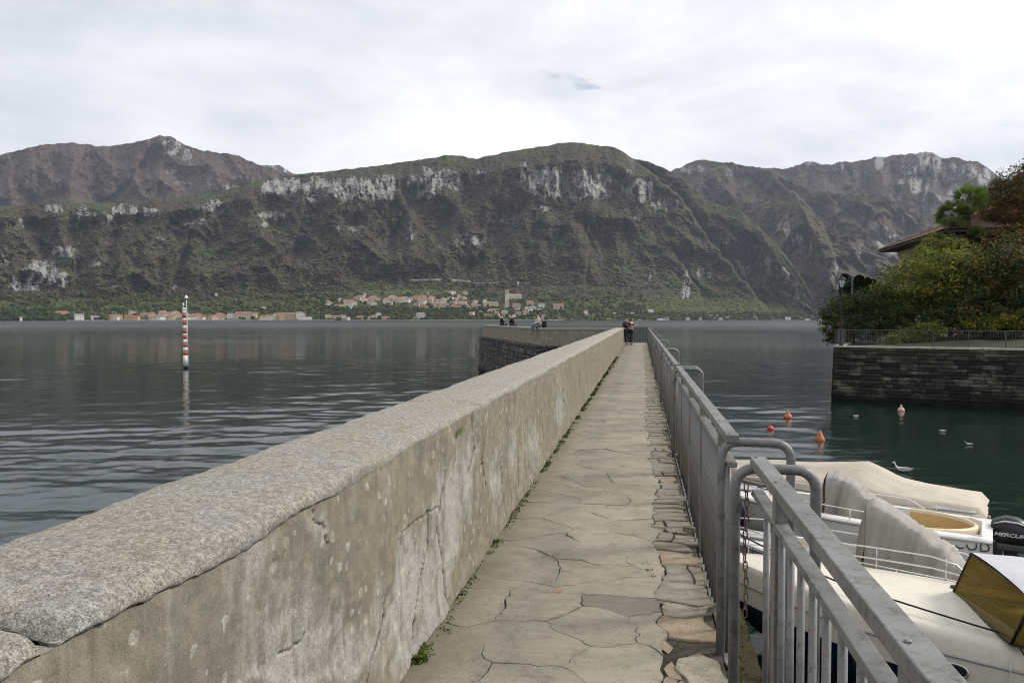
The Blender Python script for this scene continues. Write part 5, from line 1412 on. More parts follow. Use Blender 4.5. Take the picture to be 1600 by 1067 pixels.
def bank_pt(s, d): v = QA + qdir * s - qn * d; return v
us = np.concatenate([np.linspace(.3, 30, 60), np.linspace(31, 160, 30)]); vs_ = np.linspace(0, 1, 60)
rowsb = []
for d in us:
    a = QA - qn * d + qdir * (d * .30 + .25); e = a + qdir * (22 + d * 1.2)
    rowsb.append([[a.x + (e.x - a.x) * q, a.y + (e.y - a.y) * q] for q in vs_])
G = np.array(rowsb); Zb = bank_z(G[..., 0], G[..., 1])
tag(link('garden_bank', np_mesh('garden_bank', np.concatenate([G, Zb[..., None]], -1), grid_faces(len(us), 60), m_bank.mat)), kind='structure')

# ------------------------------------------------------------------ vegetation
def leaf_material(name, stops, trans=.25):
    m = NT(name); t = m.attr('tone')
    c = m.ramp(t, stops)
    m.set(color=c, rough=.6, spec=.25)
    tr = m.node('ShaderNodeBsdfTranslucent', {'Color': c}); mx = m.node('ShaderNodeMixShader', {0: trans})
    m.l.new(m.bsdf.outputs[0], mx.inputs[1]); m.l.new(tr.outputs[0], mx.inputs[2]); m.l.new(mx.outputs[0], m.out.inputs['Surface'])
    return m.mat
L_green = leaf_material('yellow_green_leaf', [(0, (0.051, 0.068, 0.017)), (.35, (0.111, 0.145, 0.024)), (.7, (0.196, 0.221, 0.034)), (1, (0.323, 0.289, 0.051))])
L_dark = leaf_material('dark_hedge_leaf', [(0, (0.020, 0.032, 0.012)), (.5, (0.049, 0.072, 0.020)), (.85, (0.087, 0.104, 0.029)), (1, (0.189, 0.109, 0.036))], .15)
L_brown = leaf_material('autumn_leaf', [(0, (0.043, 0.038, 0.017)), (.35, (0.102, 0.090, 0.026)), (.65, (0.152, 0.109, 0.032)), (.9, (0.189, 0.090, 0.032)), (1, (0.232, 0.087, 0.029))])
L_cyp = leaf_material('clipped_yew_leaf', [(0, (.008, .014, .007)), (1, (.022, .036, .014))], .1)
L_palm = leaf_material('palm_leaf', [(0, (0.046, 0.072, 0.018)), (.6, (0.111, 0.182, 0.029)), (1, (0.169, 0.247, 0.039))], .3)
m_bark = plain('bark', (.05, .038, .028), .95, 0, .4, 6, .8, 30)
def leaf_mesh(name, C, size, droop, mat, tone, parent, rs_, aspect=.55):
    n = len(C)
    a = rs_.uniform(0, 2 * np.pi, n); el = rs_.normal(-droop, .5, n)
    d = np.stack([np.cos(a) * np.cos(el), np.sin(a) * np.cos(el), np.sin(el)], -1)
    up = rs_.normal(0, 1, (n, 3)) + np.array([0, 0, 1.6]); s = np.cross(d, up); s /= np.maximum(1e-6, np.linalg.norm(s, axis=1))[:, None]
    L = size * rs_.uniform(.6, 1.4, n)[:, None]
    nrm = np.cross(s, d)
    p0 = C - d * L * .5; p2 = C + d * L * .5; p1 = C + s * L * aspect * .5 - nrm * L * .08; p3 = C - s * L * aspect * .5 - nrm * L * .08
    V = np.stack([p0, p1, p2, p3], 1).reshape(-1, 3); F = np.arange(n * 4).reshape(-1, 4)
    return link(name, np_mesh(name, V, F, mat, {'tone': ('FACE', np.clip(tone, 0, 1))}, False), parent)
def tree(name, label, cat, base, blobs, n, size, mat, seed, trunk=.16, tone=(.45, .22), group=None, droop=.25, shell=.55, gaps=.15, crown='crown', bare=0, tonefn=None):
    """blobs: (x, y, z, rx, ry, rz) in world metres; leaves fill uneven clumps on the shell of each blob"""
    rs_ = np.random.RandomState(seed); rr = random.Random(seed)
    t = thing(name, label, cat, base, 0, group); bv = np.array(base)
    pts, tn = [], []
    vol = np.array([(b_[3] * b_[4] + b_[4] * b_[5] + b_[3] * b_[5]) for b_ in blobs]); cnt = (vol / vol.sum() * n).astype(int)
    for b_, k in zip(blobs, cnt):
        # clumps on the blob
        nc = max(10, int(k / 42)); q = rs_.normal(0, 1, (nc, 3)); q /= np.linalg.norm(q, axis=1)[:, None]
        rad = (shell + (1 - shell) * rs_.uniform(0, 1, nc) ** .6) * (1 + .16 * rs_.normal(0, 1, nc))
        cc = np.array(b_[:3]) + q * rad[:, None] * np.array(b_[3:6])
        cs = rs_.uniform(.5, 1.3, nc) * (0.115 * (b_[3] + b_[4] + b_[5]) / 3 + .10)
        ct = rs_.normal(tone[0], tone[1] * 1.15, nc)
        idx = rs_.randint(0, nc, k)
        off_ = rs_.normal(0, 1, (k, 3)) * cs[idx][:, None] * np.array([1, 1, .62])
        pts.append(cc[idx] + off_); tn.append(ct[idx] + rs_.normal(0, tone[1] * .5, k))
    C = np.concatenate(pts); T = np.concatenate(tn)
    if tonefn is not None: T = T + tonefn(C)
    keep = (C[:, 2] > bv[2] + .02)
    C, T = C[keep], T[keep]
    leaf_mesh(crown, C - bv, size, droop, mat, T, t, rs_)
    mb = MB()
    top = np.mean([b_[:3] for b_ in blobs], axis=0)
    P = [Vector(base) * 0, (Vector(top) - Vector(base)) * .35 + Vector((rr.uniform(-.1, .1), rr.uniform(-.1, .1), 0)), (Vector(top) - Vector(base)) * .75]
    mb.tube([tuple(p) for p in P], [trunk, trunk * .7, trunk * .4], 8)
    for b_ in blobs:
        for _ in range(5):
            e = Vector((b_[0] + rr.uniform(-.7, .7) * b_[3], b_[1] + rr.uniform(-.7, .7) * b_[4], b_[2] + rr.uniform(-.5, .8) * b_[5])) - Vector(base)
            st = P[1].lerp(P[2], rr.uniform(0, 1)); mid = st.lerp(e, .55) + Vector((rr.uniform(-.2, .2), rr.uniform(-.2, .2), .15))
            mb.tube([tuple(st), tuple(mid), tuple(e)], [trunk * .35, trunk * .2, trunk * .06], 5)
    mb.build('trunk', m_bark, t)
    if bare:
        tw = MB()
        for _ in range(bare):
            b_ = rr.choice(blobs); s_ = Vector((b_[0] + rr.uniform(-.6, .6) * b_[3], b_[1] + rr.uniform(-.6, .6) * b_[4], b_[2] + b_[5] * rr.uniform(.2, .8))) - Vector(base)
            e = s_ + Vector((rr.uniform(-.6, .6), rr.uniform(-.6, .6), rr.uniform(.5, 1.5))); md = s_.lerp(e, .5) + Vector((rr.uniform(-.15, .15), rr.uniform(-.15, .15), 0))
            tw.tube([tuple(s_), tuple(md), tuple(e)], [.025, .016, .006], 4)
            for _k in range(3):
                f_ = md.lerp(e, rr.random()); tw.tube([tuple(f_), tuple(f_ + Vector((rr.uniform(-.4, .4), rr.uniform(-.4, .4), rr.uniform(.1, .5))))], [.012, .004], 4)
        tag(tw.build('twigs', m_bark, t), kind='stuff')
    return t
def gz(x, y): return float(bank_z(x, y))
def D(px, py, depth): v = at_d(px, py, depth); return (v.x, v.y, v.z)
def bl(px, py, depth, rpx, rpy, rd=None):
    v = at_d(px, py, depth); k = depth / FPX
    return (v.x, v.y, v.z, rpx * k, (rd if rd else rpx * k * .8), rpy * k)
def base_of(px, depth, dz=0):
    v = at_d(px, 530, depth); return (v.x, v.y, gz(v.x, v.y) - .15 + dz)
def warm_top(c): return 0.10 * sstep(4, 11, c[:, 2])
tree('hedge_shrub', 'dense dark rounded shrub at the corner of the quay behind the lamp', 'shrub', base_of(1335, 53), [bl(1318, 494, 53, 26, 36, 2.0), bl(1352, 488, 53, 42, 26, 2.0), bl(1300, 505, 52, 12, 30, .9), bl(1382, 489, 52, 30, 30, 1.6)], 20000, .16, L_dark, 1, .10, (.42, .22), shell=.72)
tree('hedge_shrub', 'low dark shrub behind the bars of the quay railing, right of the corner shrub', 'shrub', base_of(1400, 51), [bl(1395, 505, 51, 26, 26, 1.4), bl(1430, 508, 50, 40, 24, 1.4), bl(1350, 512, 51, 40, 18, 1.2)], 11000, .16, L_dark, 2, .08, (.38, .2), shell=.7)
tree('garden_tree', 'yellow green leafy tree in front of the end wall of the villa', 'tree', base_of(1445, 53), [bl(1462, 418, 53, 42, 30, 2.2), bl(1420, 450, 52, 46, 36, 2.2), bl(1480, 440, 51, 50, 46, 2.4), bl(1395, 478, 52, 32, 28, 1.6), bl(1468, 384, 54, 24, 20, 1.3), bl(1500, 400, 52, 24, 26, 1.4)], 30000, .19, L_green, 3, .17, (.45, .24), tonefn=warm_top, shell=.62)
tree('spreading_shrub', 'light green shrub spilling through the quay railing', 'shrub', base_of(1440, 48.6), [bl(1425, 525, 47.9, 30, 13, .7), bl(1402, 532, 47.6, 18, 8, .45), bl(1452, 516, 48.2, 24, 14, .7)], 5200, .13, L_green, 4, .05, (.42, .2), shell=.5)
tree('garden_tree', 'broad olive green tree standing right of the yellow green one, branches reaching the railing', 'tree', base_of(1540, 50), [bl(1530, 450, 50, 56, 50, 2.4), bl(1500, 490, 49.5, 46, 30, 2.0), bl(1580, 430, 49, 50, 50, 2.4), bl(1560, 490, 48.5, 50, 30, 1.8), bl(1610, 480, 47.5, 40, 42, 2.0), bl(1500, 440, 51, 34, 32, 1.6)], 36000, .19, L_dark, 5, .2, (.66, .24), shell=.6)
tree('autumn_tree', 'tall reddish brown tree at the right edge, thin bare twigs on top', 'tree', base_of(1600, 54), [bl(1590, 330, 55, 46, 46, 2.4), bl(1560, 350, 56, 36, 36, 2.0), bl(1620, 290, 55, 40, 46, 2.4), bl(1600, 390, 53, 56, 44, 2.4), bl(1548, 395, 54, 40, 34, 1.8), bl(1650, 370, 54, 50, 60, 2.6), bl(1565, 300, 57, 22, 22, 1.2)], 36000, .19, L_brown, 6, .24, (.45, .26), bare=46, shell=.55)
tree('autumn_shrub', 'rusty brown shrub under the tall reddish tree, beside the right edge', 'shrub', base_of(1590, 49.5), [bl(1592, 450, 48.5, 22, 26, 1.1), bl(1575, 425, 50, 20, 22, 1.0), bl(1545, 420, 51, 20, 18, .9)], 5200, .17, L_brown, 7, .07, (.82, .16), shell=.5)
tree('garden_tree', 'dark green tree top rising behind the villa roof', 'tree', base_of(1560, 74, 0), [bl(1548, 322, 76, 36, 24, 2.5), bl(1580, 305, 76, 34, 30, 2.5), bl(1530, 335, 77, 22, 12, 1.6)], 9000, .26, L_dark, 8, .2, (.5, .22), bare=12, shell=.6)
tree('low_bush', 'yellow tinged bush just above the railing at the right side', 'bush', base_of(1540, 48), [bl(1545, 507, 47.4, 36, 10, .8), bl(1590, 500, 46.8, 26, 12, .7)], 4200, .15, L_green, 9, .05, (.66, .2), shell=.5)
# clipped yews
def yew(label, px, py0, py1, depth, wpx, seed):
    k = depth / FPX; v = at_d(px, py1 + 30, depth); H = (py1 - py0 + 30) * k; r = wpx * k / 2
    t = thing('clipped_yew', label, 'topiary', (v.x, v.y, v.z), 0, 'clipped yew columns behind the corner shrub'); rs_ = np.random.RandomState(seed)
    n = 5200; a = rs_.uniform(0, 2 * np.pi, n); h = rs_.uniform(0, 1, n); rr_ = r * np.where(h > .82, np.sqrt(np.clip(1 - ((h - .82) / .18) ** 2, 0, 1)), 1) * rs_.uniform(.86, 1.03, n)
    leaf_mesh('crown', np.stack([np.cos(a) * rr_, np.sin(a) * rr_, h * H], -1), .13, .1, L_cyp, rs_.uniform(0, 1, n), t, rs_, .8)
    b = MB(); b.lathe([(r * .8, .02), (r * .86, H * .4), (r * .86, H * .82), (r * .5, H * .95), (.02, H * .97)], 12); b.build('inner_growth', L_cyp, t)
    MB().tube([(0, 0, -3.0), (0, 0, .3)], .09, 6).build('trunk', m_bark, t)
yew('clipped dark yew column, leftmost and standing apart beside the lamp', 1320, 428, 452, 62, 16, 1)
yew('tallest of three touching clipped yew columns right of the single one', 1342, 430, 452, 62, 16, 2)
yew('middle of three touching clipped yew columns', 1354.5, 434, 454, 63, 13, 3)
yew('smallest right hand one of three touching clipped yew columns', 1363, 437, 455, 63.5, 12, 4)
# palms
def palm(label, px, py_top, depth, rpx, seed):
    k = depth / FPX; v = at_d(px, py_top, depth); g0 = gz(v.x, v.y); H = v.z - g0; rr = random.Random(seed)
    t = thing('palm_tree', label, 'palm', (v.x, v.y, g0), 0, 'fan palms in front of the villa')
    MB().tube([(0, 0, -.2), (.05, 0, H * .5), (0, 0, H)], [.17, .15, .19], 10).build('trunk', m_bark, t)
    V, F, T = [], [], []
    for f in range(46):
        a = rr.uniform(0, 2 * PI); el = rr.uniform(-.75, 1.25); R_ = rpx * k * rr.uniform(.85, 1.1)
        d = Vector((math.cos(a) * math.cos(el), math.sin(a) * math.cos(el), math.sin(el))); s_ = Vector((-math.sin(a), math.cos(a), 0)); c0 = Vector((0, 0, H)) + d * R_ * .52; u_ = s_.cross(d); tw_ = rr.uniform(-1.2, 1.2); s2 = s_ * math.cos(tw_) + u_ * math.sin(tw_)
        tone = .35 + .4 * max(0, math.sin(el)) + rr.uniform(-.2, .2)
        for q in range(15):
            w = (-1 + 2 * q / 14) * 1.75; dd = (d * math.cos(w) + s2 * math.sin(w)).normalized(); L_ = R_ * .52 * (1 - .12 * abs(w)); e = c0 + dd * L_ - Vector((0, 0, .16 * L_)); sd = dd.cross(d.cross(s2)).normalized() * .036
            b0 = len(V); V.extend([c0, c0 + dd * L_ * .6 + sd, e, c0 + dd * L_ * .6 - sd]); F.append((b0, b0 + 1, b0 + 2, b0 + 3)); T.append(tone)
        b0 = len(V); o_ = Vector((0, 0, H)); V.extend([o_, o_ + s_ * .02, c0 + s_ * .012, c0]); F.append((b0, b0 + 1, b0 + 2, b0 + 3)); T.append(.3)
    link('crown', np_mesh('crown', np.array([tuple(p) for p in V]), np.array(F), L_palm, {'tone': ('FACE', T)}, False), t)
palm('taller fan palm with bright green crown in front of the villa roof', 1514, 314, 54, 30, 11)
palm('shorter fan palm left of the taller one, before the villa eaves', 1488, 336, 54.5, 27, 12)
palm('small low fan palm crown tucked below the villa roof', 1524, 368, 54, 18, 13)

# ------------------------------------------------------------------ villa
m_stucco = plain('ochre_stucco', (.47, .36, .23), .9, 0, .14, 1.2); m_soff = plain('dark_timber_eaves', (.035, .028, .024), .8); m_shut = plain('brown_shutter', (.085, .04, .03), .7)
m_tile = plain('old_roof_tile', (.17, .11, .075), .9, 0, .5, 5); m_cornice = plain('pale_cornice', (.50, .43, .31), .9)
m_dkglass = plain('dark_window_glass', (.02, .022, .025), .1)
vc = at_d(1495, 470, 55.5); ex = (_r + _f * -.05); ex = Vector((ex.x, ex.y, 0)).normalized(); ey = Vector((-ex.y, ex.x, 0))
rotv = math.atan2(ex.y, ex.x) + R(-9); vz = gz(vc.x, vc.y) - .5
villa = thing('villa', 'ochre villa with wide dark eaves and old tiled roof half hidden behind the trees', 'villa', (vc.x, vc.y, vz), rotv)
EZ = (at_d(1495, 366, 55.5).z) - vz; W_, Dp = 15.0, 14.5
wl_ = MB(); wl_.box((W_ / 2, Dp / 2, EZ / 2), (W_, Dp, EZ)); wl_.build('wall', m_stucco, villa)
c_ = MB(); c_.box((W_ / 2, Dp / 2, EZ - .28), (W_ + .18, Dp + .18, .34)); c_.build('cornice', m_cornice, villa)
ov = 1.35; rise = 3.3
ea = [(-ov, -ov), (W_ + ov, -ov), (W_ + ov, Dp + ov), (-ov, Dp + ov)]
r0, r1 = (W_ / 2 - .8, Dp / 2), (W_ / 2 + .8, Dp / 2)
so = MB(); so.prism(ea, EZ + .02, EZ + .16); so.build('eaves', m_soff, villa)
roof = link('roof', None, villa)
zE, zR = EZ + .17, EZ + .17 + rise
def roof_face(a, e, b0, b1, n):
    """rows of half round tiles running down the slope, the courses stepped"""
    a, e, b0, b1 = (np.array(q, float) for q in (a, e, b0, b1))
    nj = 14; mb = MB(); P = []
    us_ = np.linspace(0, 1, n * 4 + 1)
    for v_ in np.concatenate([[k / nj, (k + .93) / nj] for k in range(nj)] + [[1.0]]):
        p = a + (e - a) * us_[:, None]; q = b0 + (b1 - b0) * us_[:, None]; r_ = p + (q - p) * v_
        nn = np.cross(e - a, b0 - a); nn /= np.linalg.norm(nn)
        step = (v_ * nj) % 1.0; hgt = .075 * np.abs(np.sin(us_ * n * PI)) * (1 - v_ * .3) + .06 * (1 - step)
        P.append(r_ + nn * hgt[:, None])
    mb.grid(np.array(P), 0, False); return mb.build('roof_tiles', m_tile, roof)
E = [(*p, zE) for p in ea]; Rr0, Rr1 = (*r0, zR), (*r1, zR)
roof_face(E[0], E[1], Rr0, Rr1, 66); roof_face(E[3], E[0], Rr0, Rr0, 62); roof_face(E[1], E[2], Rr1, Rr1, 62); roof_face(E[2], E[3], Rr1, Rr0, 66)
hb = MB()
for p, q in ((E[0], Rr0), (E[3], Rr0), (E[1], Rr1), (E[2], Rr1), (Rr0, Rr1)): hb.tube([(p[0], p[1], p[2] + .1), (q[0], q[1], q[2] + .1)], .13, 8)
hb.build('ridge_tile', m_tile, roof)
ch = MB(); ch.box((W_ / 2 + 2.5, Dp / 2 - 1.5, zR - .5), (.8, .8, 1.9)); ch.build('chimney', m_stucco, roof)
def window(x, y, z, w, h, side):
    fr = link('window', None, villa, (x, y, z), (0, 0, R(-90) if side else 0))
    MB().box((0, -.02, 0), (w, .05, h)).build('pane', m_dkglass, fr)
    b = MB(); b.box((0, -.06, h / 2 + .08), (w + .26, .14, .14)); b.box((0, -.07, -h / 2 - .07), (w + .3, .18, .12)); b.build('surround', m_cornice, fr)
    for sg in (-1, 1): MB().box((sg * (w / 4 + .01), -.07, 0), (w / 2 - .02, .05, h - .02)).build('shutter', m_shut, fr)
for lv in (0, 1):
    for q in range(5): window(0, 1.6 + q * 2.8, EZ - 2.0 - lv * 3.6, 1.0, 1.9, True)
    for q in range(4): window(2.2 + q * 3.5, 0, EZ - 2.0 - lv * 3.6, 1.05, 1.9, False)

# ------------------------------------------------------------------ lamp on the corner
lp = Vector(tuple(QA)) + qdir * .35 - qn * .6
lt = thing('street_lamp', 'slim black street lamp with glass lantern on the corner of the quay', 'street lamp', (lp.x, lp.y, 3.27))
m_lampiron = plain('black_cast_iron', (.02, .021, .022), .45, .3)
LH = at_d(1305, 452, 48.2).z - 3.27
b = MB(); b.lathe([(.13, 0), (.13, .25), (.09, .32), (.075, .9), (.06, .98), (.045, 1.05), (.035, LH - .1), (.05, LH - .06), (.03, LH)], 12); b.build('pole', m_lampiron, lt)
la = link('lantern', None, lt, (0, 0, LH))
b = MB()
for k in range(6):
    a = 2 * PI * k / 6; b.tube([(.10 * math.cos(a), .10 * math.sin(a), .02), (.19 * math.cos(a), .19 * math.sin(a), .46)], .014, 5)
b.lathe([(.11, 0), (.11, .03)], 6); b.lathe([(.235, .46), (.23, .50), (.12, .62), (.05, .68), (.02, .76)], 6, smooth=False); b.build('lantern_frame', m_lampiron, la)
b = MB(); b.lathe([(.095, .03), (.178, .455)], 6, smooth=False); b.build('lantern_glass', plain('frosted_lamp_glass', (.62, .64, .66), .2), la)
# ================================================================== FAR SHORE: village, trees, boats
_px, _PY, _X, _Y, _H = SHEETS['front_mountain']
def on_slope(px, py):
    j = int(np.clip(np.searchsorted(_px, px), 1, len(_px) - 1))
    col = _PY[:, j]                                         # falls from the shore to the ridge
    i = int(np.clip(np.searchsorted(-col, -py), 1, len(col) - 1))
    k = (py - col[i - 1]) / (col[i] - col[i - 1] + 1e-9); k = min(1, max(0, k))
    f = lambda A: A[i - 1, j] * (1 - k) + A[i, j] * k
    return f(_X), f(_Y), max(f(_H), .8)
far_mats = {n_: plain('render_' + n_, c_, .9, 0, .1, .2) for n_, c_ in dict(cream=(.68, .61, .49), white=(.74, .72, .67), ochre=(.52, .40, .25), pink=(.56, .43, .36), grey=(.45, .43, .40), yellow=(.62, .54, .28), orange=(.55, .35, .18)).items()}
m_farroof = [plain('terracotta_roof', (.26, .12, .075), .9, 0, .2, .3), plain('brown_tile_roof', (.20, .12, .085), .9, 0, .2, .3), plain('grey_roof', (.22, .20, .19), .9, 0, .2, .3)]
m_farwin = plain('far_window', (.06, .06, .065), .4)
_hm = {}
def house_mesh(kind, w, d, h, mat, roof):
    key = (kind, round(w / 2), round(d / 2), round(h / 1.5), mat, roof)
    if key in _hm: return _hm[key]
    b = MB(); b.box((0, 0, h / 2 - 3), (w, d, h + 6))
    wall = b.data('wall', far_mats[mat])
    r = MB(); o = .6; rh = min(w, d) * .36
    if kind == 'flat': r.box((0, 0, h + .3), (w + .4, d + .4, .6))
    else:
        k = max(0, w / 2 - d / 2) if kind == 'hip' else w / 2 + o
        E_ = [(-w / 2 - o, -d / 2 - o, h), (w / 2 + o, -d / 2 - o, h), (w / 2 + o, d / 2 + o, h), (-w / 2 - o, d / 2 + o, h), (-k, 0, h + rh), (k, 0, h + rh)]
        r.add(E_, [(0, 1, 5, 4), (2, 3, 4, 5), (1, 2, 5), (3, 0, 4), (3, 2, 1, 0)])
    roofm = r.data('roof', m_farroof[roof])
    wm = MB(); nx = max(1, int(w / 4.2)); nz = max(1, int(h / 3.2))
    wd = MB().box((0, 0, 0), (1.3, .2, 1.6)).data('window', m_farwin)
    spots = [((-w / 2 + w * (a + .5) / nx), -d / 2 - .06, 1.9 + 3.1 * c) for a in range(nx) for c in range(nz) if 1.9 + 3.1 * c < h - .8]
    _hm[key] = (wall, roofm, wd, spots)
    return _hm[key]
def house(px, py, wpx, hpx, mat, roof=0, kind='hip', label='', group=None, name='house', cat='house', win=False, deep=.75, turn=0.0):
    x, y, z = on_slope(px, py); dist = math.hypot(x, y); k = dist / FPX
    w, h = max(4, wpx * k), max(3.5, hpx * k); d = max(6, min(w, 14) * deep)
    wall, rf, wd, spots = house_mesh(kind, w, d, h, mat, roof)
    rz = -math.atan2(x, y) + turn
    t = thing(name, label, cat, (x, y, z), rz, group)
    link('wall', wall, t); link('roof', rf, t)
    if win:
        for s in spots: link('window', wd, t, s)
    return t
RN = ('terracotta', 'brown tiled', 'grey')
# houses one can single out
SOLO = [(93, 492, 17, 6, 'orange', 0, 'hip', 'orange house with flat wide front, farthest left above the shore road'), (120, 499, 11, 7, 'white', 2, 'gable', 'square white boathouse on the shoreline left of the marker pole'),
        (29, 499, 3, 4, 'white', 2, 'gable', 'tiny white hut at the water on the far left shore'), (43, 483, 6, 3, 'white', 2, 'gable', 'lone small white cottage in the dark trees at far left'), (145, 497, 10, 4, 'white', 2, 'gable', 'low white boathouse between the white cube and the village row'),
        (176, 446, 6, 2, 'grey', 2, 'flat', 'small grey ruin high on the left slope'), (409, 482, 6, 4, 'white', 2, 'hip', 'white cottage alone in green above the long red roofs'), (378, 496, 26, 9, 'pink', 0, 'hip', 'large pink house with broad terracotta roof on the shore'),
        (452, 496, 42, 8, 'ochre', 0, 'hip', 'longest ochre building with continuous red roof on the shore'), (466, 497, 11, 10, 'white', 2, 'hip', 'tall white house in front of the long red roof'), (475, 499, 18, 5, 'white', 2, 'flat', 'low white building at the waterline right of the long red roof'),
        (438, 497, 8, 9, 'ochre', 1, 'hip', 'narrow ochre house left of the tall white one'), (533, 498, 10, 7, 'white', 1, 'hip', 'pale house alone on the shore among dark trees'), (590, 494, 9, 6, 'white', 2, 'hip', 'white house half hidden by shore trees, below the hillside village'),
        (656, 495, 15, 7, 'cream', 2, 'hip', 'cream villa on the shore with grey hipped roof'), (601, 498, 14, 4, 'pink', 0, 'hip', 'low pink house on the shore beneath the hillside village'),
        (792, 478, 7, 9, 'pink', 0, 'hip', 'pink lower block directly under the church tower'), (803, 466, 22, 8, 'cream', 0, 'hip', 'large many windowed cream building with red roof beside the church tower'), (766, 477, 24, 6, 'yellow', 2, 'hip', 'wide pale yellow villa left of the church tower'),
        (757, 475, 6, 8, 'white', 2, 'hip', 'narrow white house at the left end of the yellow villa'), (806, 480, 14, 7, 'pink', 1, 'hip', 'dull pink house right of the tower foot'), (828, 476, 11, 7, 'pink', 0, 'hip', 'bright red roofed house right of the church'),
        (832, 484, 12, 6, 'white', 2, 'hip', 'white block below the bright red roofed house'), (846, 478, 11, 5, 'white', 1, 'hip', 'white house right of the bright red roof'), (843, 483, 9, 3, 'cream', 2, 'flat', 'low flat cream house below its white neighbour'),
        (872, 481, 17, 7, 'pink', 0, 'hip', 'pink house with two rows of windows, right of the village'), (787, 489, 10, 5, 'cream', 2, 'hip', 'cream house behind the two people in dark jackets'), (822, 483, 6, 5, 'white', 2, 'hip', 'small white gabled house between pink houses'),
        (821, 492, 10, 4, 'cream', 1, 'hip', 'cream house just behind the seated person'), (849, 497, 8, 6, 'pink', 1, 'hip', 'pinkish shore house right of the seated person'), (915, 489, 6, 5, 'white', 1, 'gable', 'white cottage alone right of the village'),
        (1018, 486, 8, 4, 'white', 2, 'flat', 'isolated white flat house on the slope beyond the path end'), (1114, 493, 16, 2.2, 'cream', 2, 'flat', 'long low pale building at the foot of the right spur'), (1137, 497, 4, 3, 'white', 2, 'flat', 'tiny white hut on the shore below the right spur'),
        (1232, 498.5, 8, 3, 'white', 2, 'gable', 'white boathouse at the foot of the gorge'), (809, 444, 3, 5, 'white', 2, 'gable', 'little white chapel high above the village'), (1118, 497, 22, 2, 'cream', 2, 'flat', 'low pale wall-like building along the right shore'),
        (568, 460, 4, 3, 'white', 2, 'gable', 'white cottage above the middle of the hillside roofs'), (668, 457, 3, 3, 'white', 2, 'gable', 'white cottage in the bright green field'), (336, 460, 4, 3, 'white', 2, 'gable', 'single white house on the slope right of the marker pole')]
for q in SOLO: house(*q[:7], label=q[7], win=q[2] > 9)
rv = random.Random(99)
zones = [((160, 268), (496, 499), 22, (7, 12), (4, 6), ('cream', 'white', 'ochre', 'orange', 'cream'), 'shore houses left of the marker pole', '{m} house, {r} roof, shore row left of marker pole'),
         ((200, 290), (489, 494), 16, (7, 12), (3.5, 5.5), ('ochre', 'orange', 'cream', 'pink'), 'second row of houses left of the marker pole', '{m} house, {r} roof, upper row behind left shore'),
         ((293, 365), (494, 499), 20, (7, 12), (4, 6.5), ('cream', 'pink', 'ochre', 'white', 'pink'), 'shore houses right of the marker pole', '{m} house, {r} roof, shore row right of marker pole'),
         ((385, 432), (492, 498), 9, (7, 11), (4, 6), ('cream', 'grey', 'white', 'ochre'), 'shore houses between the big red roofs', '{m} house, {r} roof, between large pink and long ochre houses'),
         ((492, 530), (495, 499), 5, (7, 12), (4, 6), ('white', 'pink', 'cream'), 'shore houses right of the long ochre building', '{m} shore house, {r} roof, right of long ochre building'),
         ((540, 660), (497, 499), 8, (6, 10), (3, 5), ('white', 'cream', 'pink', 'yellow'), 'scattered houses on the middle shore', '{m} house, {r} roof, among dark trees on middle shore'),
         ((504, 550), (468, 482), 14, (6, 12), (3, 4.5), ('cream', 'white', 'cream', 'yellow'), 'left end of the hillside village', '{m} house, {r} roof, left end of hillside village'),
         ((552, 690), (464, 474), 40, (7, 12), (2.6, 4.0), ('pink', 'cream', 'ochre', 'white'), 'upper hillside village', '{m} house, {r} roof, dense upper rows of hillside village'),
         ((640, 750), (468, 482), 28, (7, 13), (3, 4.5), ('pink', 'cream', 'ochre', 'cream'), 'lower right hillside village', '{m} house, {r} roof, lower right rows of hillside village'),
         ((700, 745), (456, 468), 9, (5, 9), (3, 4.2), ('cream', 'white'), 'houses above the right end of the hillside village', '{m} house, {r} roof, climbing above right end of village'),
         ((735, 790), (484, 498), 16, (5, 9), (3, 4.5), ('cream', 'white', 'ochre'), 'houses between church and shore', '{m} house, {r} roof, slope between church and shore'),
         ((800, 860), (482, 497), 7, (6, 9), (3, 4.5), ('white', 'cream', 'pink'), 'houses right of the church', '{m} house, {r} roof, scattered right of church'),
         ((1040, 1280), (497.5, 499), 6, (4, 8), (2, 3), ('grey', 'white', 'cream'), 'small buildings on the right shore', '{m} hut, {r} roof, on right hand shore')]
for xr, yr, n_, wr, hr, ms, grp, lab in zones:
    for k in range(n_):
        m_ = rv.choice(ms); ro = rv.choice((0, 0, 0, 1, 1, 2)) if m_ != 'white' else rv.choice((0, 1, 2))
        l_ = lab.format(m=m_, r=RN[ro])
        house(rv.uniform(*xr), rv.uniform(*yr), rv.uniform(*wr), rv.uniform(*hr), m_, ro, rv.choice(('hip', 'hip', 'gable')), label=l_, group=grp + ', ' + m_ + ' with ' + RN[ro] + ' roof', turn=rv.uniform(-.6, .6), win=True)
# houses of one kind in one row are told apart by their place in it
ORD = ['second', 'third', 'fourth', 'fifth', 'sixth', 'seventh', 'eighth', 'ninth', 'tenth', 'eleventh', 'twelfth']
_by = {}
for o in list(COL.objects):
    if o.get('category') == 'house' and o.get('group'): _by.setdefault(o['label'], []).append(o)
for l_, os_ in _by.items():
    if len(os_) < 2: continue
    os_.sort(key=lambda o: math.atan2(o.location.x, o.location.y))
    for k, o in enumerate(os_): o['label'] = ('leftmost ' if k == 0 else 'rightmost ' if k == len(os_) - 1 else ORD[k - 1] + ' from left, ') + l_
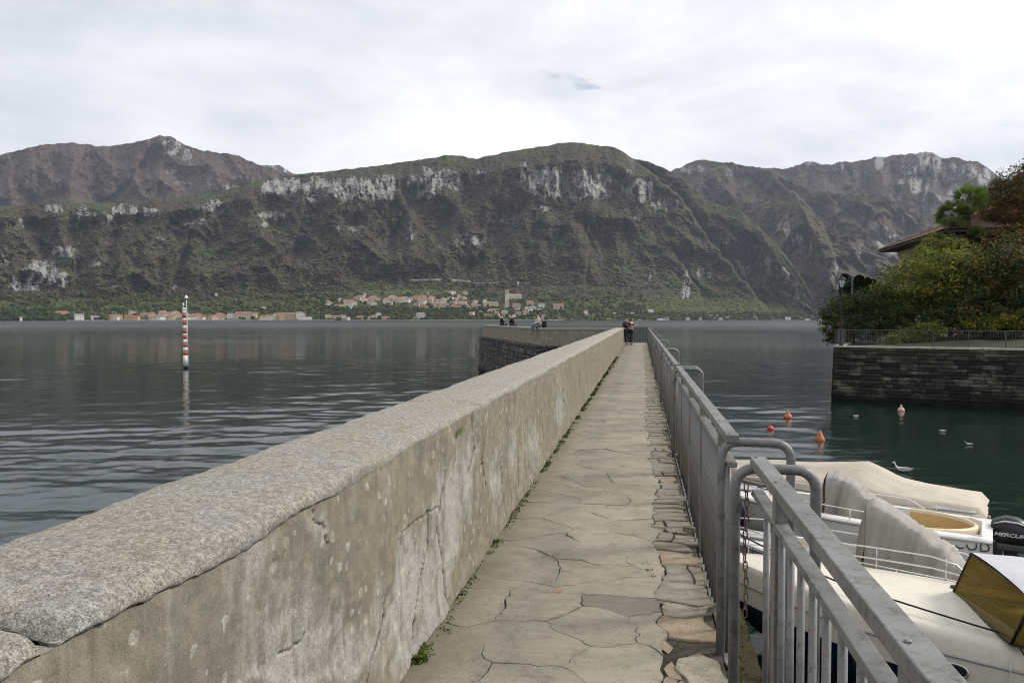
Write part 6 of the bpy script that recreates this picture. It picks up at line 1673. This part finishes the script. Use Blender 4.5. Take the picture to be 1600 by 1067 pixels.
# church tower
x, y, z = on_slope(791, 472); k = math.hypot(x, y) / FPX
ct = thing('church_tower', 'slender pale bell tower of the village church', 'bell tower', (x, y, z), -math.atan2(x, y))
hh = 19 * k; ww = 5.5 * k
b = MB(); b.box((0, 0, hh / 2 - 3), (ww, ww, hh + 6)); b.box((0, 0, hh * .72), (ww + .8, ww + .8, .6)); b.box((0, 0, hh), (ww + 1, ww + 1, .8)); b.build('wall', far_mats['cream'], ct)
b = MB(); b.lathe([(ww * .72, hh + .4), (.1, hh + ww * .75)], 4, smooth=False); b.build('roof', m_farroof[0], ct)
for sx in (-.22, .22): MB().box((sx * ww, -ww / 2 - .1, hh * .85), (ww * .22, .4, hh * .14)).build('belfry_opening', m_farwin, ct)
# road viaduct and walls above the village
m_conc = plain('pale_concrete', (.42, .41, .37), .9)
def ribbon(name, label, cat, pts, hgt, piers=0):
    P = [Vector(on_slope(a, b_)) for a, b_ in pts]; base = P[0]
    t = thing(name, label, cat, tuple(base)); mb = MB()
    for a, e in zip(P[:-1], P[1:]):
        d = e - a; c_ = (a + e) / 2 - base
        mb.box((c_.x, c_.y, c_.z + hgt / 2), (d.length, 2.5, hgt), (0, -math.asin(d.z / d.length), math.atan2(d.y, d.x)))
    mb.build('deck' if piers else 'wall_face', m_conc, t)
    for k in range(piers):
        q = P[0].lerp(P[-1], (k + .5) / piers) - base; MB().box((q.x, q.y, q.z - 12), (3, 3, 24)).build('pier', m_conc, t)
ribbon('retaining_wall', 'pale retaining wall of the road above the green field', 'wall', [(640, 437), (680, 436), (712, 437), (735, 439)], 5.5)
ribbon('road_viaduct', 'short pale road viaduct on piers above the village', 'viaduct', [(738, 441.5), (752, 441.5), (766, 441), (778, 440)], 3.5, 3)
ribbon('retaining_wall', 'pale strip of road wall beyond the path end', 'wall', [(958, 488), (975, 488), (992, 488)], 3.5)
ribbon('retaining_wall', 'pale road wall behind the orange house on the left slope', 'wall', [(100, 486.5), (120, 486.5), (136, 486.5)], 3)
m_qedge = plain('shore_stone', (.36, .35, .32), .9, 0, .3, .2)
for a, e, lb in ((100, 160, 'pale stone embankment on the far shore at left'), (165, 300, 'pale stone embankment under the village row left of the pole'), (300, 520, 'pale stone embankment under the middle of the village'), (530, 880, 'pale stone embankment below the church')):
    P = []
    for px in np.linspace(a, e, max(3, int((e - a) / 20))):
        x, y, z = on_slope(px, 499.2); s_ = 1 - 6 / math.hypot(x, y); P.append(Vector((x * s_, y * s_, 0)))
    t = thing('embankment', lb, 'embankment', tuple(P[0])); mb = MB()
    for p, q in zip(P[:-1], P[1:]):
        d = q - p; c_ = (p + q) / 2 - P[0]; mb.box((c_.x, c_.y, .3), (d.length + 1, 4, 3.4), (0, 0, math.atan2(d.y, d.x)))
    mb.build('wall_face', m_qedge, t)
# moored white boats far away
m_fw = plain('far_white_hull', (.78, .78, .77), .4)
for px, wpx, lb in ((1033, 13, 'white passenger boat moored under the right slope, beyond the path end'), (861, 5, 'left one of two tiny white boats near the far shore'), (869, 5, 'right one of two tiny white boats near the far shore'),
                    (1262, 9, 'left one of two white houseboats at the mouth of the gorge'), (1284, 8, 'right one of two white houseboats at the mouth of the gorge'), (1000, 5, 'small white boat on the far water close to the standing couple')):
    v = at_z(px, 500.6, 0); x, y, z = on_slope(min(px, 1270), 499.4); s_ = .965; dd = math.hypot(x, y) * s_; az = az_slope(px, 499)[0]
    L_ = wpx * dd / FPX; t = thing('far_boat', lb, 'boat', (math.sin(az) * dd, math.cos(az) * dd, 0), -az)
    b = MB(); b.prism([(-L_ / 2, -2), (L_ * .35, -2), (L_ / 2, 0), (L_ * .35, 2), (-L_ / 2, 2)], -.5, L_ * .10); b.build('hull', m_fw, t)
    b = MB(); b.box((-L_ * .05, 0, L_ * .16), (L_ * .6, 3, L_ * .12)); b.build('cabin', m_fw, t)
# woods and garden trees between the houses: one mass
def clumps():
    ico = bmesh.new(); bmesh.ops.create_icosphere(ico, subdivisions=1, radius=1); ico.verts.ensure_lookup_table(); ico.faces.ensure_lookup_table()
    bv = np.array([tuple(v.co) for v in ico.verts]); bf = np.array([[v.index for v in f.verts] for f in ico.faces]); ico.free()
    rs_ = np.random.RandomState(8); V, F, T = [], [], []
    spec = []
    for _ in range(4200): spec.append((rs_.uniform(-150, 1010), rs_.uniform(457, 499), 1.0, rs_.normal(.40, .22)))
    for _ in range(700): spec.append((rs_.uniform(500, 780), rs_.uniform(478, 499), 1.15, rs_.normal(.25, .2)))
    for _ in range(500): spec.append((rs_.uniform(600, 760), rs_.uniform(444, 468), .9, rs_.normal(.35, .2)))
    for _ in range(600): spec.append((rs_.uniform(-150, 110), rs_.uniform(482, 499), 1.3, rs_.normal(.22, .15)))
    for _ in range(700): spec.append((rs_.uniform(1000, 1278), rs_.uniform(488, 499), .9, rs_.normal(.4, .2)))
    for px, py, sz, tn in spec:
        if 552 < px < 745 and 464 < py < 478 and rs_.rand() < .8: continue
        if 160 < px < 480 and py > 489 and rs_.rand() < .85: continue
        if fbm(px / 40.0, py / 7.0, 3, 801) < -.12 and py < 480: continue
        if px > 800 and py < 470 and rs_.rand() < .5: continue
        if ((px - 645) / 95) ** 2 + ((py - 451) / 9.5) ** 2 < 1 and rs_.rand() < .93: continue
        x, y, z = on_slope(px, py); r = sz * rs_.uniform(3.2, 7.0) * math.hypot(x, y) / 2300; tall = rs_.choice([.75, .9, 1.0, 1.7], p=[.3, .35, .25, .1])
        if tall > 1.5: r *= .6
        jit = 1 + .28 * rs_.normal(0, 1, (len(bv), 1)); k = len(V) * len(bv)
        V.append(bv * jit * np.array([r, r, r * tall]) + np.array([x, y, z + r * tall * .55])); F.append(bf + k); T.append(np.full(len(bf), tn))
    m = NT('far_tree_foliage'); t = m.attr('tone'); n = m.noise(.35, 4, .7)
    c = m.ramp(m.math('ADD', t, m.math('MULTIPLY', m.math('SUBTRACT', n, .5), .7)), [(0, (.020, .032, .016)), (.35, (.038, .055, .022)), (.65, (.062, .076, .026)), (.9, (.10, .095, .03)), (1, (.13, .09, .03))])
    m.set(color=c, rough=.95, spec=.05, normal=m.bump(n, 1.0, 2.0))
    tag(link('village_trees', np_mesh('village_trees', np.concatenate(V), np.concatenate(F), m.mat, {'tone': ('FACE', np.concatenate(T))}, False)), kind='stuff')
clumps()
# ================================================================== MARKER POLE, BUOYS, BIRDS, PEOPLE
pb = at_z(290.5, 575, 0); k = (pb - Vector((0, 0, EYE))).dot(_f) / FPX
mp = thing('marker_pole', 'tall navigation pole with red and white bands standing in the lake, leaning slightly', 'marker pole', (pb.x, pb.y, 0))
mp.rotation_euler = (0, R(-1.2), 0)
m_pw = plain('white_pole_paint', (.72, .71, .68), .5, 0, .12, 3); m_pr = plain('red_pole_paint', (.42, .075, .045), .5, 0, .2, 3); m_pd = plain('dark_algae', (.02, .022, .018), .8)
R0 = 3.6 * k; top = (575 - 481) * k
ys_ = [575, 570, 555, 549, 537.5, 531.5, 526, 520.5, 515, 508, 501.5, 496, 491, 485.5, 481]; cols = [m_pd, m_pw, m_pr, m_pw, m_pr, m_pw, m_pr, m_pw, m_pr, m_pw, m_pr, m_pw, m_pr, m_pw]
ys_ = [575, 571.5, 555, 549, 542.5, 537, 530, 524.5, 521, 514.5, 508, 502, 497, 490, 485.5, 481]; cols = [m_pd, m_pw, m_pr, m_pw, m_pr, m_pw, m_pr, m_pw, m_pr, m_pw, m_pr, m_pw, m_pr, m_pw, m_pw]
for a, e, m_ in zip(ys_[:-1], ys_[1:], cols):
    z0, z1 = (575 - a) * k, (575 - e) * k; r_ = lambda z: R0 * (1 - .32 * z / top)
    MB().lathe([(r_(z0), z0), (r_(z1), z1)], 14).build('band', m_, mp)
MB().lathe([(R0 * .9, -2.5), (R0 * .95, .0)], 12).build('pole_foot', m_pd, mp)
MB().lathe([(.02, 0), (.10, .05), (.10, .15), (.06, .22), (.01, .26)], 10, (-.06, 0, top + .20)).build('lamp_cap', m_pw, mp)
MB().tube([(0, 0, top - .1), (-.05, 0, top + .25)], .03, 6).build('lamp_stem', m_pw, mp)
MB().tube([(.30, 0, .1), (.30, 0, (575 - 465) * k)], .03, 6).build('thin_rod', m_pw, mp)
b = MB(); b.lathe([(.22, 0), (.20, .04), (.02, .30)], 12, (.30, 0, (575 - 466) * k)); b.build('top_mark', m_pw, mp)
b = MB()
for z in (1.2, 3.0, 4.8): b.tube([(0, 0, z), (.30, 0, z)], .025, 6)
b.build('rod_bracket', m_pw, mp)

m_buo = plain('faded_orange_buoy', (.50, .15, .07), .5, 0, .15, 5); m_bur = plain('red_buoy', (.52, .06, .04), .45, 0, .1, 5); m_bup = plain('pale_pink_buoy', (.62, .42, .33), .5, 0, .15, 5)
def buoy(label, px, py, kind, r, mat):
    p = at_z(px, py, 0); t = thing('buoy', label, 'buoy', (p.x, p.y, 0), 0, 'mooring buoys in the harbour')
    b = MB()
    if kind == 'ball': b.lathe([(r * .02, -r * .6), (r * .8, -r * .35), (r, .1 * r), (r * .86, .6 * r), (r * .5, .95 * r), (.02, 1.08 * r)], 16)
    elif kind == 'cone': b.lathe([(r * .3, -r * .5), (r * .95, -.1 * r), (r, .12 * r), (r * .8, .6 * r), (r * .42, 1.35 * r), (r * .2, 1.8 * r), (.02, 1.9 * r)], 16)
    else: b.lathe([(r * .3, -r * .5), (r * .95, -.1 * r), (r, .3 * r), (r * .8, .8 * r), (r * .34, 1.15 * r), (r * .28, 1.7 * r), (r * .12, 1.85 * r)], 16)
    b.build('float', mat, t)
    MB().tube([(r * .12 * math.cos(w), 0, (1.08 if kind == 'ball' else 1.88) * r + r * .12 * math.sin(w)) for w in np.linspace(0, 2 * PI, 10)], r * .04, 5).build('ring', m_chrome, t)
buoy('rounded orange buoy with a short neck, farthest of the three on the left', 1231, 653, 'neck', .21, m_buo)
buoy('small bright red ball buoy nearest to the railing', 1204, 671, 'ball', .16, m_bur)
buoy('faded orange cone buoy tilted on the dark water', 1281, 688, 'cone', .21, m_buo).__class__
buoy('pale pinkish buoy floating in front of the quay wall', 1408, 642, 'neck', .18, m_bup)
def gull(label, px, py, s=1.0, rz=0.0, up=True):
    p = at_z(px, py, 0); t = thing('water_bird', label, 'bird', (p.x, p.y, 0), rz, 'white birds on the harbour water')
    rows = []
    for x, r_, z in ((-.20, .012, .09), (-.14, .045, .07), (-.04, .075, .055), (.06, .07, .05), (.12, .045, .075), (.15, .030, .12 if up else .08), (.165, .026, .16 if up else .085), (.185, .030, .19 if up else .09), (.21, .022, .19 if up else .09), (.225, .006, .185 if up else .088)):
        rows.append([(x * s, math.cos(w) * r_ * s, (z + math.sin(w) * r_ * .8) * s) for w in np.linspace(0, 2 * PI, 10)[:-1]])
    b = MB(); b.grid(np.array(rows), 0, True, True); b.add(rows[0], [tuple(range(9))]); b.add(rows[-1], [tuple(reversed(range(9)))]); b.build('body', plain('white_plumage', (.50, .50, .49), .8, 0, .1, 20), t)
    b = MB(); b.add([(.22 * s, .008 * s, (.186 if up else .09) * s), (.22 * s, -.008 * s, (.186 if up else .09) * s), (.265 * s, 0, (.176 if up else .082) * s), (.22 * s, 0, (.176 if up else .08) * s)], [(0, 1, 2), (0, 2, 3), (1, 3, 2)]); b.build('beak', m_tan, t)
    b = MB()
    for sg in (-1, 1): b.add([(.06 * s, sg * .066 * s, .085 * s), (-.05 * s, sg * .080 * s, .10 * s), (-.22 * s, sg * .02 * s, .105 * s), (-.04 * s, sg * .05 * s, .115 * s)], [(0, 1, 2, 3), (3, 2, 1, 0)])
    b.build('wing', plain('grey_wing', (.40, .41, .43), .8), t)
gull('white gull with raised neck on the dark green water at the right', 1514, 695, .72, 2.9)
gull('low white bird on the water, between the pale buoy and the raised gull', 1473, 674, .72, 3.3, False)
gull('flat white bird floating before the foot of the quay wall', 1337, 651, .75, .3, False)
gull('largest white water bird, seen from behind just beyond the beige tarpaulin', 1411, 737, 1.45, 2.6)

# ------------------------------------------------------------------ people: one skinned body each, clothes over it
def skinned(name, pts, edges, rad, mat, parent, sub=1, root=0):
    me = bpy.data.meshes.new(name); me.from_pydata([tuple(p) for p in pts], edges, []); o = bpy.data.objects.new(name, me); COL.objects.link(o)
    md = o.modifiers.new('skin', 'SKIN')
    for v_, r_ in zip(me.skin_vertices[0].data, rad): v_.radius = (r_, r_)
    me.skin_vertices[0].data[root].use_root = True
    ss_ = o.modifiers.new('sub', 'SUBSURF'); ss_.levels = sub; ss_.render_levels = sub
    dg = bpy.context.evaluated_depsgraph_get(); m2 = bpy.data.meshes.new_from_object(o.evaluated_get(dg)); bpy.data.objects.remove(o)
    m2.name = name; m2.materials.clear(); m2.materials.append(mat)
    for p in m2.polygons: p.use_smooth = True
    return link(name, m2, parent)
m_skin = plain('skin', (.50, .31, .22), .55)
def person(label, loc, rz, J, top, trousers, hair, hairlen=.0, phone=False, bag=None, shoe=(.02, .02, .022)):
    """J: joint positions in metres, local, x right, -y the way the person faces"""
    t = thing('person', label, 'person', loc, rz)
    V = lambda n: Vector(J[n])
    pts, ed, rad = [], [], []
    def put(p, r_, par=None):
        pts.append(Vector(p)); rad.append(r_)
        if par is not None: ed.append((par, len(pts) - 1))
        return len(pts) - 1
    pel = put(V('pelvis'), .135); ab = put(V('pelvis').lerp(V('chest'), .45), .125, pel); ch_ = put(V('chest'), .15, ab); nk = put(V('neck'), .055, ch_)
    hd = put(V('head') - (V('head') - V('neck')).normalized() * .05, .078, nk); put(V('head') + (V('head') - V('neck')).normalized() * .07, .085, hd)
    hands = []
    for s in 'lr':
        sh = put(V('sh_' + s), .062, ch_); el = put(V('el_' + s), .045, sh); wr = put(V('wr_' + s), .029, el)
        d = (V('wr_' + s) - V('el_' + s)).normalized(); sd = d.cross(Vector((0, 0, 1))); sd = sd.normalized() if sd.length > .1 else Vector((1, 0, 0))
        pm_ = put(V('wr_' + s) + d * .06, .034, wr); hands.append((V('wr_' + s) + d * .06, d, sd))
        for f in range(4):
            b0 = put(V('wr_' + s) + d * .105 + sd * (.024 - .016 * f), .0095, pm_); put(pts[b0] + d * (.05, .058, .054, .042)[f] + Vector((0, 0, -.018)), .008, b0)
        th = put(V('wr_' + s) + d * .05 + sd * .042, .011, pm_); put(pts[th] + d * .045 + sd * .012, .009, th)
        hp = put(V('hip_' + s), .088, pel); kn = put(V('kn_' + s), .060, hp); an = put(V('an_' + s), .042, kn); put(V('toe_' + s), .035, an)
    skinned('body', pts, ed, rad, m_skin, t)
    # clothes
    p, e, r_ = [V('pelvis') + Vector((0, 0, -.03)), V('pelvis').lerp(V('chest'), .45), V('chest'), V('neck') - (V('neck') - V('chest')) * .35], [(0, 1), (1, 2), (2, 3)], [.165, .152, .178, .085]
    for s in 'lr':
        k0 = len(p); p += [V('sh_' + s), V('el_' + s), V('wr_' + s)]; r_ += [.085, .064, .046]; e += [(2, k0), (k0, k0 + 1), (k0 + 1, k0 + 2)]
    skinned('jacket', p, e, r_, top, t)
    p, e, r_ = [V('pelvis')], [], [.150]
    for s in 'lr':
        k0 = len(p); p += [V('hip_' + s), V('kn_' + s), V('an_' + s) + (V('kn_' + s) - V('an_' + s)) * .08]; r_ += [.104, .076, .058]; e += [(0, k0), (k0, k0 + 1), (k0 + 1, k0 + 2)]
    skinned('trousers', p, e, r_, trousers, t)
    ms = plain('shoe_leather', shoe, .6)
    for s in 'lr': skinned('shoe', [V('an_' + s) + Vector((0, 0, -.02)), V('toe_' + s)], [(0, 1)], [.055, .048], ms, t)
    up = (V('head') - V('neck')).normalized(); fc = Vector(J.get('face', (0, -1, 0))).normalized(); hc = V('head') + up * .02
    rows = []
    side = up.cross(fc).normalized()
    for i in range(7):
        el = PI / 2 - i * .30; rr_ = math.cos(el)
        rows.append([tuple(hc + up * (.118 * math.sin(el) + .012) + (fc * math.cos(w) * (.100 if math.cos(w) < 0 or el > .55 else .070) + side * math.sin(w) * .094) * rr_ - fc * .014) for w in np.linspace(0, 2 * PI, 15)[:-1]])
    if hairlen: rows.append([tuple(Vector(q) - up * hairlen * (1 if (Vector(q) - hc).dot(fc) < .01 else .05)) for q in rows[-1]])
    MB().grid(np.array(rows), 0, True, True).build('hair', hair, t)
    fb = MB(); fb.tube([hc + fc * .085 - up * .01, hc + fc * .112 - up * .035, hc + fc * .088 - up * .045], [.010, .016, .010], 6); fb.build('nose', m_skin, t)
    eb = MB()
    for sg in (-1, 1): eb.box(tuple(hc + fc * .088 + side * sg * .034 + up * .005), (.016, .016, .012))
    eb.box(tuple(hc + fc * .088 - up * .07), (.03, .012, .01)); eb.build('facial_features', plain('dark_eye', (.06, .03, .025), .4), t)
    for sg in (-1, 1): MB().lathe([(.004, -.028), (.016, -.01), (.016, .014), (.004, .028)], 6, tuple(hc + side * sg * .094 - fc * .005 - up * .02)).build('ear', m_skin, t)
    return t, hands
m_maroon = plain('dark_maroon_cloth', (.022, .010, .016), .9, 0, .2, 8); m_blackc = plain('black_cloth', (.012, .012, .014), .9, 0, .2, 8); m_palec = plain('pale_shirt', (.52, .47, .42), .9, 0, .1, 8); m_jean = plain('blue_jeans', (.10, .13, .20), .9, 0, .2, 10)
m_hairb = plain('black_hair', (.008, .007, .006), .6); m_hairbr = plain('brown_hair', (.04, .025, .015), .6); m_pinkc = plain('pale_pink_sleeve', (.50, .38, .36), .9, 0, .1, 8)
# leaning against the end of the long parapet, seen from behind and the left
J = dict(pelvis=(0, .06, .90), chest=(-.01, .0, 1.28), neck=(0, -.03, 1.47), head=(.02, -.06, 1.61), face=(.5, -.8, -.1), sh_l=(.18, -.02, 1.38), el_l=(.30, -.26, 1.20), wr_l=(.24, -.46, 1.30), sh_r=(-.18, .02, 1.38), el_r=(-.25, -.18, 1.15), wr_r=(-.08, -.38, 1.18),
         hip_l=(.09, .04, .86), kn_l=(.12, -.12, .47), an_l=(.13, -.22, .09), toe_l=(.14, -.38, .045), hip_r=(-.09, .04, .86), kn_r=(-.08, -.04, .47), an_r=(-.06, -.08, .09), toe_r=(-.05, -.24, .045))
person('person in dark maroon top and black trousers leaning back on the end of the parapet', (-.93, 45.42, 3.405), R(62), J, m_maroon, m_blackc, m_hairb)
J = dict(pelvis=(0, .02, .88), chest=(0, .0, 1.24), neck=(0, -.02, 1.42), head=(0, -.03, 1.56), face=(.2, -1, .1), sh_l=(.17, -.02, 1.34), el_l=(.24, -.22, 1.22), wr_l=(.14, -.42, 1.44), sh_r=(-.17, .0, 1.34), el_r=(-.20, -.20, 1.14), wr_r=(-.10, -.40, 1.22),
         hip_l=(.08, .02, .84), kn_l=(.09, -.04, .46), an_l=(.10, .02, .09), toe_l=(.11, -.14, .045), hip_r=(-.08, .02, .84), kn_r=(-.09, -.02, .46), an_r=(-.09, .03, .09), toe_r=(-.10, -.13, .045))
tp, hands = person('person close beside the maroon dressed one, pale pink sleeves, lifting a phone', (-.62, 45.80, 3.405), R(80), J, m_pinkc, m_blackc, m_hairbr, .12)
ph = thing('phone', 'small phone held up by the person with pale pink sleeves', 'phone', (-.62, 45.80, 3.405), R(80))
hp = hands[0][0] + hands[0][1] * .07
MB().box((hp.x, hp.y, hp.z + .03), (.15, .012, .075), (0, 0, .1), bev=.004).build('phone_case', m_palec, ph)
# sitting on the head parapet with legs dangling outside
sp = HA.lerp(HB, .0) + (HB - HA).normalized() * .9
J = dict(pelvis=(0, .02, .10), chest=(0, -.02, .46), neck=(0, -.06, .65), head=(0, -.09, .79), face=(.3, -.9, -.2), sh_l=(.18, -.03, .56), el_l=(.24, -.16, .32), wr_l=(.12, -.36, .22), sh_r=(-.18, -.03, .56), el_r=(-.25, -.14, .30), wr_r=(-.12, -.34, .20),
         hip_l=(.09, -.04, .08), kn_l=(.11, -.42, .09), an_l=(.10, -.40, -.34), toe_l=(.10, -.54, -.40), hip_r=(-.09, -.04, .08), kn_r=(-.10, -.44, .10), an_r=(-.08, -.36, -.34), toe_r=(-.08, -.50, -.39))
d_ = (HB - HA).normalized(); rin = Vector((d_.y, -d_.x)); 
person('person in pale shirt and jeans sitting on the parapet with legs dangling', (sp.x + rin.x * .10, sp.y + rin.y * .10, 4.46), math.atan2(-d_.x, d_.y) + R(-90) + R(0), J, m_palec, m_jean, m_hairb)
bk_ = thing('backpack', 'small dark backpack behind the seated person in pale shirt', 'backpack', (sp.x + rin.x * .42, sp.y + rin.y * .42, 4.45), R(20))
MB().box((0, 0, .2), (.30, .18, .40), bev=.06).build('bag', m_blackc, bk_); MB().box((0, -.10, .14), (.22, .06, .2), bev=.02).build('pocket', m_blackc, bk_)
# two on the far part of the parapet, dark jackets, backs to the camera
J = dict(pelvis=(0, .02, .10), chest=(0, .0, .46), neck=(0, -.02, .65), head=(0, -.04, .80), face=(.2, -1, -.1), sh_l=(.19, -.01, .56), el_l=(.26, -.10, .32), wr_l=(.10, -.28, .24), sh_r=(-.19, -.01, .56), el_r=(-.26, -.10, .32), wr_r=(-.10, -.28, .24),
         hip_l=(.09, -.04, .08), kn_l=(.12, -.42, .08), an_l=(.11, -.42, -.34), toe_l=(.11, -.56, -.40), hip_r=(-.09, -.04, .08), kn_r=(-.11, -.42, .08), an_r=(-.10, -.42, -.34), toe_r=(-.10, -.56, -.40))
for px_, lab, hr, dz_r in ((778, 'left one of two people in dark jackets sitting on the far parapet', m_hairbr, .0), (792.5, 'right one of two people in dark jackets sitting on the far parapet', m_hairb, .15)):
    # where the sight line crosses the parapet
    best = min((abs((lambda v: 800 + FPX * (v - Vector((0, 0, EYE))).dot(_r) / (v - Vector((0, 0, EYE))).dot(_f))(Vector((*HA.lerp(HB, q), 4.45))) - px_), q) for q in np.linspace(0, 1, 400))[1]
    q_ = HA.lerp(HB, best) + rin * .3
    person(lab, (q_.x, q_.y, 4.455), math.atan2(-d_.x, d_.y) + R(90) + dz_r, J, m_blackc, m_blackc, hr)
